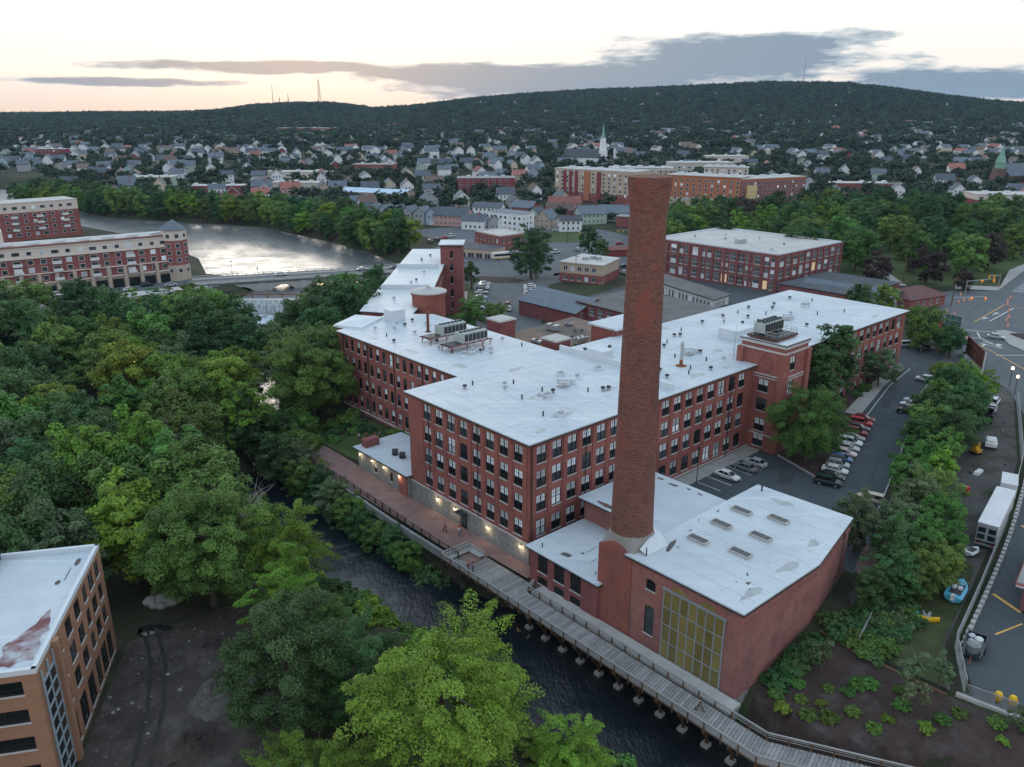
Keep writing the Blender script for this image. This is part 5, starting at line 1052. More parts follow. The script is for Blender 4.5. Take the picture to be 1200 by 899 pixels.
for _ in range(26): u = g.uniform(60, 120); v = -1.2 - g.uniform(0, 1.2); x, y = P(u, v); shrub(x, y, g.uniform(.6, 1.0), 'foundation shrub at the foot of the long mill facade', 'shrubs along the mill facade', g.choice((0, 1)))
for _ in range(26): u = g.uniform(2, 11); v = g.uniform(49, 70); x, y = P(u, v); shrub(x, y, g.uniform(.7, 1.3), 'rounded shrub in the garden beside the mill wing', 'shrubs of the mill garden', g.choice((0, 1)))
# ------------------------------------------------------------------ apartment blocks on the pond
mat('cream_stucco', (.60, .53, .48), var=.06); mat('beige_stone', (.44, .37, .30), var=.1); mat('copper_green', (.20, .36, .30), var=.15); mat('tan_stone', (.46, .37, .29), var=.08); mat('orange_brick', (.40, .155, .085), var=.15, fine=3)
dA = Vector((.814, .581)); nA = Vector((-.581, .814))
a0 = Vector((-126.5, 311)) - dA * 82; a1 = Vector((-126.5, 311)); apt = [tuple(a0), tuple(a1), tuple(a1 + nA * 17), tuple(a0 + nA * 17)]
wf = []
for k in range(19):
    s = 6 + 4.05 * k
    wide = k % 3 == 2
    for z in (7.2, 10.3, 13.0): wf.append((s, z, 2.6 if wide else 1.9, 1.75, 'white'))
    wf.append((s, 16.3, 2.6 if wide else 1.7, 1.5, 'white'))
ap = building('apartment_block', apt, 1.0, 18.8, 'long brick and cream apartment block with corner tower beside the pond', 'building', wins={0: wf, 1: [(3.5 + 4.5 * k, z, 1.8, 1.6, 'white') for k in range(3) for z in (7.2, 10.3, 13.0, 16.3)]}, tiers=[(6.3, 'beige_stone'), (15.4, 'far_brick'), (18.8, 'cream_stucco')], roofm='pale_roof', eave=.25, eavem='cream_stucco', flat=True)
q = MB()
for k in range(14):
    c = a0 + dA * (7 + 5.6 * k) - nA * .25; q.box((c.x, c.y, 3.6), (3.6, .5, 3.2), math.atan2(dA.y, dA.x))
q.build('shopfront', 'glass_dark', ap)
for k in range(14): c = a0 + dA * (4.2 + 5.6 * k) - nA * .5; q = MB(); q.box((c.x, c.y, 5.4), (1.2, 1.0, 8.8), math.atan2(dA.y, dA.x)); q.build('stone_pier', 'beige_stone', ap)
for z, h in ((6.4, .5), (9.8, .35), (15.4, .3)): c = (a0 + a1) / 2 - nA * .25; q = MB(); q.box((c.x, c.y, z), (82.4, .7, h), math.atan2(dA.y, dA.x)); q.build('string_course', 'cream_stucco', ap)
c = (a0 + a1) / 2 - nA * .1 + nA * .9; q = MB(); q.box((c.x, c.y, 19.45), (82, 1.6, .5), math.atan2(dA.y, dA.x)); q.build('roof_edge', 'red_shingle', ap)
for k in range(9): c = a0 + dA * (8 + 8.2 * k) + nA * 6; q = MB(); q.box((c.x, c.y, 19.8), (5.2, 1.0, .9), math.atan2(dA.y, dA.x) + .5); q.build('roof_light', 'white_flashing', ap)
for (s, d, a, b, h) in ((20, 9, 8, 6, 5.5), (3, 10, 9, 8, 5)): c = a0 + dA * s + nA * d; q = MB(); q.box((c.x, c.y, 19 + h / 2), (a, b, h), math.atan2(dA.y, dA.x)); q.build('stair_head', 'cream_stucco', ap)
for k in range(5):       # balconies
    for z in (7.0, 10.1, 12.8): c = a0 + dA * (14.1 + 12.15 * k) - nA * .8; q = MB(); q.box((c.x, c.y, z + .1), (3, 1.4, .2), math.atan2(dA.y, dA.x)); c2 = c - nA * .65; q.box((c2.x, c2.y, z + .65), (3, .08, .9), math.atan2(dA.y, dA.x)); q.build('balcony', 'white_frame', ap)
c = a1 - dA * 2.6 + nA * 1.8; q = MB(); an = math.atan2(dA.y, dA.x); pl = [(c.x + 4.6 * math.cos(an + 6.283 * (k + .5) / 8), c.y + 4.6 * math.sin(an + 6.283 * (k + .5) / 8)) for k in range(8)]
for lo, hi, mm in ((1, 8.2, 0), (8.2, 17.6, 1), (17.6, 21.6, 2)): q.prism(pl, lo, hi, mm)
q.build('corner_tower', ['beige_stone', 'far_brick', 'cream_stucco'], ap)
q = MB(); pe = grow(pl, .7)
for k in range(8): q.face([(*pe[k], 21.6), (*pe[(k + 1) % 8], 21.6), (c.x, c.y, 25.2)])
q.face([(*p, 21.55) for p in pe][::-1]); q.build('tower_roof', 'slate', ap)
for k in range(8):
    p, p2 = Vector(pl[k]), Vector(pl[(k + 1) % 8]); d = (p2 - p).normalized(); mm = (p + p2) / 2
    if (mm - c).dot(Vector((.3, -1))) > 0:
        for z in (5.3, 9.3, 12.1, 14.8, 18.4): flat_window(ap, (mm.x, mm.y, z), math.atan2(d.y, d.x), 1.7, 1.7)
b0, b1 = Vector((-272, 385)), Vector((-228.5, 432)); dB = (b1 - b0).normalized(); nB = Vector((-dB.y, dB.x)); bb = [tuple(b0), tuple(b1), tuple(b1 + nB * 18), tuple(b0 + nB * 18)]
ap2 = building('apartment_block', bb, 1.0, 20.5, 'brick apartment block with cream top storey standing behind the long block', 'building', wins={0: [(4 + 4.3 * k, z, 2.6 if k % 3 == 1 else 1.8, 1.7, 'white') for k in range(14) for z in (4, 7.2, 10.4, 13.4, 17.3)], 1: [(4 + 5 * k, z, 1.8, 1.7, 'white') for k in range(3) for z in (7.2, 10.4, 13.4, 17.3)]}, tiers=[(15.8, 'far_brick'), (20.5, 'cream_stucco')], roofm='pale_roof', eave=.2, eavem='cream_stucco', flat=True)
for k in range(5):
    c = b0 + dB * (9 + 12 * k) - nB * .7
    for z in (6.9, 10.1, 13.1): q = MB(); q.box((c.x, c.y, z + .5), (3, 1.3, 1.1), math.atan2(dB.y, dB.x)); q.build('balcony', 'white_frame', ap2)
q = MB(); c = b0 + dB * 6 + nB * 8; q.box((c.x, c.y, 22.5), (12, 8, 4), math.atan2(dB.y, dB.x)); q.build('stair_head', 'cream_stucco', ap2)
# terrace road before the long block, with its river wall
e0, e1 = a0 - nA * 2, a1 - nA * 2 + dA * 6; drape('terrace', [tuple(e0), tuple(e1), tuple(e1 - nA * 20), tuple(e0 - nA * 20)], 'road_asphalt', 0, 9, z=2.25)
f0, f1 = a1 - dA * 38 - nA * 14, a1 + dA * 2 - nA * 14; drape('terrace_paving', [tuple(f0), tuple(f1), tuple(f1 - nA * 12), tuple(f0 - nA * 12)], 'blue_paving' if 'blue_paving' in MATS else 'pale_roof', 0, 9, z=2.35)
q = MB(); g0, g1 = a0 - nA * 22, a1 - nA * 26 + dA * 2; q.bar((*g0, 1.0), (*(a1 - nA * 22 - dA * 39), 1.0), .6, 4.4); q.bar((*(a1 - nA * 26.3 - dA * 38), 1.0), (*g1, 1.0), .6, 4.6); tag(q.build('terrace_wall', 'concrete'), 'concrete river wall below the apartment terrace', 'wall')
# ------------------------------------------------------------------ road bridge and dam
br0, br1 = Vector((-112, 305.5)), Vector((-40, 331)); dR = (br1 - br0).normalized(); nR = Vector((-dR.y, dR.x)); LR = (br1 - br0).length
bg = thing('road_bridge', ((br0.x + br1.x) / 2, (br0.y + br1.y) / 2, -1), 'low stone road bridge with round arches crossing the pond outlet', 'bridge')
def side(off, name):
    q = MB(); n = 5; span = LR / n; pts = []; a = br0 + nR * off
    for k in range(n):
        s0, s1 = k * span, (k + 1) * span; s2, s3 = s0 + 1.5, s1 - 1.5; top_ = 2.0
        arc = [(s2 + (s3 - s2) * j / 10, -4 + 0 + 4.9 * math.sin(math.pi * j / 10) ** .6) for j in range(11)]
        prev = (s0, -4)
        for (s, z) in arc + [(s1, -4)]:
            p0 = a + dR * prev[0]; p1 = a + dR * s; q.face([(p0.x, p0.y, max(prev[1], -4)), (p1.x, p1.y, max(z, -4)), (p1.x, p1.y, top_), (p0.x, p0.y, top_)]); prev = (s, z)
    return q.build(name, 'concrete', bg)
side(-6.5, 'arch_wall'); side(6.5, 'arch_wall')
q = MB(); n = 5; span = LR / n
for k in range(n):
    s2, s3 = k * span + 1.5, (k + 1) * span - 1.5; arc = [(s2 + (s3 - s2) * j / 10, -4 + 4.9 * math.sin(math.pi * j / 10) ** .6) for j in range(11)]
    for (sa, za), (sb, zb) in zip(arc, arc[1:]):
        p0, p1 = br0 + dR * sa, br0 + dR * sb; q.face([(*(p0 - nR * 6.5), za), (*(p1 - nR * 6.5), zb), (*(p1 + nR * 6.5), zb), (*(p0 + nR * 6.5), za)])
q.build('vault', 'concrete', bg)
for k in range(6): c = br0 + dR * k * span; q = MB(); q.box((c.x, c.y, -1), (2.6, 13.6, 6), math.atan2(dR.y, dR.x)); q.build('pier', 'concrete', bg)
c = (br0 + br1) / 2; ang = math.atan2(dR.y, dR.x); q = MB(); q.box((c.x, c.y, 2.35), (LR + 24, 13.4, .7), ang); q.build('deck', 'road_asphalt', bg)
for off in (-6.4, 6.4):
    m_ = c + nR * off; q = MB(); q.box((m_.x, m_.y, 2.95), (LR + 20, .35, .5), ang); q.box((m_.x, m_.y, 3.75), (LR + 20, .22, .16), ang); q.build('parapet', 'concrete', bg)
    for k in range(24): p = br0 + nR * off + dR * (k * LR / 23); q = MB(); q.box((p.x, p.y, 3.4), (.35, .3, .7), ang); q.build('baluster', 'concrete', bg)
for off in (-4.6, 4.6): m_ = c + nR * off; q = MB(); q.box((m_.x, m_.y, 2.76), (LR + 20, 2.6, .14), ang); q.build('footway', 'sidewalk', bg)
for k in (2, 3): p = br0 + dR * ((k + .5) * span) - nR * 2; ld = bpy.data.lights.new('arch_light', 'POINT'); ld.energy = 2200; ld.color = (1, .66, .30); ld.shadow_soft_size = .3; lo = bpy.data.objects.new('arch_light', ld); COL.objects.link(lo); lo.location = rel(bg, (p.x, p.y, -.4)); lo.parent = bg
dm = thing('river_dam', (-81, 290, -7), 'low dam with water sheeting over its crest below the bridge', 'dam')
q = MB(); q.b6(-104, -58, 288.4, 290.2, -8, -1.12); q.build('crest', 'concrete', dm)
fm_ = mat('falling_water', (.55, .60, .62), rough=.35, var=.25, scale=1.2, stretch=(3, 1, .15)); layer(fm_, (.16, .15, .12), 1.6, .45, .6, (2.5, 1, .1), .8, 4); fo = mat('foam', (.50, .57, .62), rough=.6, var=.3, scale=.6); layer(fo, (.08, .10, .11), .5, .5, .62, (1, 1, 1), .9, 7)
q = MB(); n = 46
for k in range(n):
    x0, x1 = -101 + 41 * k / n, -101 + 41 * (k + 1) / n; d0, d1 = .2 * math.sin(k * 1.7) , .2 * math.sin((k + 1) * 1.7)
    q.face([(x0, 287.2 + d0, -6.0), (x1, 287.2 + d1, -6.0), (x1, 287.7 + d1, -3), (x0, 287.7 + d0, -3)]); q.face([(x0, 287.7 + d0, -3), (x1, 287.7 + d1, -3), (x1, 288.4, -1.05), (x0, 288.4, -1.05)]); q.face([(x0, 288.4, -1.05), (x1, 288.4, -1.05), (x1, 290.4, -.97), (x0, 290.4, -.97)])
q.build('water_sheet', 'falling_water', dm)
structure(drape('white_water', [(-99, 286.8), (-62, 286.8), (-64, 272), (-72, 258), (-84, 260), (-96, 272)], 'foam', .0, 30, z=-5.97))
structure(drape('white_water', [(-111, 204), (-106, 204), (-105, 190), (-110, 190)], 'foam', .0, 30, z=-5.97)); structure(drape('white_water', [(0.5, 70), (4, 68.5), (5, 66), (2, 65.5), (0, 67)], 'foam', .0, 30, z=-5.97))
q = MB(); q.bar((-104, 291.5, .35), (-56, 291.5, .35), .35, .3); q.build('boom', 'rust', dm)
for k in range(9): q = MB(); q.b6(-101 + 5.4 * k, -100.7 + 5.4 * k, 291.35, 291.65, -2, .3); q.build('boom_post', 'rust', dm)

# ------------------------------------------------------------------ blocks round the mill
def blk(name, poly, z0, z1, label, **k): return building(name, poly, z0, z1, label, **k)
Hp = PU([(178, 67), (222, 67), (222, 120), (178, 120)])
hw = [(2.2 + 3.3 * k, z, 2.5, 3.0, 'factory') for k in range(16) for z in (13.3, 9.2, 5.1)]; hr = [(2.6 + 4.4 * k, z, 3.0, 3.0, 'factory') for k in range(10) for z in (13.3, 9.2, 5.1)]
Hb = blk('brick_factory', Hp, 3.5, 17.4, 'big square brick factory with tall gridded windows behind the mill', wallm='old_brick', wins={3: hw, 0: hr}, roofm='pale_roof', parapet=.5, eavem='white_flashing', blind=.25)
for (u, v, k) in [(195, 100, 1), (188, 84, 0), (204, 106, 2), (206, 92, 2), (200, 78, 1), (212, 84, 0), (192, 112, 1), (185, 74, 3)]: chimneypot(Hb, u, v, 17.4, k)
q = MB(); q.prism(PU([(190, 90), (194, 90), (194, 92.5), (190, 92.5)]), 17.4, 19); q.build('roof_unit', 'galv', Hb)
for k in range(11): pier(Hb, 177.9, 67.4 + 5.2 * k, .5, .9, 10.5, 13.6, 'old_brick'); pier(Hb, 178.3 + 4.4 * k, 66.9, 1.1, .5, 10.5, 13.6, 'old_brick')
blk('low_workshop', PU([(172, 36), (204, 36), (204, 62), (172, 62)]), 3.5, 9.0, 'dark flat-roofed workshop beside the big factory', wallm='old_brick', roofm='dark_roof', eave=.3, wins={0: [(3 + 4 * k, 5.4, 2.2, 2.4, 'factory') for k in range(7)]})
blk('low_store', PU([(128, 34), (160, 34), (160, 50), (140, 54), (128, 54)]), 3.0, 7.2, 'dark-roofed low brick store behind the long mill roof', wallm='old_brick', roofm='dark_roof', eave=.3, wins={4: [(5, 4.2, 1.6, 2.0, 'factory'), (11, 4.2, 1.6, 2.0, 'factory')]})
Mp = [(46, 288.6), (64, 250), (70.4, 257.2), (55, 293)]; q_ = blk('white_arcade', Mp, 3.2, 7.6, 'long grey-roofed shed with white arcade of dark bays', wallm='white_frame', roofm='court_roof', eave=.7, roof_t=.3, wins={0: [(1.6 + 1.9 * k, 3.7, 1.25, 2.8, 'plain') for k in range(21)], 1: [(1.6 + 1.7 * k, 3.7, 1.1, 2.8, 'plain') for k in range(4)]})
blk('court_block', PU([(97, 51), (123, 51), (125, 86), (99, 86)]), 2.5, 10.0, 'flat grey-roofed brick court block with two rows of windows', wallm='old_brick', roofm='court_roof', eave=.35, wins={3: [(3 + 3.6 * k, z, 2.1, 2.3, 'factory') for k in range(9) for z in (7.0, 3.4)]}, blind=.4)
def gable(name, x, y, L_, W_, ang, z0, hw_, hr_, wallm, roofm, label, cat='house', group=None, ov=.5, wins=False, hip=0.0, chim=False, floors=2, wgap=2.6):
    """walls with gable ends under a pitched roof; ridge along local x"""
    root = thing(name, (x, y, z0), label, cat, group, ang); root['at'] = (0.0, 0.0, 0.0)
    a, b = L_ / 2, W_ / 2; q = MB()
    for (p, p2) in (((-a, -b), (a, -b)), ((a, b), (-a, b))): q.face([(*p, -1.5), (*p2, -1.5), (*p2, hw_), (*p, hw_)])
    for s in (-1, 1):
        f = [(s * a, -s * b, -1.5), (s * a, s * b, -1.5), (s * a, s * b, hw_)] + ([(s * a, 0, hw_ + hr_)] if not hip else []) + [(s * a, -s * b, hw_)]; q.face(f)
    put(q.mesh('wall', [wallm]), 'wall', root)
    r = MB(); k = hr_ / b; e = ov; zz = hw_ - k * e; hx = a + ov - hip * b
    for s in (-1, 1):
        lo0, lo1 = (-a - ov, s * (b + e), zz + .03), (a + ov, s * (b + e), zz + .03); hi0, hi1 = (-hx, 0, hw_ + hr_ + .03), (hx, 0, hw_ + hr_ + .03)
        f = [lo0, lo1, hi1, hi0]; r.face(f if s < 0 else f[::-1]); up = [(p[0], p[1], p[2] + .18) for p in f]; r.face(up if s < 0 else up[::-1]); r.face([lo0, lo1, up[1], up[0]])
        if not hip:
            for (i, j) in ((0, 3), (1, 2)): r.face([f[i], f[j], up[j], up[i]])
    if hip:
        for s in (-1, 1): r.face([(s * (a + ov), -(b + e), zz + .21), (s * (a + ov), b + e, zz + .21), (s * hx, 0, hw_ + hr_ + .21)])
    rf_ = put(r.mesh('roof', [roofm]), 'roof', root)
    if chim: c_ = MB(); c_.b6(a * .3, a * .3 + .9, -.9, -.1, hw_ + hr_ * .3, hw_ + hr_ + 1.1); put(c_.mesh('chimney', ['far_brick']), 'chimney', rf_)
    if wins:
        for (sx, ang_, half, run) in ((-b, 0, a, 'x'), (-a, -math.pi / 2, b, 'y'), (a, math.pi / 2, b, 'y')):
            n = max(1, int((2 * half - 1.2) / wgap))
            for i in range(n):
                s = (i - (n - 1) / 2) * wgap
                for fl in range(floors):
                    z = 1.0 + 2.9 * fl
                    if z + 1.5 > hw_: continue
                    loc = (s, -b, z) if run == 'x' else ((-a, -s, z) if ang_ < 0 else (a, s, z)); flat_window(root, loc, ang_, 1.0, 1.5, 'white_frame' if wallm not in ('siding_white',) else 'steel_grey')
    return root
for nm, c in (('siding_white', (.72, .74, .77)), ('siding_cream', (.56, .50, .38)), ('siding_blue', (.36, .46, .55)), ('siding_green', (.38, .48, .42)), ('siding_grey', (.36, .38, .40)), ('siding_tan', (.42, .35, .28)), ('siding_pink', (.52, .32, .30)), ('siding_red', (.26, .06, .06)), ('siding_yellow', (.60, .48, .25))): mat(nm, c, rough=.8, var=.08, scale=.5)
x, y = P(103, 94.5); gable('slate_workshop', x, y, 25, 17, MA + R(90), 2.2, 5.6, 3.0, 'old_brick', 'slate', 'long slate-roofed brick workshop by the back car park', 'building', wins=True, floors=2, wgap=3.0)
q = MB()
Ip = [(18, 303), (33.4, 294.5), (41.5, 310.5), (28, 320)]; Ib = blk('corner_office', Ip, 2.5, 10.2, 'two-storey brick office with pale roof near the big tree', wallm='far_brick', roofm='pale_roof', eave=.35, eavem='limestone', tiers=[(6.4, 'far_brick'), (10.2, 'tan_stone')], wins={0: [(2.4 + 2.9 * k, z, 1.7, 1.7, 'plain') for k in range(6) for z in (3.8, 7.4)], 3: [(2.4 + 3 * k, z, 1.7, 1.7, 'plain') for k in range(5) for z in (3.8, 7.4)]})
for (xx, yy) in ((28, 306), (31, 308), (33, 306)): q = MB(); q.box((xx, yy, 11.1), (2, 1.4, 1.2), .4); q.build('roof_unit', 'galv', Ib)
gable('red_shed', 46.5, 360, 12, 5, .2, 3, 3.0, 1.0, 'siding_red', 'red_shingle', 'small red shed beside the town crossing', 'shed')
bs = [(-17.5, 382), (-5.4, 365), (6, 376), (-4, 393)]; Sb = blk('corner_shop', bs, 2.5, 10.6, 'three-bay pink brick corner shop with flat pale roof by the bus', wallm='far_brick', roofm='pale_roof', parapet=.5, eavem='limestone', wins={0: [(2 + 3.3 * k, z, 1.3, 1.9, 'plain') for k in range(6) for z in (7.5, 4.0)], 1: [(2.2 + 3.4 * k, z, 1.6, 1.9, 'plain') for k in range(4) for z in (7.5, 3.6)]})
blk('strip_shop', [(-32, 362), (-9, 350), (-3, 362), (-26, 376)], 2.5, 6.6, 'low shop with dark flat roof beside the pink corner shop', wallm='tan_stone', roofm='dark_roof', eave=.2, eavem='beige_stone', wins={0: [(3 + 4.2 * k, 3, 3.2, 2.2, 'plain') for k in range(6)]})
blk('white_block', [(-13, 446), (5.4, 431), (12, 441), (-6, 456)], 2.8, 12.5, 'white three-storey flat block with small windows behind the lawn', wallm='siding_white', roofm='slate', eave=.3, eavem='siding_white', wins={0: [(2.5 + 3.2 * k, z, 1.3, 1.3, 'plain') for k in range(7) for z in (9.6, 6.8, 3.9)], 1: [(2 + 3.2 * k, z, 1.2, 1.3, 'plain') for k in range(3) for z in (9.6, 6.8, 3.9)]}, flat=True)
for (x, y, l, w_, a, hw_, hr_, wm, rm, lb) in [(-33, 462, 20, 11, -.35, 6, 4, 'siding_pink', 'slate', 'pink gabled house with slate roof behind the pond trees'), (-20, 447, 13, 9, -.3, 5, 3, 'siding_white', 'slate', 'white lean house beside the pink gabled house'), (-8, 446, 8, 8, 1.2, 5, 3, 'siding_grey', 'slate', 'grey house with dark red porch beside the white block'),
                                               (19, 452, 16, 9, 1.25, 5.6, 4.4, 'siding_tan', 'slate', 'tan gabled house facing the lawn'), (31, 440, 12, 9, .1, 6, 2.2, 'siding_white', 'dark_roof', 'white shop-house on the street behind the lawn'), (14, 466, 13, 8, 1.2, 6, 3.6, 'siding_green', 'slate', 'pale green gabled house behind the tan house'), (45, 470, 16, 10, .3, 6, 4, 'siding_green', 'slate', 'mint green gabled house beside the brick garage'), (63, 482, 22, 12, -.1, 5, 4, 'siding_grey', 'slate', 'wide dark-roofed hall below the tan apartments'),
                                               (28, 492, 16, 10, .2, 5, 4, 'far_brick', 'brown_shingle', 'brown-roofed house behind the mint green house'), (8, 500, 14, 9, -.5, 6, 3.5, 'siding_red', 'slate', 'barn-red house behind the pale green house'), (-14, 500, 18, 9, -.3, 6, 2.5, 'siding_white', 'slate', 'long white house near the row of garages'), (33, 520, 20, 10, .1, 6, 4, 'siding_pink', 'red_shingle', 'pinkish double house below the tan apartments')]:
    gable('town_house', x, y, l, w_, a, Tz(x, y), hw_, hr_, wm, rm, lb, wins=True, chim=True)
blk('brick_garage', [(58, 455), (78, 447), (82, 458), (62, 466)], 3, 8.5, 'red brick garage with flat roof behind the chimney', wallm='far_brick', roofm='grey_roof', eave=.2)
# row of garaged townhouses
for k in range(7):
    x, y = -88 + 7.4 * k, 486 - 3.3 * k; t_ = gable('row_house', x, y, 10, 7.3, R(66), Tz(x, y), 6.4, 3.2, 'siding_grey' if k < 6 else 'siding_blue', 'slate', 'grey row house with garage door in the terrace by the shoreline trees' if k < 6 else 'blue end house of the grey row', group='grey row houses by the shore' if k < 6 else None)
    q = MB(); q.b6(-5.06, -4.98, -1.3, 1.3, 0, 2.4); put(q.mesh('garage_door', ['white_frame']), 'garage_door', t_)
    for s in (-1.5, 1.5): flat_window(t_, (-5, s, 3.9), -math.pi / 2, 1.2, 1.5)
gable('warehouse', -95, 585, 52, 16, R(-25), Tz(-95, 585), 6, 2.2, 'siding_tan', 'blue_roof', 'long warehouse with pale blue metal roof', 'warehouse')
for (x, y, l, w_, a, h, wm, rm, lb) in [(-230, 640, 46, 14, R(5), 5, 'siding_red', 'pale_roof', 'long low red-fronted shop by the shoreline'), (-170, 655, 40, 16, R(-8), 6, 'limestone', 'pale_roof', 'long low pale shop by the shoreline'), (-300, 690, 40, 18, R(6), 7, 'siding_green', 'pale_roof', 'grey-green flat-roofed shop behind the pond'), (-540, 985, 34, 14, 0, 11, 'maroon_brick', 'pale_roof', 'red brick block in the far west of town'),
                                        (-360, 1540, 130, 30, R(-8), 13, 'far_brick', 'pale_roof', 'long banded office block on the far hillside'), (-20, 640, 44, 20, R(4), 11, 'maroon_brick', 'grey_roof', 'dark brick block behind the town houses'), (-130, 790, 38, 20, R(-5), 9, 'far_brick', 'grey_roof', 'brown brick block in the middle of town'), (-195, 760, 60, 18, R(-4), 5, 'cream_stucco', 'pale_roof', 'cream low store in the middle of town'),
                                        (270, 640, 56, 16, R(-4), 7, 'far_brick', 'pale_roof', 'low brick block beyond the common'), (312, 520, 44, 22, R(-6), 11, 'maroon_brick', 'pale_roof', 'purple brick block with cream top beyond the common'), (272, 452, 30, 18, R(-10), 9, 'limestone', 'white_flashing', 'pale stone bank with white roof beside the common'), (180, 800, 60, 24, R(2), 10, 'limestone', 'pale_roof', 'pale office block behind the brick apartments'), (230, 900, 44, 22, 0, 9, 'cream_stucco', 'pale_roof', 'cream flat-roofed block in the east of town')]:
    z0 = Tz(x, y); nW = int(l / 5); pl_ = rect(x, y, l, w_, a)
    B_ = building('town_block', pl_, z0 - 1.5, z0 + h, lb, wallm=wm, roofm=rm, eave=.25, eavem='limestone', wins={0: [(2.5 + 5 * k, z0 + zz, 2.6, 1.6, 'white') for k in range(nW) for zz in ([1.2] if h < 8 else [1.4, 5, 8.2][:int(h // 3.4)])]}, flat=True, tiers=[(z0 + h - 3.2, 'maroon_brick'), (z0 + h, 'cream_stucco')] if 'purple' in lb else None)
    for k in range(3): c = Vector((x, y)) + Vector((math.cos(a), math.sin(a))) * (l * (-.3 + .3 * k)); q = MB(); q.box((c.x, c.y, z0 + h + 1.0), (3, 2.4, 1.4), a); q.build('roof_unit', 'white_flashing', B_)
# big apartment houses in the town centre
def flats(poly, z0, z1, label, lo, hi, bays, floors, mats, edge2=None):
    w0 = []; Ld = math.hypot(poly[1][0] - poly[0][0], poly[1][1] - poly[0][1])
    for k in range(bays):
        for f in range(floors): w0.append((Ld * (k + .5) / bays, z0 + 3.6 + (z1 - z0 - 4.6) * f / floors, 1.7, 1.7, 'white'))
    wi = {0: w0}
    if edge2:
        L2 = math.hypot(poly[2][0] - poly[1][0], poly[2][1] - poly[1][1]); wi[1] = [(L2 * (k + .5) / edge2, z0 + 3.6 + (z1 - z0 - 4.6) * f / floors, 1.7, 1.7, 'white') for k in range(edge2) for f in range(floors)]
    o = building('apartment_house', poly, z0 - 1, z1, label, wins=wi, tiers=[(z0 + 5, mats[0]), (z1 - 1.2, mats[1]), (z1, mats[2])], roofm='pale_roof', eave=.4, eavem='limestone', flat=True)
    for k in range(5): c = Vector(poly[3]).lerp(Vector(poly[2]), (k + .6) / 5.4).lerp(Vector(poly[0]).lerp(Vector(poly[1]), (k + .6) / 5.4), .5); q = MB(); q.box((c.x, c.y, z1 + 1.0), (4, 3, 1.3), .3); q.build('roof_unit', 'white_flashing', o)
    return o
tn = flats([(31, 598), (82, 556), (96, 574), (45, 616)], 5, 25.5, 'tan six-storey apartment house with dark red bays and orange stair strip', 0, 0, 15, 6, ('far_brick', 'tan_stone', 'limestone'))
dT = Vector((51, -42)).normalized(); nT = Vector((-dT.y, dT.x))
for (s, w_, m_) in ((9, 2.2, 'maroon_brick'), (14, 2.2, 'maroon_brick'), (19, 2.2, 'maroon_brick'), (28, 4.5, 'orange_brick'), (38, 3, 'maroon_brick')): c = Vector((31, 598)) + dT * s - nT * .3; q = MB(); q.box((c.x, c.y, 14.6), (w_, 1.0, 20), math.atan2(dT.y, dT.x)); q.build('bay', m_, tn)
o1 = flats([(104, 556), (146, 528), (157, 545), (115, 573)], 5, 24, 'orange brick apartment house half hidden by the chimney top', 0, 0, 12, 5, ('beige_stone', 'orange_brick', 'orange_brick'))
o2 = flats([(146.5, 527.5), (196, 553), (187, 570), (138, 546)], 5, 23, 'long pink brick apartment house above the park trees', 0, 0, 17, 5, ('far_brick', 'far_brick', 'orange_brick'))
c = Vector((150, 529.3)); q = MB(); q.box((154, 530.6, 12), (8, 1.4, 14), math.atan2(25.5, 49.5)); q.build('bay', 'siding_yellow', o2)
flats([(80, 690), (132, 680), (135, 698), (83, 708)], 8, 20, 'brown apartment house with white bays behind the tan one', 0, 0, 13, 3, ('far_brick', 'tan_stone', 'white_flashing'))
flats([(150, 650), (182, 640), (186, 655), (154, 665)], 8, 23, 'cream and brick apartment house behind the orange one', 0, 0, 8, 5, ('far_brick', 'cream_stucco', 'limestone'))
# churches
wc = thing('white_church', (98, 905, Tz(98, 905)), 'white church with green needle spire and dark nave roof', 'church'); z0 = wc['at'][2]
q = MB(); q.box((98, 905, z0 + 7), (9, 9, 16)); q.box((98, 905, z0 + 19), (6.4, 6.4, 9), 0, 0, .9); q.lathe((98, 905, z0 + 23.5), [(3.0, 0), (3.0, 3), (2.4, 3.2)], 8); q.build('tower', 'siding_white', wc)
q = MB(); q.lathe((98, 905, z0 + 26.6), [(2.5, 0), (1.3, 6), (.12, 15.5)], 8); q.build('spire', 'copper_green', wc)
q = MB(); a = R(-8); 
def nave(root, x, y, L_, W_, ang, hw_, hr_, wallm, roofm):
    z0 = root['at'][2]; ca, sa = math.cos(ang), math.sin(ang); X = lambda p: (x + p[0] * ca - p[1] * sa, y + p[0] * sa + p[1] * ca, z0 + p[2]); a, b = L_ / 2, W_ / 2
    q = MB()
    for (p, p2) in (((-a, -b), (a, -b)), ((a, b), (-a, b))): q.face([X((*p, -2)), X((*p2, -2)), X((*p2, hw_)), X((*p, hw_))])
    for s in (-1, 1): q.face([X((s * a, -s * b, -2)), X((s * a, s * b, -2)), X((s * a, s * b, hw_)), X((s * a, 0, hw_ + hr_)), X((s * a, -s * b, hw_))])
    q.build('nave', wallm, root); r = MB(); e = .5
    for s in (-1, 1): f = [X((-a - e, s * (b + e), hw_ - .3)), X((a + e, s * (b + e), hw_ - .3)), X((a + e, 0, hw_ + hr_ + .15)), X((-a - e, 0, hw_ + hr_ + .15))]; r.face(f if s < 0 else f[::-1])
    r.build('nave_roof', roofm, root)
nave(wc, 76, 906, 38, 17, R(-3), 7, 8.5, 'siding_white', 'dark_roof')
gc = thing('stone_church', (404, 690, Tz(404, 690)), 'brown brick church with green copper spire and blue-grey roof', 'church'); z0 = gc['at'][2]
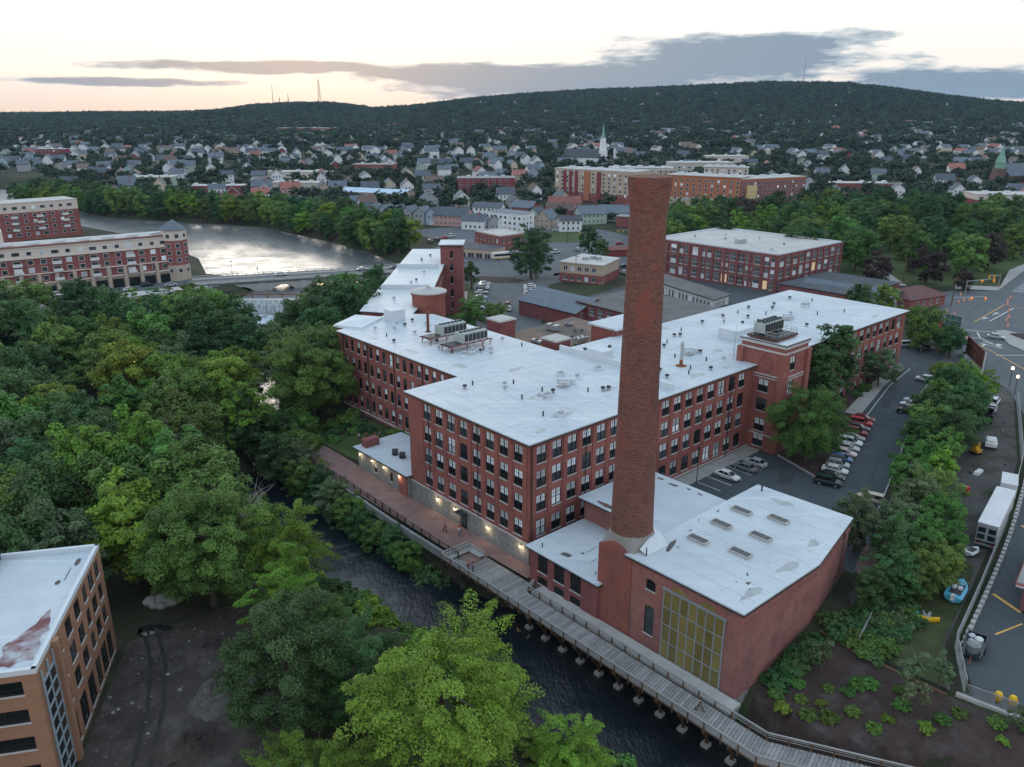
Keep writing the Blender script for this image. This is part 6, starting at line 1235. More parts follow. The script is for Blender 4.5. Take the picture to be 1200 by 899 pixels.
mat('brown_stone', (.15, .095, .08), var=.2); q = MB(); q.box((404, 690, z0 + 6), (8, 8, 15)); q.build('tower', 'brown_stone', gc); q = MB(); q.lathe((404, 690, z0 + 13.4), [(3.8, 0), (3.8, 4.5), (4.3, 4.7), (3.6, 6.5), (2.0, 11), (.15, 20)], 8); q.build('spire', 'copper_green', gc); nave(gc, 428, 702, 42, 20, R(18), 8, 9, 'brown_stone', 'slate')
for s in (-14, -7, 0, 7, 14): x, y = 428 + s * math.cos(R(18)) + 10.06 * math.sin(R(18)), 702 + s * math.sin(R(18)) - 10.06 * math.cos(R(18)); flat_window(gc, (x, y, z0 + 2), R(18), 2, 5, 'black_frame')
mat('maroon_roof', (.135, .07, .068), rough=.9, var=.2)
# red-roofed corner shop at the junction, sign kiosk
gable('hip_shop', 129.6, 257, 17, 12, R(28), Tz(129.6, 257), 3.4, 2.4, 'far_brick', 'maroon_roof', 'low brick shop with maroon hipped roof at the junction', 'shop', wins=True, hip=.8, floors=1, wgap=3.2)
gable('billboard_hut', 121.5, 225.5, 6, 4, R(30), Tz(121, 225), 3.2, 1.0, 'siding_red', 'slate', 'small red hut below the green-backed billboard', 'hut')
gable('long_shed', 112, 262, 30, 9, R(-42), Tz(112, 262), 4, 1.6, 'siding_grey', 'slate', 'long slate-roofed shed between the park and the red-roofed shop', 'shed')

# ------------------------------------------------------------------ houses of the town
WCOL = [('siding_white', 'white'), ('siding_cream', 'cream'), ('siding_blue', 'pale blue'), ('siding_green', 'sage green'), ('siding_grey', 'grey'), ('siding_tan', 'tan'), ('siding_pink', 'dusty pink'), ('siding_red', 'barn red')]; RCOL = [('slate', 'slate grey'), ('brown_shingle', 'brown'), ('red_shingle', 'reddish')]
hs_ = random.Random(21); HP = []
BIG = [(o.location.x, o.location.y, 26) for o in list(COL.objects) if o.parent is None and o.type == 'EMPTY' and o.get('category') in ('building', 'church', 'warehouse') and o.location.y > 330]
BIG += [(o.location.x, o.location.y, 14) for o in list(COL.objects) if o.parent is None and o.type == 'EMPTY' and o.get('category') == 'house']
WEST = [(-430, 700), (-300, 560), (-200, 530), (-140, 510), (-75, 430), (-40, 470), (20, 480), (60, 520), (30, 640), (60, 690), (60, 900), (-60, 1150), (-700, 1150), (-620, 850)]
EAST = [(195, 590), (300, 560), (330, 480), (420, 560), (620, 850), (700, 1100), (150, 1100), (120, 760), (200, 660)]
def free(x, y, r_): return all((x - a) ** 2 + (y - b) ** 2 > (r_ + c) ** 2 for a, b, c in BIG) and all((x - a) ** 2 + (y - b) ** 2 > (2 * r_) ** 2 for a, b in HP)
for PL, n_, nm in ((WEST, 215, 'west'), (EAST, 62, 'east')):
    k = 0; tries = 0; xs = [p[0] for p in PL]; ys = [p[1] for p in PL]
    while k < n_ and tries < 9000:
        tries += 1; yy = min(ys) + (max(ys) - min(ys)) * hs_.random() ** 1.25; x = hs_.uniform(min(xs), max(xs))
        if abs(x) / yy > .70 or poly_sd(np.array(x), np.array(yy), PL) > 0 or not free(x, yy, 8.6) or poly_sd(np.array(x), np.array(yy), POND) < 22: continue
        HP.append((x, yy)); k += 1
        (wm, wn_), (rm, rn_) = hs_.choices(WCOL, [56, 8, 9, 5, 11, 5, 3, 3])[0], hs_.choices(RCOL, [82, 12, 6])[0]
        l, w_ = hs_.uniform(10, 14.5), hs_.uniform(7.5, 9.5); gable('house', x, yy, l, w_, hs_.choice((0, R(90))) + R(18 if nm == 'west' else -12) + hs_.uniform(-.12, .12), Tz(x, yy), hs_.uniform(5, 7.2), hs_.uniform(3, 4.4), wm, rm, f'{wn_} house with {rn_} pitched roof in the {nm} of town', 'house', f'{wn_} houses with {rn_} roofs, {nm} of town', wins=yy < 760, chim=yy < 760)
print('houses', len(HP))
# houses too far off to count: one mass
q = MB(); mats_ = ['siding_white', 'siding_cream', 'siding_grey', 'siding_tan', 'slate', 'brown_shingle', 'red_shingle']; far_h = []
for _ in range(1000):
    yy = hs_.uniform(980, 1750) if hs_.random() < .86 else hs_.uniform(1750, 2300); x = hs_.uniform(-.68, .68) * yy
    if yy < 1160 and (-700 < x < 60 or 150 < x < 700) and hs_.random() < .5: continue
    far_h.append((x, yy)); z = Tz(x, yy); l, w_, h, r_ = hs_.uniform(11, 18), hs_.uniform(8, 11), hs_.uniform(6, 8.5), hs_.uniform(3, 4.5); a_ = hs_.choice((0, 1.57)) + .3; q.box((x, yy, z + h / 2 - 1), (l, w_, h + 2), a_, hs_.choices(range(4), [60, 14, 14, 12])[0])
    ca, sa = math.cos(a_), math.sin(a_); X = lambda p: (x + p[0] * ca - p[1] * sa, yy + p[0] * sa + p[1] * ca, z + p[2]); A_, B_ = l / 2 + .4, w_ / 2 + .4; mi = hs_.choice((4, 4, 4, 4, 4, 4, 5, 5, 6))
    for s in (-1, 1):
        f = [X((-A_, s * B_, h)), X((A_, s * B_, h)), X((A_, 0, h + r_)), X((-A_, 0, h + r_))]; q.face(f if s < 0 else f[::-1], mi); q.face([X((s * A_ * .97, -s * B_, h)), X((s * A_ * .97, s * B_, h)), X((s * A_ * .97, 0, h + r_))], 0)
fh = q.build('far_houses', mats_); stuff(fh); fh['label'] = 'scattered pale houses among trees on the distant slopes'; fh['category'] = 'houses'
# ------------------------------------------------------------------ trees of the town and the wooded hills: one mass of crowns
fc = [crown('crown', 600 + i, 5.6, 5.0, 30, 17, 1.7, 'leaf_far', lump=.3, clump=.36) for i in range(4)]
src = []
for i, (x, y) in enumerate([(-66, 452), (58, 500), (205, 610), (-118, 520)]):
    o = thing('town_tree', (x, y, Tz(x, y)), ['round tree beside the pink gabled house', 'round tree below the tan apartments', 'round tree at the end of the pink brick apartments', 'round tree between the row houses and the shore'][i], 'tree'); src.append(put(fc[i], 'crown', o, (0, 0, 8))); put(TP['mid0'][1], 'trunk', o)
tp_ = []; tr_ = np.random.default_rng(4)
hpa = np.array(HP + [(b_[0], b_[1]) for b_ in BIG]); rad_ = np.array([6.5] * len(HP) + [b_[2] * .72 for b_ in BIG])
def scatter(n, x0, x1, y0, y1, s0, s1, test):
    y = y0 + (y1 - y0) * tr_.random(n) ** .9; x = tr_.uniform(-.72, .72, n) * y; ok = test(x, y); x, y = x[ok], y[ok]; s = tr_.uniform(s0, s1, len(x)); z = T(x, y) + 7.2 * s; tp_.append(np.stack([x, y, z, s], 1))
big_roofs = [(np.array(o_)) for o_ in ()]
def town_ok(x, y):
    ok = (poly_sd(x, y, POND) > 24) & (poly_sd(x, y, [(-62, 322), (-40, 300), (22, 300), (118, 335), (190, 415), (120, 400), (70, 405), (60, 470), (-60, 470), (-75, 430)]) > 0)
    for (a, b), r_ in zip(hpa, rad_): ok &= (x - a) ** 2 + (y - b) ** 2 > r_ * r_
    ok &= poly_sd(x, y, PPOLY) > -4
    for pl in ([(31, 598), (82, 556), (96, 574), (45, 616)], [(104, 556), (146, 528), (196, 553), (187, 570), (115, 573)], rect(-95, 585, 54, 18, R(-25)), rect(-230, 640, 50, 20, 0), rect(-170, 655, 44, 20, 0), rect(312, 520, 48, 26, 0), rect(272, 452, 36, 24, 0)): ok &= poly_sd(x, y, pl) > 4
    ok &= ~((y > 480) & (y < 560) & (x > 20) & (x < 110)); ok &= ~((x > -240) & (x < -60) & (y > 590) & (y < 632) & (tr_.random(len(x)) < .5))
    return ok & ((y > 430))
scatter(3600, 0, 0, 440, 1180, .42, .85, town_ok)
scatter(30000, 0, 0, 1120, 2760, .8, 1.35, lambda x, y: (tr_.random(len(x)) < .30 + .70 * smooth(y, 1350, 1900)))
tp_ = np.concatenate(tp_); print('mass trees', len(tp_))
pm = bpy.data.meshes.new('wooded_hills'); pm.vertices.add(len(tp_)); pm.vertices.foreach_set('co', tp_[:, :3].astype(np.float32).ravel()); at = pm.attributes.new('size', 'FLOAT', 'POINT'); at.data.foreach_set('value', tp_[:, 3].astype(np.float32)); pm.update()
wo = put(pm, 'wooded_hills'); stuff(wo); wo['label'] = 'mass of tree crowns through the town and over the distant hills'; wo['category'] = 'woods'
ng = bpy.data.node_groups.new('crowns', 'GeometryNodeTree'); ng.interface.new_socket('Geometry', in_out='INPUT', socket_type='NodeSocketGeometry'); ng.interface.new_socket('Geometry', in_out='OUTPUT', socket_type='NodeSocketGeometry')
gi, go = ng.nodes.new('NodeGroupInput'), ng.nodes.new('NodeGroupOutput'); jn = ng.nodes.new('GeometryNodeJoinGeometry')
for s_o in src:
    oi = ng.nodes.new('GeometryNodeObjectInfo'); oi.inputs['Object'].default_value = s_o; oi.inputs['As Instance'].default_value = True; oi.transform_space = 'ORIGINAL'; ng.links.new(oi.outputs['Geometry'], jn.inputs[0])
ip = ng.nodes.new('GeometryNodeInstanceOnPoints'); ip.inputs['Pick Instance'].default_value = True
ng.links.new(gi.outputs[0], ip.inputs['Points']); ng.links.new(jn.outputs[0], ip.inputs['Instance'])
na = ng.nodes.new('GeometryNodeInputNamedAttribute'); na.data_type = 'FLOAT'; na.inputs[0].default_value = 'size'; ng.links.new(na.outputs[0], ip.inputs['Scale'])
ri = ng.nodes.new('FunctionNodeRandomValue'); ri.data_type = 'INT'; ri.inputs[4].default_value = 0; ri.inputs[5].default_value = 3; ng.links.new(ri.outputs[2], ip.inputs['Instance Index'])
rv = ng.nodes.new('FunctionNodeRandomValue'); rv.data_type = 'FLOAT_VECTOR'; rv.inputs[0].default_value = (0, 0, 0); rv.inputs[1].default_value = (0, 0, 6.28); ng.links.new(rv.outputs[0], ip.inputs['Rotation'])
ng.links.new(ip.outputs[0], go.inputs[0]); md = wo.modifiers.new('crowns', 'NODES'); md.node_group = ng
# ------------------------------------------------------------------ orange brick block under construction, and its site
od = Vector((-5.3, 23.2)).normalized(); ol_ = Vector((-od.y, od.x)); oc = Vector((-45.1, 63.6))
osp = [tuple(oc + ol_ * 26), tuple(oc), tuple(oc + od * 23.8), tuple(oc + od * 23.8 + ol_ * 26)]
mat('tan_brick', (.30, .165, .105), rough=.9, var=.16, scale=.6, fine=5); mat('blue_frame', (.30, .37, .42), rough=.5, var=.08); mat('roof_stain', (.17, .075, .08), rough=.9, var=.3, scale=1.2); layer(MATS['roof_stain'], (.46, .49, .52), .55, .42, .66, (1, 1, 1), .8, 3.0)
ow_ = []
for i, (s, w_) in enumerate(((6.6, 1.3), (9.9, 1.9), (13.2, 1.9), (16.3, 1.3), (19.0, 1.8), (21.6, 1.5))):
    for z in (11.0, 7.9, 4.8): ow_.append((s, z, w_, 2.0, 'modern'))
    ow_.append((s, -.4, w_ + .5, 3.6, 'modern'))
fw_ = [(26 - s, z, 3.3, 1.5, 'modern') for s in (3.0, 9, 15, 21) for z in (11.4, 8.2, 5.0, 1.6)]
OB = building('orange_block', osp, -1.6, 13.6, 'new orange brick block with flat grey roof beside the dirt site', 'building', wallm='tan_brick', roofm='white_roof', parapet=.55, eavem='white_flashing', wins={1: ow_, 0: fw_}, blind=.05)
q = MB(); c = oc + od * 2.6 - Vector((od.y, -od.x)) * 0; rt = -ol_
for k in range(9): z = -.6 + 1.55 * k; p = c + rt * .12; q.box((p.x, p.y, z), (.16, 3.4, .2), math.atan2(rt.y, rt.x))
for s in (-1.7, 0, 1.7): p = c + od * s + rt * .12; q.box((p.x, p.y, 6.2), (.16, .2, 14), math.atan2(rt.y, rt.x))
q.build('window_frame', 'blue_frame', OB)
for k in range(8):
    for s in (-.85, .85): p = c + od * s + rt * .08; q = MB(); q.box((p.x, p.y, .2 + 1.55 * k), (.08, 1.5, 1.32), math.atan2(rt.y, rt.x)); q.build('pane', 'glass_dark', OB)
q = MB(); p = oc + od * 4.9 + rt * .2; q.box((p.x, p.y, 6.2), (.9, .9, 15.4), math.atan2(rt.y, rt.x)); q.build('corner_pier', 'tan_brick', OB)
p = oc + od * 8 + ol_ * 3.0; q = MB(); pts_ = [oc + od * (5.6 + 4.6 * math.cos(t_) * (1 + .16 * math.sin(3 * t_ + 1) + .08 * math.sin(8 * t_))) + ol_ * (2.4 + (1.5 - .75 * math.cos(t_)) * math.sin(t_) * (1 + .2 * math.sin(5 * t_) + .12 * math.sin(11 * t_ + 2)) - .7 * math.cos(t_)) for t_ in [k * 6.2832 / 44 for k in range(44)]]; q.face([(v_.x, v_.y, 13.62) for v_ in pts_]); q.build('roof_stain', 'roof_stain', OB)
for (a, b, r1, r2) in ((16.5, 2.6, .5, .3), (20.8, 1.6, .9, .3), (18.2, 2.0, 1.6, .06)): q = MB(); v_ = oc + od * a + ol_ * b; q.face([(v_.x + r1 * math.cos(t_ * .7) * od.x + r2 * math.sin(t_ * .7) * ol_.x, v_.y + r1 * math.cos(t_ * .7) * od.y + r2 * math.sin(t_ * .7) * ol_.y, 13.63) for t_ in range(9)]); q.build('roof_stain', 'tar_patch', OB)
p = oc + od * 21.8 + ol_ * 13.2; q = MB(); q.box((p.x, p.y, 14.6), (4, 5, 5.4), math.atan2(od.y, od.x)); st_ = q.build('stair_head', 'black_frame', OB)
for k in range(3): pp_ = p + rt * 2.55 + od * (-1.2 + 1.2 * k); q = MB(); q.box((pp_.x, pp_.y, 15.2), (.08, 1.0, 3.2), math.atan2(rt.y, rt.x)); q.build('pane', 'glass_mid', st_, origin=OB['at'])
def mound(name, x, y, r_, h, m, label, cat, seed=1, n=14, ell=1.0):
    g_ = random.Random(seed); q = MB(); rings = [[(x, y, Tz(x, y) + h)]]; n = 30
    for j in range(1, 13):
        t_ = j / 12; rings.append([(x + ell * r_ * t_ * math.cos(6.283 * k / n) * (1 + .07 * g_.uniform(-1, 1) + .2 * math.sin(k * .63 + seed)), y + r_ * t_ * math.sin(6.283 * k / n) * (1 + .07 * g_.uniform(-1, 1) + .2 * math.sin(k * .42 + seed * 2)), Tz(x, y) + h * (1 - t_) ** 1.2 * (1 + .16 * g_.uniform(-1, 1)) + .17 - .3 * t_ ** 6) for k in range(n)])
    for k in range(n): q.face([rings[0][0], rings[1][k], rings[1][(k + 1) % n]])
    for a, b in zip(rings[1:], rings[2:]):
        for k in range(n): q.face([a[k], b[k], b[(k + 1) % n], a[(k + 1) % n]])
    return tag(q.build(name, m), label, cat)
mat('pale_spoil', (.105, .096, .088), rough=.97, var=.35, scale=1.0, fine=4, bump=.6)
mound('soil_heap', -34.6, 77.5, 3.6, 2.2, 'pale_spoil', 'grey heap of spoil on the dirt site beside the dense dark tree', 'heap', 2); mound('soil_heap', -38.8, 86, 3.4, 1.2, 'dirt', 'low brown bank of earth along the edge of the dirt site', 'heap', 3, ell=.7); mound('soil_heap', -35.2, 70, 4, 1.4, 'dirt', 'broad brown heap of earth at the foot of the dark tree', 'heap', 4)
mat('pale_rock', (.30, .30, .29), var=.3, scale=1)
for i, (dx, dy, s) in enumerate(((-1.4, 0, 1.1), (0, .5, 1.3), (1.4, -.1, 1.0), (.4, -.9, .8), (2.2, .6, .7), (-.6, -.8, .7))):
    g_ = random.Random(i); q = MB(); x, y = -49 + dx, 97.0 + dy; q.lathe((x, y, Tz(x, y)), [(s * .9, -.1), (s * g_.uniform(.9, 1.1), s * .4), (s * .6, s * .8), (s * .15, s * .95)], 7); tag(q.build('boulder', 'pale_rock'), 'pale boulder in the pile at the head of the dirt site', 'boulder', 'boulders at the dirt site')
mat('puddle_water', (.02, .02, .02), rough=.05, var=.2, spec=.5)
drape('puddle', [(-47.5 + (1.9 + .5 * math.sin(3 * t_ + 1) + .3 * math.sin(5 * t_)) * math.cos(t_), 90.6 + (1.2 + .3 * math.sin(2 * t_) + .25 * math.sin(7 * t_)) * math.sin(t_)) for t_ in [k * .1963 for k in range(32)]], 'puddle_water', 0, 40, z=-.84)
mat('red_plastic', (.50, .05, .045), rough=.6, var=.15); mat('green_plastic', (.02, .24, .19), rough=.5, var=.15)
q = MB(); q.box((-32.4, 77.2, Tz(-32.4, 77.2) + .6), (.9, .5, 1.4), .5, 0, .7); tag(q.build('red_barrier', 'red_plastic'), 'red plastic barrier standing against the dense dark tree', 'barrier')
for (x, y, a, lb) in ((-23.6, 66.2, .3, 'green crate set apart under the maple'), (-21.4, 65.6, .1, 'end green crate of the close pair under the maple'), (-20.4, 65.6, .1, 'green crate leaning on its twin under the maple')): q = MB(); q.box((x, y, Tz(x, y) + .8), (.9, 1.1, 1.5), a); q.box((x, y, Tz(x, y) + 1.6), (1.0, 1.2, .12), a); tag(q.build('plastic_crate', 'green_plastic'), lb, 'crate')

# ------------------------------------------------------------------ vehicles
CARP = {}; PAINT = {'white': (.66, .67, .68), 'silver': (.38, .40, .42), 'grey': (.17, .18, .19), 'black': (.018, .019, .022), 'navy': (.022, .035, .065), 'dark red': (.16, .015, .02), 'red': (.42, .03, .03), 'dark green': (.015, .04, .035), 'blue': (.05, .13, .30), 'beige': (.42, .36, .27), 'pink-white': (.58, .44, .42)}
for k, c in PAINT.items(): mat('paint_' + k.replace(' ', '_').replace('-', '_'), c, rough=.28, var=.05, scale=.4, spec=.55)
mat('tyre', (.018, .018, .019), rough=.9, var=.2); mat('head_lamp', (.6, .62, .62), rough=.2, var=.05); mat('tail_lamp', (.30, .012, .012), rough=.3, var=.1)
def loft(q, secs, m=0):
    n = len(secs[0])
    i0 = len(q.v)
    for s in secs: q.v += s
    for j in range(len(secs) - 1):
        for k in range(n): a, b = i0 + j * n + k, i0 + j * n + (k + 1) % n; q.f.append((a, b, b + n, a + n)); q.m.append(m)
    q.f.append(tuple(i0 + n - 1 - k for k in range(n))); q.m.append(m); q.f.append(tuple(i0 + (len(secs) - 1) * n + k for k in range(n))); q.m.append(m)
def car_meshes(kind, col):
    if (kind, col) in CARP: return CARP[kind, col]
    pm_ = 'paint_' + col.replace(' ', '_').replace('-', '_')
    if kind == 'sedan': st_, cab, h = [(-2.3, .70, .45, .72), (-2.18, .86, .34, .92), (-1.3, .90, .3, .98), (0, .91, .3, .96), (.95, .90, .3, .93), (1.9, .85, .34, .80), (2.25, .70, .42, .62)], (-1.75, 1.15, -1.15, .35), 1.44
    elif kind == 'suv': st_, cab, h = [(-2.3, .82, .45, .95), (-2.2, .92, .36, 1.08), (-1.2, .94, .36, 1.08), (0, .95, .36, 1.06), (.95, .94, .36, 1.04), (1.95, .90, .40, .95), (2.28, .78, .45, .72)], (-2.2, 1.2, -1.95, .45), 1.74
    else: st_, cab, h = [(-2.1, .76, .45, .8), (-2.0, .86, .34, .94), (-1.2, .88, .3, .96), (0, .89, .3, .95), (.9, .88, .3, .92), (1.7, .83, .34, .80), (2.0, .70, .42, .62)], (-2.0, 1.15, -1.6, .35), 1.5
    b = MB(); loft(b, [[(x, -w_ * .9, z0), (x, w_ * .9, z0), (x, w_, (z0 + z1) * .52), (x, w_ * .97, z1 - .08), (x, w_ * .86, z1), (x, -w_ * .86, z1), (x, -w_ * .97, z1 - .08), (x, -w_, (z0 + z1) * .52)] for x, w_, z0, z1 in st_])
    g_ = MB(); x0, x1, t0, t1 = cab; zb = (.9 if kind != 'suv' else 1.02); g_.v += [(x0, -.80, zb), (x1, -.80, zb), (x1, .80, zb), (x0, .80, zb), (t0, -.62, h - .04), (t1, -.62, h - .04), (t1, .62, h - .04), (t0, .62, h - .04)]
    for f in ((0, 1, 5, 4), (1, 2, 6, 5), (2, 3, 7, 6), (3, 0, 4, 7), (4, 5, 6, 7)): g_.f.append(f); g_.m.append(0)
    r = MB(); r.b6(t0 - .06, t1 + .08, -.64, .64, h - .06, h)
    for s in (-1, 1):
        for (xa, xb) in ((x0 + .02, t0), (x1 - .02, t1), ((x0 + x1) / 2 - .1, (t0 + t1) / 2)): r.bar((xa, s * .80, zb), (xb, s * .635, h - .03), .09, .06)
    wl = MB(); wl.tube([(0, -.11, 0), (0, .11, 0)], [.33, .33], 12); wr_ = MB(); wr_.tube([(0, -.125, 0), (0, .125, 0)], [.2, .2], 8)
    fx, rx_ = st_[-1][0], st_[0][0]; hl = MB(); hl.b6(fx - .25, fx - .02, -.17, .17, st_[-1][3] - .08, st_[-1][3] + .07); tl = MB(); tl.b6(rx_ - .03, rx_ + .1, -.14, .14, st_[0][3] - .05, st_[0][3] + .13)
    CARP[kind, col] = (b.mesh('body', [pm_]), g_.mesh('cabin_glass', ['glass_dark']), r.mesh('roof_panel', [pm_]), wl.mesh('wheel', ['tyre']), wr_.mesh('hub', ['galv']), hl.mesh('headlight', ['head_lamp']), tl.mesh('tail_light', ['tail_lamp']), fx); return CARP[kind, col]
for me_ in (): pass
def car(x, y, ang, kind, col, where, group=None, z=None, detail=True):
    b, g_, r, wl, hb, hl, tl, fx = car_meshes(kind, col); o = thing('car', (x, y, (Tz(x, y) if z is None else z) + .09), f'{col} {kind} {where}', 'car', group, ang)
    bo = put(b, 'body', o); put(g_, 'cabin_glass', o); put(r, 'roof_panel', o)
    for sx in (-1.35, 1.35):
        for sy in (-.78, .78):
            w_ = put(wl, 'wheel', o, (sx, sy, .33))
            if detail: put(hb, 'hub', w_)
    if detail:
        for s in (-.55, .55): put(hl, 'headlight', o, (0, s, 0)); put(tl, 'tail_light', o, (0, s, 0))
    return o
g = random.Random(3)
def carp(u, v, da, kind, col, where, group=None, **k): x, y = P(u, v); return car(x, y, MA + R(da), kind, col, where, group, **k)
carp(42.6, -6.0, -88, 'sedan', 'white', 'parked beside the mill wall'); carp(48.0, -6.0, 90, 'sedan', 'grey', 'parked beside the mill wall'); carp(51.2, -6.1, 90, 'sedan', 'silver', 'parked between the grey sedan and the stair tower')
rowc = [('suv', 'dark green'), ('sedan', 'black'), ('sedan', 'white'), ('hatchback', 'silver'), ('hatchback', 'blue'), ('sedan', 'pink-white'), ('sedan', 'silver'), ('suv', 'white'), ('sedan', 'grey'), ('suv', 'dark red'), ('sedan', 'navy'), ('suv', 'red'), ('sedan', 'dark red')]
for k, (kd, c) in enumerate(rowc): carp(53.6 + 2.62 * k, -19.2 + .77 * k, -72, kd, c, 'in the row by the planted island')
for (u, v, kd, c) in ((95.6, -14.6, 'suv', 'black'), (99.4, -13.6, 'sedan', 'white'), (102.2, -13.1, 'sedan', 'silver'), (52.6, -27.2, 'suv', 'beige'), (44.6, -30.4, 'sedan', 'grey'), (117.5, -8.8, 'hatchback', 'white')): carp(u, v, 105, kd, c, 'under the tree belt of the mill car park')
car(105.2, 206.5, R(5), 'suv', 'silver', 'behind the end wall of the mill'); car(108.2, 202.8, R(-10), 'suv', 'dark green', 'behind the end wall of the mill'); car(133.4, 214.6, R(-35), 'sedan', 'silver', 'waiting on the junction road')
bl = ['white', 'silver', 'white', 'navy', 'white', 'silver', 'blue', 'white', 'grey', 'white']
for k in range(10): car(-10.2 - .12 * k, 296 - 3.7 * k - (4 if k > 4 else 0), R(8), g.choice(('sedan', 'suv')), bl[k], 'in the west row of the back car park', f'{bl[k]} cars of the west row in the back car park', detail=False)
for k, c in enumerate(('white', 'white', 'silver', 'white', 'dark red', 'silver')): car(6.4, 291 - 3.4 * k, R(175), 'sedan', c, 'in the row by the very large tree', f'{c} cars in the row by the very large tree', detail=False)
car(-1.4, 261, R(85), 'suv', 'dark red', 'driving through the back car park', detail=False); car(-1.0, 255.5, R(86), 'sedan', 'white', 'following the dark red suv in the back car park', detail=False)
for i, (x, y, a) in enumerate([(-30, 331, 25), (-22, 341, 30), (-36, 342, 70), (-44, 338, 75), (-24, 347, 30), (-30, 352, 100), (8, 359, 35), (20, 366, 35), (30, 372, 120), (40, 385, 30), (62, 394, 10), (52, 391, 10), (-1, 409, 100), (12, 437, 0), (24, 438, 5), (36, 437, 0), (-40, 398, 60), (-37, 404, 60), (-34, 410, 60), (-31, 416, 60), (46, 330, 30), (50, 327, 30), (54, 324, 30), (44, 316, 110), (56, 306, 20)]):
    c = ['white', 'silver', 'grey', 'black', 'red', 'white', 'navy'][i % 7]; car(x, y, R(a), ['sedan', 'suv', 'hatchback'][i % 3], c, 'on the town streets', f'{c} {["sedan", "suv", "hatchback"][i % 3]}s on the town streets', detail=False)
for k in range(7): c = a0 + dA * (30 + 7.2 * k) - nA * (6 if k % 2 else 11); cc = ['silver', 'white', 'grey', 'navy', 'white', 'black', 'silver'][k]; car(c.x, c.y, math.atan2(dA.y, dA.x), 'suv' if k % 2 else 'sedan', cc, 'before the long apartment block', f'{cc} cars before the long block', z=2.2, detail=False)
for k, s in enumerate((.3, .72, .9)): c = br0.lerp(br1, s) + nR * 2; car(c.x, c.y, ang, 'sedan', ('white', 'silver', 'grey')[k], 'crossing the road bridge', z=2.62, detail=False)
# bus
bu = thing('bus', (-3.2, 351.5, Tz(-3.2, 351.5) + .1), 'white city bus with blue window band turning by the corner shop', 'bus', None, R(28)); q = MB(); q.b6(-6, 6, -1.25, 1.25, .35, 3.0); put(q.mesh('body', ['paint_white']), 'body', bu); q = MB(); q.b6(-5.6, 5.8, -1.29, 1.29, 1.5, 2.4); put(q.mesh('window_band', ['glass_dark']), 'window_band', bu); q = MB(); q.b6(-6.02, 6.02, -1.3, 1.3, .5, .9); put(q.mesh('stripe', ['paint_yellow']), 'stripe', bu)
wlm = car_meshes('suv', 'white')[3]
for sx in (-3.8, 3.8):
    for sy in (-1.15, 1.15): w_ = put(wlm, 'wheel', bu, (sx, sy, .42)); w_.scale = (1.3, 1.3, 1.3)
# box trailer in the gravel yard
ta = math.atan2(12.2, 9.8); tx, ty = 75.2, 112.2; tz = Tz(tx, ty) + .1
tr_o = thing('box_trailer', (tx, ty, tz), 'long white box trailer parked beside the chain-link fence', 'trailer', None, ta); mat('trailer_white', (.55, .57, .58), rough=.5, var=.12, scale=.3)
q = MB(); q.b6(-7.7, 7.7, -1.35, 1.35, 1.15, 3.95); put(q.mesh('body', ['trailer_white']), 'body', tr_o); q = MB(); q.b6(-7.75, 7.75, -1.4, 1.4, 3.95, 4.05); put(q.mesh('roof', ['trailer_white']), 'roof', tr_o)
q = MB(); q.b6(-7.76, -7.7, -1.3, -.04, 1.25, 3.9); dr = put(q.mesh('rear_door', ['steel_grey']), 'rear_door', tr_o); dr2 = put(dr.data, 'rear_door', tr_o, (0, 1.34, 0))
for d_o in (dr, dr2):
    q = MB(); [q.b6(-7.8, -7.76, -1.15, -.2, z, z + .75) for z in (1.5, 2.6)]; put(q.mesh('panel', ['glass_dark']), 'panel', d_o); q = MB(); q.bar((-7.82, -.12, 1.3), (-7.82, -.12, 3.8), .05); put(q.mesh('lock_rod', ['galv']), 'lock_rod', d_o)
q = MB(); q.b6(-7.9, -7.6, -1.35, 1.35, .55, .8); put(q.mesh('bumper', ['galv']), 'bumper', tr_o)
for s in (-.95, .95): q = MB(); q.b6(-7.95, -7.88, s - .2, s + .2, .85, 1.05); put(q.mesh('tail_light', ['tail_lamp']), 'tail_light', tr_o)
for sx in (-6, -4.7, 4.6):
    for sy in (-1.1, 1.1): w_ = put(wlm, 'wheel', tr_o, (sx, sy, .5)); w_.scale = (1.5, 1.8, 1.5)
q = MB(); q.b6(-7.5, 7.4, -.5, .5, .8, 1.15); put(q.mesh('chassis', ['dark_metal']), 'chassis', tr_o)
tk = thing('box_truck', (83.6, 123.2, Tz(83, 123) + .1), 'smaller white box truck in front of the long trailer', 'truck', None, ta + .12); q = MB(); q.b6(-3.4, 1.6, -1.2, 1.2, .9, 3.3); put(q.mesh('body', ['trailer_white']), 'body', tk); q = MB(); loft(q, [[(x, -1.05, .5), (x, 1.05, .5), (x, 1.0, z1), (x, -1.0, z1)] for x, z1 in ((1.7, 2.5), (2.6, 2.4), (3.3, 1.5), (3.9, 1.3), (4.0, .9))]); put(q.mesh('cab', ['paint_white']), 'cab', tk); q = MB(); q.face([(2.65, -.9, 2.35), (2.65, .9, 2.35), (3.32, .9, 1.56), (3.32, -.9, 1.56)][::-1]); put(q.mesh('windscreen', ['glass_dark']), 'windscreen', tk)
for sx in (-2.2, 2.9):
    for sy in (-1.0, 1.0): w_ = put(wlm, 'wheel', tk, (sx, sy, .42)); w_.scale = (1.25, 1.4, 1.25)
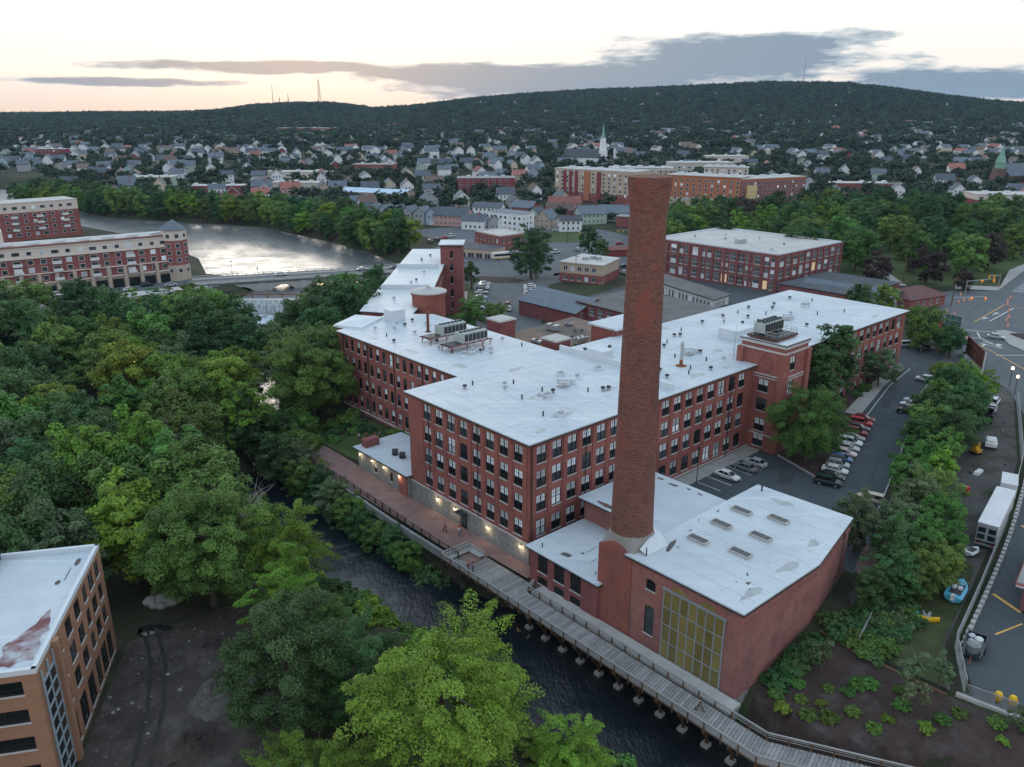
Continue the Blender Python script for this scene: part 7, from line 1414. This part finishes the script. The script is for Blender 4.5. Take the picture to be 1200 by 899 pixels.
# dump trailer, white equipment trailer, pick-up load, digger
def yard_thing(name, u, v, a, label, cat): x, y = P(u, v); return thing(name, (x, y, Tz(x, y) + .08), label, cat, None, MA + R(a))
dt = yard_thing('dump_truck', 102.6, -27.4, 15, 'black open dump truck parked against the tree belt', 'truck'); q = MB()
for b in ((-2.6, 1.6, -1.1, -1.0), (-2.6, 1.6, 1.0, 1.1)): q.b6(*b, 1.0, 2.1)
q.b6(-2.6, -2.5, -1, 1, 1.0, 2.1); q.b6(1.5, 1.6, -1, 1, 1.0, 2.3); q.b6(-2.6, 1.6, -1.0, 1.0, .85, 1.0); put(q.mesh('bed', ['paint_black']), 'bed', dt); q = MB(); q.b6(1.7, 3.2, -1, 1, .6, 2.0); put(q.mesh('cab', ['paint_grey']), 'cab', dt); q = MB(); q.b6(2.0, 3.22, -.9, .9, 1.3, 1.9); put(q.mesh('cab_glass', ['glass_dark']), 'cab_glass', dt)
for sx in (-1.6, 2.3):
    for sy in (-.95, .95): w_ = put(wlm, 'wheel', dt, (sx, sy, .42)); w_.scale = (1.25,) * 3
carp(113, -25.2, 10, 'suv', 'white', 'in the gravel yard'); carp(109, -26.2, 15, 'sedan', 'silver', 'in the gravel yard beside the black dump truck')
et = yard_thing('equipment_trailer', 89.4, -32.8, 20, 'small white equipment trailer in the gravel yard', 'trailer'); q = MB(); q.b6(-1.7, 1.7, -1.0, 1.0, .6, 1.3); q.b6(-1.2, 1.3, -.8, .8, 1.3, 1.75); put(q.mesh('body', ['paint_white']), 'body', et); q = MB(); q.bar((1.7, 0, .6), (3.0, 0, .55), .12); put(q.mesh('drawbar', ['dark_metal']), 'drawbar', et)
for sy in (-1.05, 1.05): put(wlm, 'wheel', et, (-.2, sy, .34))
dg_ = yard_thing('mini_digger', 84.4, -32.0, 70, 'small yellow digger at the edge of the tree belt', 'digger'); mat('digger_yellow', (.55, .30, .03), rough=.5, var=.2)
q = MB(); q.b6(-.8, .8, -.7, -.4, 0, .5); q.b6(-.8, .8, .4, .7, 0, .5); put(q.mesh('track', ['tyre']), 'track', dg_); q = MB(); q.b6(-.8, .7, -.6, .6, .5, 1.1); q.b6(-.3, .5, -.5, .5, 1.1, 2.2); put(q.mesh('body', ['digger_yellow']), 'body', dg_); q = MB(); q.bar((.7, 0, 1), (1.9, 0, 2.1), .18); q.bar((1.9, 0, 2.1), (2.5, 0, .8), .15); q.b6(2.3, 2.8, -.3, .3, .4, .8); put(q.mesh('arm', ['dark_metal']), 'arm', dg_)
bt = yard_thing('blue_boat', 34.6, -47.8, 8, 'sky-blue motor boat with open cockpit standing in the yard', 'boat'); mat('boat_blue', (.09, .40, .55), rough=.35, var=.1)
q = MB(); n = 9
secs = []
for k in range(n): t_ = k / (n - 1); x = -2.7 + 5.4 * t_; w_ = 1.1 * (1 - max(0, (t_ - .45) / .55) ** 2.4) + .04; kz = .15 + .5 * max(0, t_ - .6) ** 1.2; secs.append([(x, 0, kz), (x, w_ * .75, .45 + kz * .4), (x, w_, 1.05 + .15 * t_), (x, 0, 1.12 + .15 * t_), (x, -w_, 1.05 + .15 * t_), (x, -w_ * .75, .45 + kz * .4)])
loft(q, secs); put(q.mesh('hull', ['boat_blue']), 'hull', bt); q = MB(); q.b6(-1.9, .9, -.72, .72, 1.0, 1.24); put(q.mesh('cockpit', ['dark_metal']), 'cockpit', bt); q = MB(); q.bar((.9, -.75, 1.2), (.7, -.5, 1.7), .08); q.bar((.9, .75, 1.2), (.7, .5, 1.7), .08); q.bar((.7, -.5, 1.7), (.7, .5, 1.7), .08); put(q.mesh('windscreen', ['glass_mid']), 'windscreen', bt)
for s in (-.35, .35): q = MB(); q.b6(-.7, -.1, s - .25, s + .25, 1.2, 1.55); put(q.mesh('seat', ['paint_white']), 'seat', bt)
q = MB(); q.b6(-3.1, -2.6, -.25, .25, .7, 1.5); put(q.mesh('motor', ['paint_white']), 'motor', bt); q = MB(); q.b6(-1.5, -1.2, -.9, .9, -.02, .35); q.b6(1.0, 1.3, -.8, .8, -.02, .35); put(q.mesh('cradle', ['strut_wood']), 'cradle', bt)
jk = yard_thing('small_white_boat', 47.6, -45.0, -10, 'small white runabout boat behind the long trailer', 'boat'); q = MB(); secs = []
for k in range(7): t_ = k / 6; x = -1.5 + 3 * t_; w_ = .8 * (1 - max(0, (t_ - .4) / .6) ** 2.2) + .03; secs.append([(x, 0, .1 + .3 * max(0, t_ - .6)), (x, w_, .55), (x, w_ * .8, .75), (x, -w_ * .8, .75), (x, -w_, .55)])
loft(q, secs); put(q.mesh('hull', ['paint_white']), 'hull', jk); q = MB(); q.b6(-.9, .4, -.45, .45, .7, .86); put(q.mesh('cockpit', ['dark_metal']), 'cockpit', jk)
pw = yard_thing('snow_plough', 25.0, -47.9, 30, 'yellow V-shaped snow plough lying on rough grass', 'plough'); mat('plough_yellow', (.66, .38, .01), rough=.5, var=.1)
for s in (-1, 1):
    q = MB(); prof_ = [(.15, 0), (0, .25), (.02, .55), (.18, .8)]
    for (a, b), (c_, d_) in zip(prof_, prof_[1:]): q.face([(a, 0, b), (c_, 0, d_), (c_ + .55, s * 1.45, d_), (a + .55, s * 1.45, b)]); q.face([(a + .06, 0, b), (a + .61, s * 1.45, b), (c_ + .61, s * 1.45, d_), (c_ + .06, 0, d_)])
    put(q.mesh('blade', ['plough_yellow']), 'blade', pw)
q = MB(); q.b6(.5, 1.5, -.5, .5, .1, .5); q.bar((.4, 0, .4), (1.6, .4, .8), .12); q.bar((.4, 0, .4), (1.6, -.4, .8), .12); put(q.mesh('frame', ['galv']), 'frame', pw)
x, y = P(25.6, -45.9); q = MB(); q.box((x, y, Tz(x, y) + .35), (.8, 1.0, .6), MA); tag(q.build('blue_tub', 'boat_blue'), 'blue plastic tub beside the yellow plough', 'tub')
ut = yard_thing('utility_trailer', 23.6, -53.9, 12, 'black open utility trailer loaded with white and grey tanks by the fence', 'trailer'); q = MB(); q.b6(-2.4, 2.4, -1.05, 1.05, .5, .62)
for b in ((-2.4, 2.4, -1.1, -1.02), (-2.4, 2.4, 1.02, 1.1), (2.32, 2.4, -1, 1)): q.b6(*b, .5, 1.1)
put(q.mesh('bed', ['paint_black']), 'bed', ut); q = MB(); q.bar((-2.4, 0, .5), (-4.0, 0, .45), .14); put(q.mesh('drawbar', ['red_steel']), 'drawbar', ut)
for sy in (-1.15, 1.15): put(wlm, 'wheel', ut, (-.1, sy, .34))
for (a, b, s, m_) in ((1.1, -.3, .5, 'paint_white'), (1.5, .5, .45, 'galv'), (.4, .4, .4, 'paint_silver'), (-1.0, 0, .85, 'paint_grey')): q = MB(); q.lathe((a, b, .62), [(s, 0), (s, s * 1.1), (s * .6, s * 1.4), (.1, s * 1.45)], 10); put(q.mesh('tank', [m_]), 'tank', ut)
# junk in the yard
for i, (u, v, a, b, h, m_, lb) in enumerate([(76.4, -35.4, 2.6, .9, .5, 'paint_white', 'white sheet of scrap leaning by the tree belt'), (66.8, -37, .8, .8, 1.4, 'red_plastic', 'red oil drum near the tree belt'), (62, -37.4, 1.4, .3, .2, 'trailer_white', 'white plank in the gravel yard'), (58, -38.4, 2.0, .3, .25, 'rail_wood', 'grey timber baulk in the gravel yard'), (38.8, -44.8, .5, .4, 1.3, 'trailer_white', 'pale board stuck upright in the grass'), (42.5, -43.2, .8, .3, .5, 'galv', 'bent metal sheet in the grass')]): x, y = P(u, v); q = MB(); q.box((x, y, Tz(x, y) + h / 2 + .06), (a, b, h), MA + i * .7, 0, .85); tag(q.build('yard_scrap', m_), lb, 'scrap')
for (u, v, lb) in ((16.2, -59.1, 'amber round marker drum by the fence corner'), (16.7, -60.4, 'second amber round marker drum along the fence')): x, y = P(u, v); q = MB(); q.lathe((x, y, Tz(x, y) + .1), [(.3, 0), (.45, .35), (.45, .8), (.3, 1.1)], 12); tag(q.build('marker_drum', 'amber'), lb, 'drum') if 'amber' in MATS else tag(q.build('marker_drum', 'plough_yellow'), lb, 'drum')
# ------------------------------------------------------------------ chain-link fence, block wall, retaining wall
cf = thing('chain_link_fence', (*P(38, -49.6), 2), 'tall galvanised chain-link fence between gravel yard and asphalt lot', 'fence')
def chain(pl, root, h=2.3, name='mesh'):
    msh = MB(); rl = MB()
    for a, b in zip(pl, pl[1:]):
        a, b = Vector(a), Vector(b); n_ = max(1, round((b - a).length / 3))
        for k in range(n_):
            p, p2 = a.lerp(b, k / n_), a.lerp(b, (k + 1) / n_); z0, z1 = Tz(*P(*p)) + .05, Tz(*P(*p2)) + .05
            q = MB(); q.tube([(*P(*p), z0), (*P(*p), z0 + h)], [.05, .05], 6); q.build('post', 'galv', root); rl.bar((*P(*p), z0 + h), (*P(*p2), z1 + h), .06)
            for j in range(24): t0, t1 = j / 24, min(1, (j + 8) / 24); q0, q1 = p.lerp(p2, t0), p.lerp(p2, t1); e = (t1 - t0) * 3; msh.bar((*P(*q0), z0 + .1), (*P(*q1), z0 + .1 + h * (t1 - t0) * 3), .022); msh.bar((*P(*q0), z0 + h), (*P(*q1), z0 + h - h * (t1 - t0) * 3 + .1), .022)
    rl.build('top_rail', 'galv', root); stuff(msh.build(name, 'galv', root))
chain([(14.3, -56.3), (22.3, -52.2), (37.4, -49.6), (61.2, -45.2), (85.6, -39.4), (118, -28)], cf)
cf2 = thing('chain_link_fence', (*P(16, -62), 2), 'galvanised chain-link fence along the concrete wall above the planting bed', 'fence'); chain([(14.3, -56.3), (15.4, -62), (18, -76)], cf2, 1.6)
cw_ = MB(); pl = [(13.9, -55.6), (15.0, -62), (17.6, -76)]
for a, b in zip(pl, pl[1:]): cw_.bar((*P(*a), 1.2), (*P(*b), 1.2), .5, 2.2)
tag(cw_.build('concrete_wall', 'concrete'), 'low concrete retaining wall above the planting bed', 'wall')
bk = thing('block_wall', (*P(50, -48), 2.4), 'row of pale concrete blocks along the foot of the chain-link fence', 'wall'); bm2 = MB(); bm2.box((0, 0, .3), (.95, .55, .6), 0, 0, .9); bme = bm2.mesh('block', ['concrete'])
for k in range(46):
    t_ = k / 45; u = 22 + 64 * t_; v = -52.9 + 12.4 * t_ ** 1.0 - .8 * math.sin(math.pi * t_); x, y = P(u, v); put(bme, 'block', bk, rel(bk, (x, y, Tz(x, y))), MA + R(9 + rng.uniform(-8, 8)))
# old timber fence and edge between bed and yard
q = MB(); pl = [(13.2, -39.6), (12.6, -46), (12.9, -55)]
for a, b in zip(pl, pl[1:]): q.bar((*P(*a), Tz(*P(*a)) + .15), (*P(*b), Tz(*P(*b)) + .15), .3, .5)
tag(q.build('timber_edging', 'strut_wood'), 'old timber edging between planting bed and yard', 'edging')
tf = thing('timber_fence', (*P(18, -45), 1.8), 'weathered leaning timber fence in the scrub', 'fence')
for k in range(16): x, y = P(14 + .55 * k, -44.2 + .12 * k); q = MB(); q.box((x, y, Tz(x, y) + .8), (.48, .06, 1.6), MA + .2); q.build('board', 'rail_wood', tf)
# red brick-coloured bank and steps at the car park tip
drape('bare_bank', PU([(29.6, -36.6), (34, -37), (40, -34.6), (38, -33), (30, -35.8)]), 'red_bank' if 'red_bank' in MATS else 'brick_paving', .2, 4)
# filling-station kiosk
kx, ky = 74.0, 93.6; kp = rect(kx, ky, 15, 8, R(51)); KB = building('station_kiosk', kp, 2.4, 6.0, 'low brick kiosk with pale roof and red-edged white fascia at the asphalt lot', 'kiosk', wallm='old_brick', roofm='grey_roof', eave=.9, eavem='trailer_white', roof_t=.7, wins={3: [(2.2, 3.2, 1.2, 1.6, 'plain'), (5.6, 3.2, 1.2, 1.6, 'plain')]})
q = MB(); e_ = grow(kp, .95)
for i in range(4): a, b = e_[i], e_[(i + 1) % 4]; q.bar((*a, 6.42), (*b, 6.42), .06, .14)
q.build('fascia_stripe', 'red_plastic', KB)
# ------------------------------------------------------------------ billboards, signals, poles, drums at the junction
mat('board_green', (.06, .13, .13), rough=.7, var=.2); mat('board_brown', (.10, .055, .045), rough=.8, var=.3)
def billboard(x0, y0, x1, y1, zb, zt, label, m_, panels):
    c = ((x0 + x1) / 2, (y0 + y1) / 2); o = thing('billboard', (*c, Tz(*c)), label, 'billboard'); d = Vector((x1 - x0, y1 - y0)); L_ = d.length; d.normalize()
    for k in range(panels):
        a, b = Vector((x0, y0)) + d * (L_ * k / panels + .08), Vector((x0, y0)) + d * (L_ * (k + 1) / panels - .08); q = MB(); q.bar((*a, (zb + zt) / 2), (*b, (zb + zt) / 2), .18, zt - zb); q.build('panel', m_, o)
        fr_ = MB(); off = Vector((-d.y, d.x)) * (.2 if (Vector((-d.y, d.x)).dot(Vector((-x0, -y0))) > 0) else -.2)
        for (p, p2, z, z2) in ((a, b, zb, zb), (a, b, zt, zt), (a, a, zb, zt), (b, b, zb, zt), (a.lerp(b, .33), a.lerp(b, .33), zb, zt), (a.lerp(b, .66), a.lerp(b, .66), zb, zt), (a, b, (zb * 2 + zt) / 3, (zb * 2 + zt) / 3), (a, b, (zb + zt * 2) / 3, (zb + zt * 2) / 3)): p, p2 = p + off, p2 + off; fr_.bar((*p, z), (*p2, z2), .14)
        fr_.build('frame', 'galv' if m_ == 'board_green' else 'red_steel', o)
    for k in range(panels + 1): p = Vector((x0, y0)) + d * (L_ * k / panels) ; q = MB(); q.tube([(p.x, p.y, Tz(p.x, p.y) - .3), (p.x, p.y, zt)], [.16, .16], 8); q.build('post', 'trailer_white' if panels > 1 else 'galv', o)
billboard(119.2, 216.0, 121.6, 211.6, 7.0, 11.6, 'billboard seen from its green back beside the junction', 'board_green', 1); billboard(114.8, 195.6, 111.2, 181.6, 6.4, 10.6, 'double billboard seen from its dark red-brown back above the car park', 'board_brown', 2)
mat('signal_yellow', (.62, .36, .03), var=.1); mat('signal_red', (1, .12, .03), emit=4, var=.01); mat('safety_orange', (.75, .17, .03), var=.1)
def signal(x, y, a, L_, label):
    z = Tz(x, y); o = thing('traffic_signal', (x, y, z), label, 'signal', None, a); q = MB(); q.tube([(0, 0, -.2), (0, 0, 6.2)], [.13, .1], 8); put(q.mesh('pole', ['galv']), 'pole', o); q = MB(); q.tube([(0, 0, 5.8), (L_, 0, 6.3)], [.1, .06], 8); put(q.mesh('mast_arm', ['galv']), 'mast_arm', o)
    for s in (L_, L_ * .55): q = MB(); q.b6(s - .2, s + .2, -.18, .18, 5.0, 6.1); h_ = put(q.mesh('signal_head', ['signal_yellow']), 'signal_head', o); q = MB(); q.lathe((s, -.2, 5.85), [(.14, -.1), (.16, 0), (.14, .1)], 8); put(q.mesh('lens', ['signal_red']), 'lens', h_)
signal(134.6, 240.7, R(-5), 9, 'mast-arm traffic signal beside the maroon-roofed shop'); signal(151.9, 265.8, R(10), 10, 'mast-arm traffic signal before the common'); signal(168.6, 275.6, R(200), 5, 'short-armed traffic signal at the pavement of the common'); signal(40, 392, R(200), 8, 'traffic signal at the town crossing by the lawn'); signal(58, 400, R(190), 6, 'traffic signal beyond the lawn at the town crossing')
for i, (x, y) in enumerate([(155.4, 246.3), (160, 255), (166.6, 264.5), (147, 233.3), (144, 227.3), (145.9, 258.2), (148.9, 260.7), (152.8, 269.8), (151.5, 261.9), (135.3, 245.1), (136.2, 242), (163, 260), (150.5, 238)]):
    q = MB(); z = Tz(x, y) + .1
    for k in range(5): q.lathe((x, y, z + .24 * k), [(.34 - .03 * k, 0), (.33 - .03 * k, .238)], 10, k % 2)
    tag(q.build('traffic_drum', ['safety_orange', 'trailer_white']), 'orange and white traffic drum at the junction works', 'drum', 'traffic drums at the junction')
def lamp_post(x, y, label, h=6, lit=True, group=None):
    z = Tz(x, y); o = thing('street_lamp', (x, y, z), label, 'street lamp', group); q = MB(); q.tube([(0, 0, -.2), (0, 0, h)], [.09, .06], 8); put(q.mesh('pole', ['dark_metal']), 'pole', o); q = MB(); q.lathe((0, 0, h), [(.14, 0), (.3, .2), (.26, .5), (.08, .6)], 10); put(q.mesh('lantern', ['lamp_glow' if lit else 'dark_metal']), 'lantern', o)
for (x, y, l) in ((113.5, 174.3, 'lit globe street lamp beside the junction road'), (111.2, 168.4, 'lit globe street lamp nearer the gravel yard'), (-85, 173.5, 'lit lamp glowing among the woodland crowns')): lamp_post(x, y, l, 4 if x > 0 else 11.5)
for k in range(8): p = br0.lerp(br1, (k + .5) / 8) + nR * 6.2; lamp_post(p.x, p.y, 'slim lamp on the bridge parapet', 6.5, False, 'lamps along the bridge')
for k in (12, 34): x, y = P(24.8 + k, -3.6); lamp_post(x, y, 'dark car park lamp on the mill pavement', 6.5, False, 'lamps on the mill pavement')
def utility_pole(x, y, h, label):
    z = Tz(x, y); o = thing('utility_pole', (x, y, z), label, 'pole', None, rng.uniform(0, 3)); q = MB(); q.tube([(0, 0, -.3), (.15, 0, h)], [.17, .11], 8); put(q.mesh('pole', ['strut_wood']), 'pole', o); q = MB(); q.b6(-1.2, 1.2, -.08, .08, h - 1.2, h - 1.0); put(q.mesh('crossarm', ['strut_wood']), 'crossarm', o)
for (x, y, h, l) in ((142.3, 290, 15, 'tall timber utility pole beside the park path'), (141.7, 254.5, 10, 'utility pole beside the maroon-roofed shop'), (117.8, 218.7, 9, 'utility pole by the red hut'), (158, 224, 9, 'utility pole on the bare bank by the junction'), (24, 300, 11, 'utility pole beside the two-storey brick office'), (14, 372, 12, 'pole at the lawn corner'), (27, 395, 12, 'pole on the lawn'), (310, 1010, 26, 'tall pole far off in the east of town'), (470, 1060, 26, 'tall pole far off behind the green-spired church'), (420, 1050, 22, 'shorter pole far off behind the green-spired church')): utility_pole(x, y, h, l)
# radio masts on the hills
mat('mast_steel', (.22, .16, .15), rough=.7, var=.1)
def mast(x, y, z0, z1, w_, label):
    o = thing('radio_mast', (x, y, z0 - 8), label, 'mast'); q = MB(); n = 12
    for k in range(n):
        t0, t1 = k / n, (k + 1) / n; w0, w1 = w_ * (1 - t0 * .75), w_ * (1 - t1 * .75); za, zb = z0 - 8 + (z1 - z0 + 8) * t0, z0 - 8 + (z1 - z0 + 8) * t1
        for a, b in ((-1, -1), (1, -1), (1, 1), (-1, 1)): q.bar((x + a * w0, y + b * w0, za), (x + a * w1, y + b * w1, zb), .55)
        q.bar((x - w0, y - w0, za), (x + w1, y - w1, zb), .35); q.bar((x + w0, y - w0, za), (x - w1, y - w1, zb), .35)
    q.build('lattice', 'mast_steel', o); q = MB(); q.tube([(x, y, z1), (x, y, z1 + (z1 - z0) * .12)], [.4, .15], 5); q.build('aerial', 'mast_steel', o)
mast(-688, 2460, 84, 136, .6, 'thin guyed radio mast on the low western hill'); mast(-644, 2460, 84, 111, 1.2, 'stubby radio mast on the low western hill'); mast(-554, 2460, 86, 152, 4.0, 'broad lattice radio tower on the low western hill'); mast(840, 2480, 136, 203, .5, 'thin tall radio mast on the highest hilltop'); mast(-672, 2470, 84, 104, 1.5, 'shortest radio mast on the low western hill')
# ------------------------------------------------------------------ people
mat('skin', (.42, .24, .16), rough=.6, var=.08); mat('hair_dark', (.03, .02, .015), var=.2)
def skinned(name, verts, edges, m_, parent, sub=1):
    me = bpy.data.meshes.new(name); me.from_pydata([v_[:3] for v_ in verts], edges, []); me.materials.append(MATS[m_]); o = put(me, name, parent); md = o.modifiers.new('skin', 'SKIN'); sk = me.skin_vertices[0].data
    for i, v_ in enumerate(verts): sk[i].radius = (v_[3], v_[3])
    sk[0].use_root = True; md.use_smooth_shade = True
    if sub: s_ = o.modifiers.new('smooth', 'SUBSURF'); s_.levels = sub; s_.render_levels = sub
    return o
def person(x, y, z, rz, shirt, trousers, label, stride=.12, lean=0.0, arm=.25):
    o = thing('person', (x, y, z), label, 'person', None, rz); l = lean
    V = [(0, 0, .95, .13), (l * .4, 0, 1.2, .135), (l * .8, 0, 1.42, .12), (l, 0, 1.52, .055), (l + .03, 0, 1.64, .095), (l + .02, 0, 1.74, .075)]; E_ = [(0, 1), (1, 2), (2, 3), (3, 4), (4, 5)]
    V += [(l + .125, 0, 1.63, .018)]; E_ += [(4, 6)]
    legs = []
    for s in (-1, 1):
        i = len(V); V += [(0, s * .09, .9, .085), (stride * s + .04, s * .1, .48, .06), (stride * s * 1.8 - .02, s * .1, .09, .042), (stride * s * 1.8 + .17, s * .11, .04, .036)]; E_ += [(0, i), (i, i + 1), (i + 1, i + 2), (i + 2, i + 3)]; legs.append(i)
    for s in (-1, 1):
        i = len(V); V += [(l * .8, s * .19, 1.42, .055), (l * .6 - arm * .2 * s, s * .24, 1.15, .042), (l * .6 + arm * .6 * s * -1 + .08, s * .24, .92, .033), (l * .6 - arm * .7 * s + .10, s * .24, .85, .030)]; E_ += [(2, i), (i, i + 1), (i + 1, i + 2), (i + 2, i + 3)]
        b = V[i + 3]
        for k in range(5): V.append((b[0] + .02 + (.03 if k == 4 else 0), b[1] - .03 + .015 * k, b[2] - (.085, .1, .095, .08, .045)[k], .009)); E_.append((i + 3, len(V) - 1))
    skinned('body', V, E_, 'skin', o)
    T_ = [(0, 0, .93, .15), (l * .4, 0, 1.2, .155), (l * .8, 0, 1.43, .135)]; TE_ = [(0, 1), (1, 2)]
    for s in (-1, 1): i = len(T_); T_ += [(l * .8, s * .19, 1.42, .072), (l * .6 - arm * .15 * s, s * .23, 1.2, .06)]; TE_ += [(2, i), (i, i + 1)]
    skinned('shirt', T_, TE_, shirt, o)
    Q_ = [(0, 0, .95, .155)]; QE = []
    for s in (-1, 1): i = len(Q_); Q_ += [(0, s * .09, .88, .10), (stride * s + .04, s * .1, .48, .075), (stride * s * 1.8 - .01, s * .1, .14, .062)]; QE += [(0, i), (i, i + 1), (i + 1, i + 2)]
    skinned('trousers', Q_, QE, trousers, o)
    q = MB(); q.lathe((l + .01, 0, 1.64), [(.11, .02), (.112, .08), (.09, .15), (.03, .185)], 10); put(q.mesh('hair', ['hair_dark']), 'hair', o)
    for s in (-1, 1): q = MB(); c0 = stride * s * 1.8; q.b6(c0 - .1, c0 + .2, s * .1 - .05, s * .1 + .05, 0, .09); put(q.mesh('shoe', ['tyre']), 'shoe', o)
for nm, c in (('cloth_pink', (.55, .25, .27)), ('cloth_blue', (.10, .16, .30)), ('cloth_white', (.6, .6, .6)), ('cloth_black', (.02, .02, .022)), ('cloth_red', (.4, .05, .05)), ('cloth_denim', (.06, .08, .13))): mat(nm, c, var=.1)
for (u, v, z, a, sh, trs, lb, kw) in [(-7.7, 5.0, DKZ + .05, 200, 'cloth_pink', 'cloth_black', 'person in pink top at the boardwalk rail', {}), (-7.6, 4.0, DKZ + .05, 190, 'cloth_blue', 'cloth_denim', 'person in blue top at the boardwalk rail', {}), (-6.6, -36.0, DKZ + .05, 285, 'cloth_black', 'cloth_black', 'person in black running along the boardwalk', dict(stride=.26, lean=.12, arm=.5)),
                                      (-1.6, 14.8, -1.0, 250, 'cloth_red', 'cloth_denim', 'person in red top on the brick walk by the door', {}), (-2.4, 13.9, -1.0, 250, 'cloth_white', 'cloth_blue', 'person in white top on the brick walk by the door', {}), (-3.4, 16.4, -1.0, 90, 'cloth_blue', 'cloth_black', 'person in dark blue strolling on the brick walk', dict(stride=.2)),
                                      (5.6, 57.5, None, 0, 'cloth_white', 'cloth_denim', 'person in white standing in the mill garden', {}), (6.6, 56.0, None, 120, 'cloth_red', 'cloth_black', 'person in red standing in the mill garden', {}), (7.6, 54.6, None, 200, 'cloth_black', 'cloth_denim', 'person in black standing in the mill garden', {}), (8.2, 53.6, None, 260, 'cloth_blue', 'cloth_black', 'person in blue standing in the mill garden', {})]:
    x, y = P(u, v); person(x, y, (Tz(x, y) + .12) if z is None else z, MA + R(a), sh, trs, lb, **kw)
# ------------------------------------------------------------------ evening haze over the valley
hz = bpy.data.materials.new('haze_air'); hz.use_nodes = True; t = hz.node_tree; t.nodes.remove(t.nodes['Principled BSDF'])
pvn = t.nodes.new('ShaderNodeVolumePrincipled'); pvn.inputs['Color'].default_value = (.44, .69, 1.0, 1); pvn.inputs['Density'].default_value = .000038; pvn.inputs['Anisotropy'].default_value = .2
t.links.new(pvn.outputs[0], t.nodes['Material Output'].inputs['Volume'])
q = MB(); q.b6(-7500, 7500, -90, 7000, -60, 225); MATS['haze_air'] = hz; hb_ = q.build('haze', 'haze_air'); stuff(hb_)
hb_['label'] = 'thin blue evening haze over the valley'; hb_['category'] = 'haze'
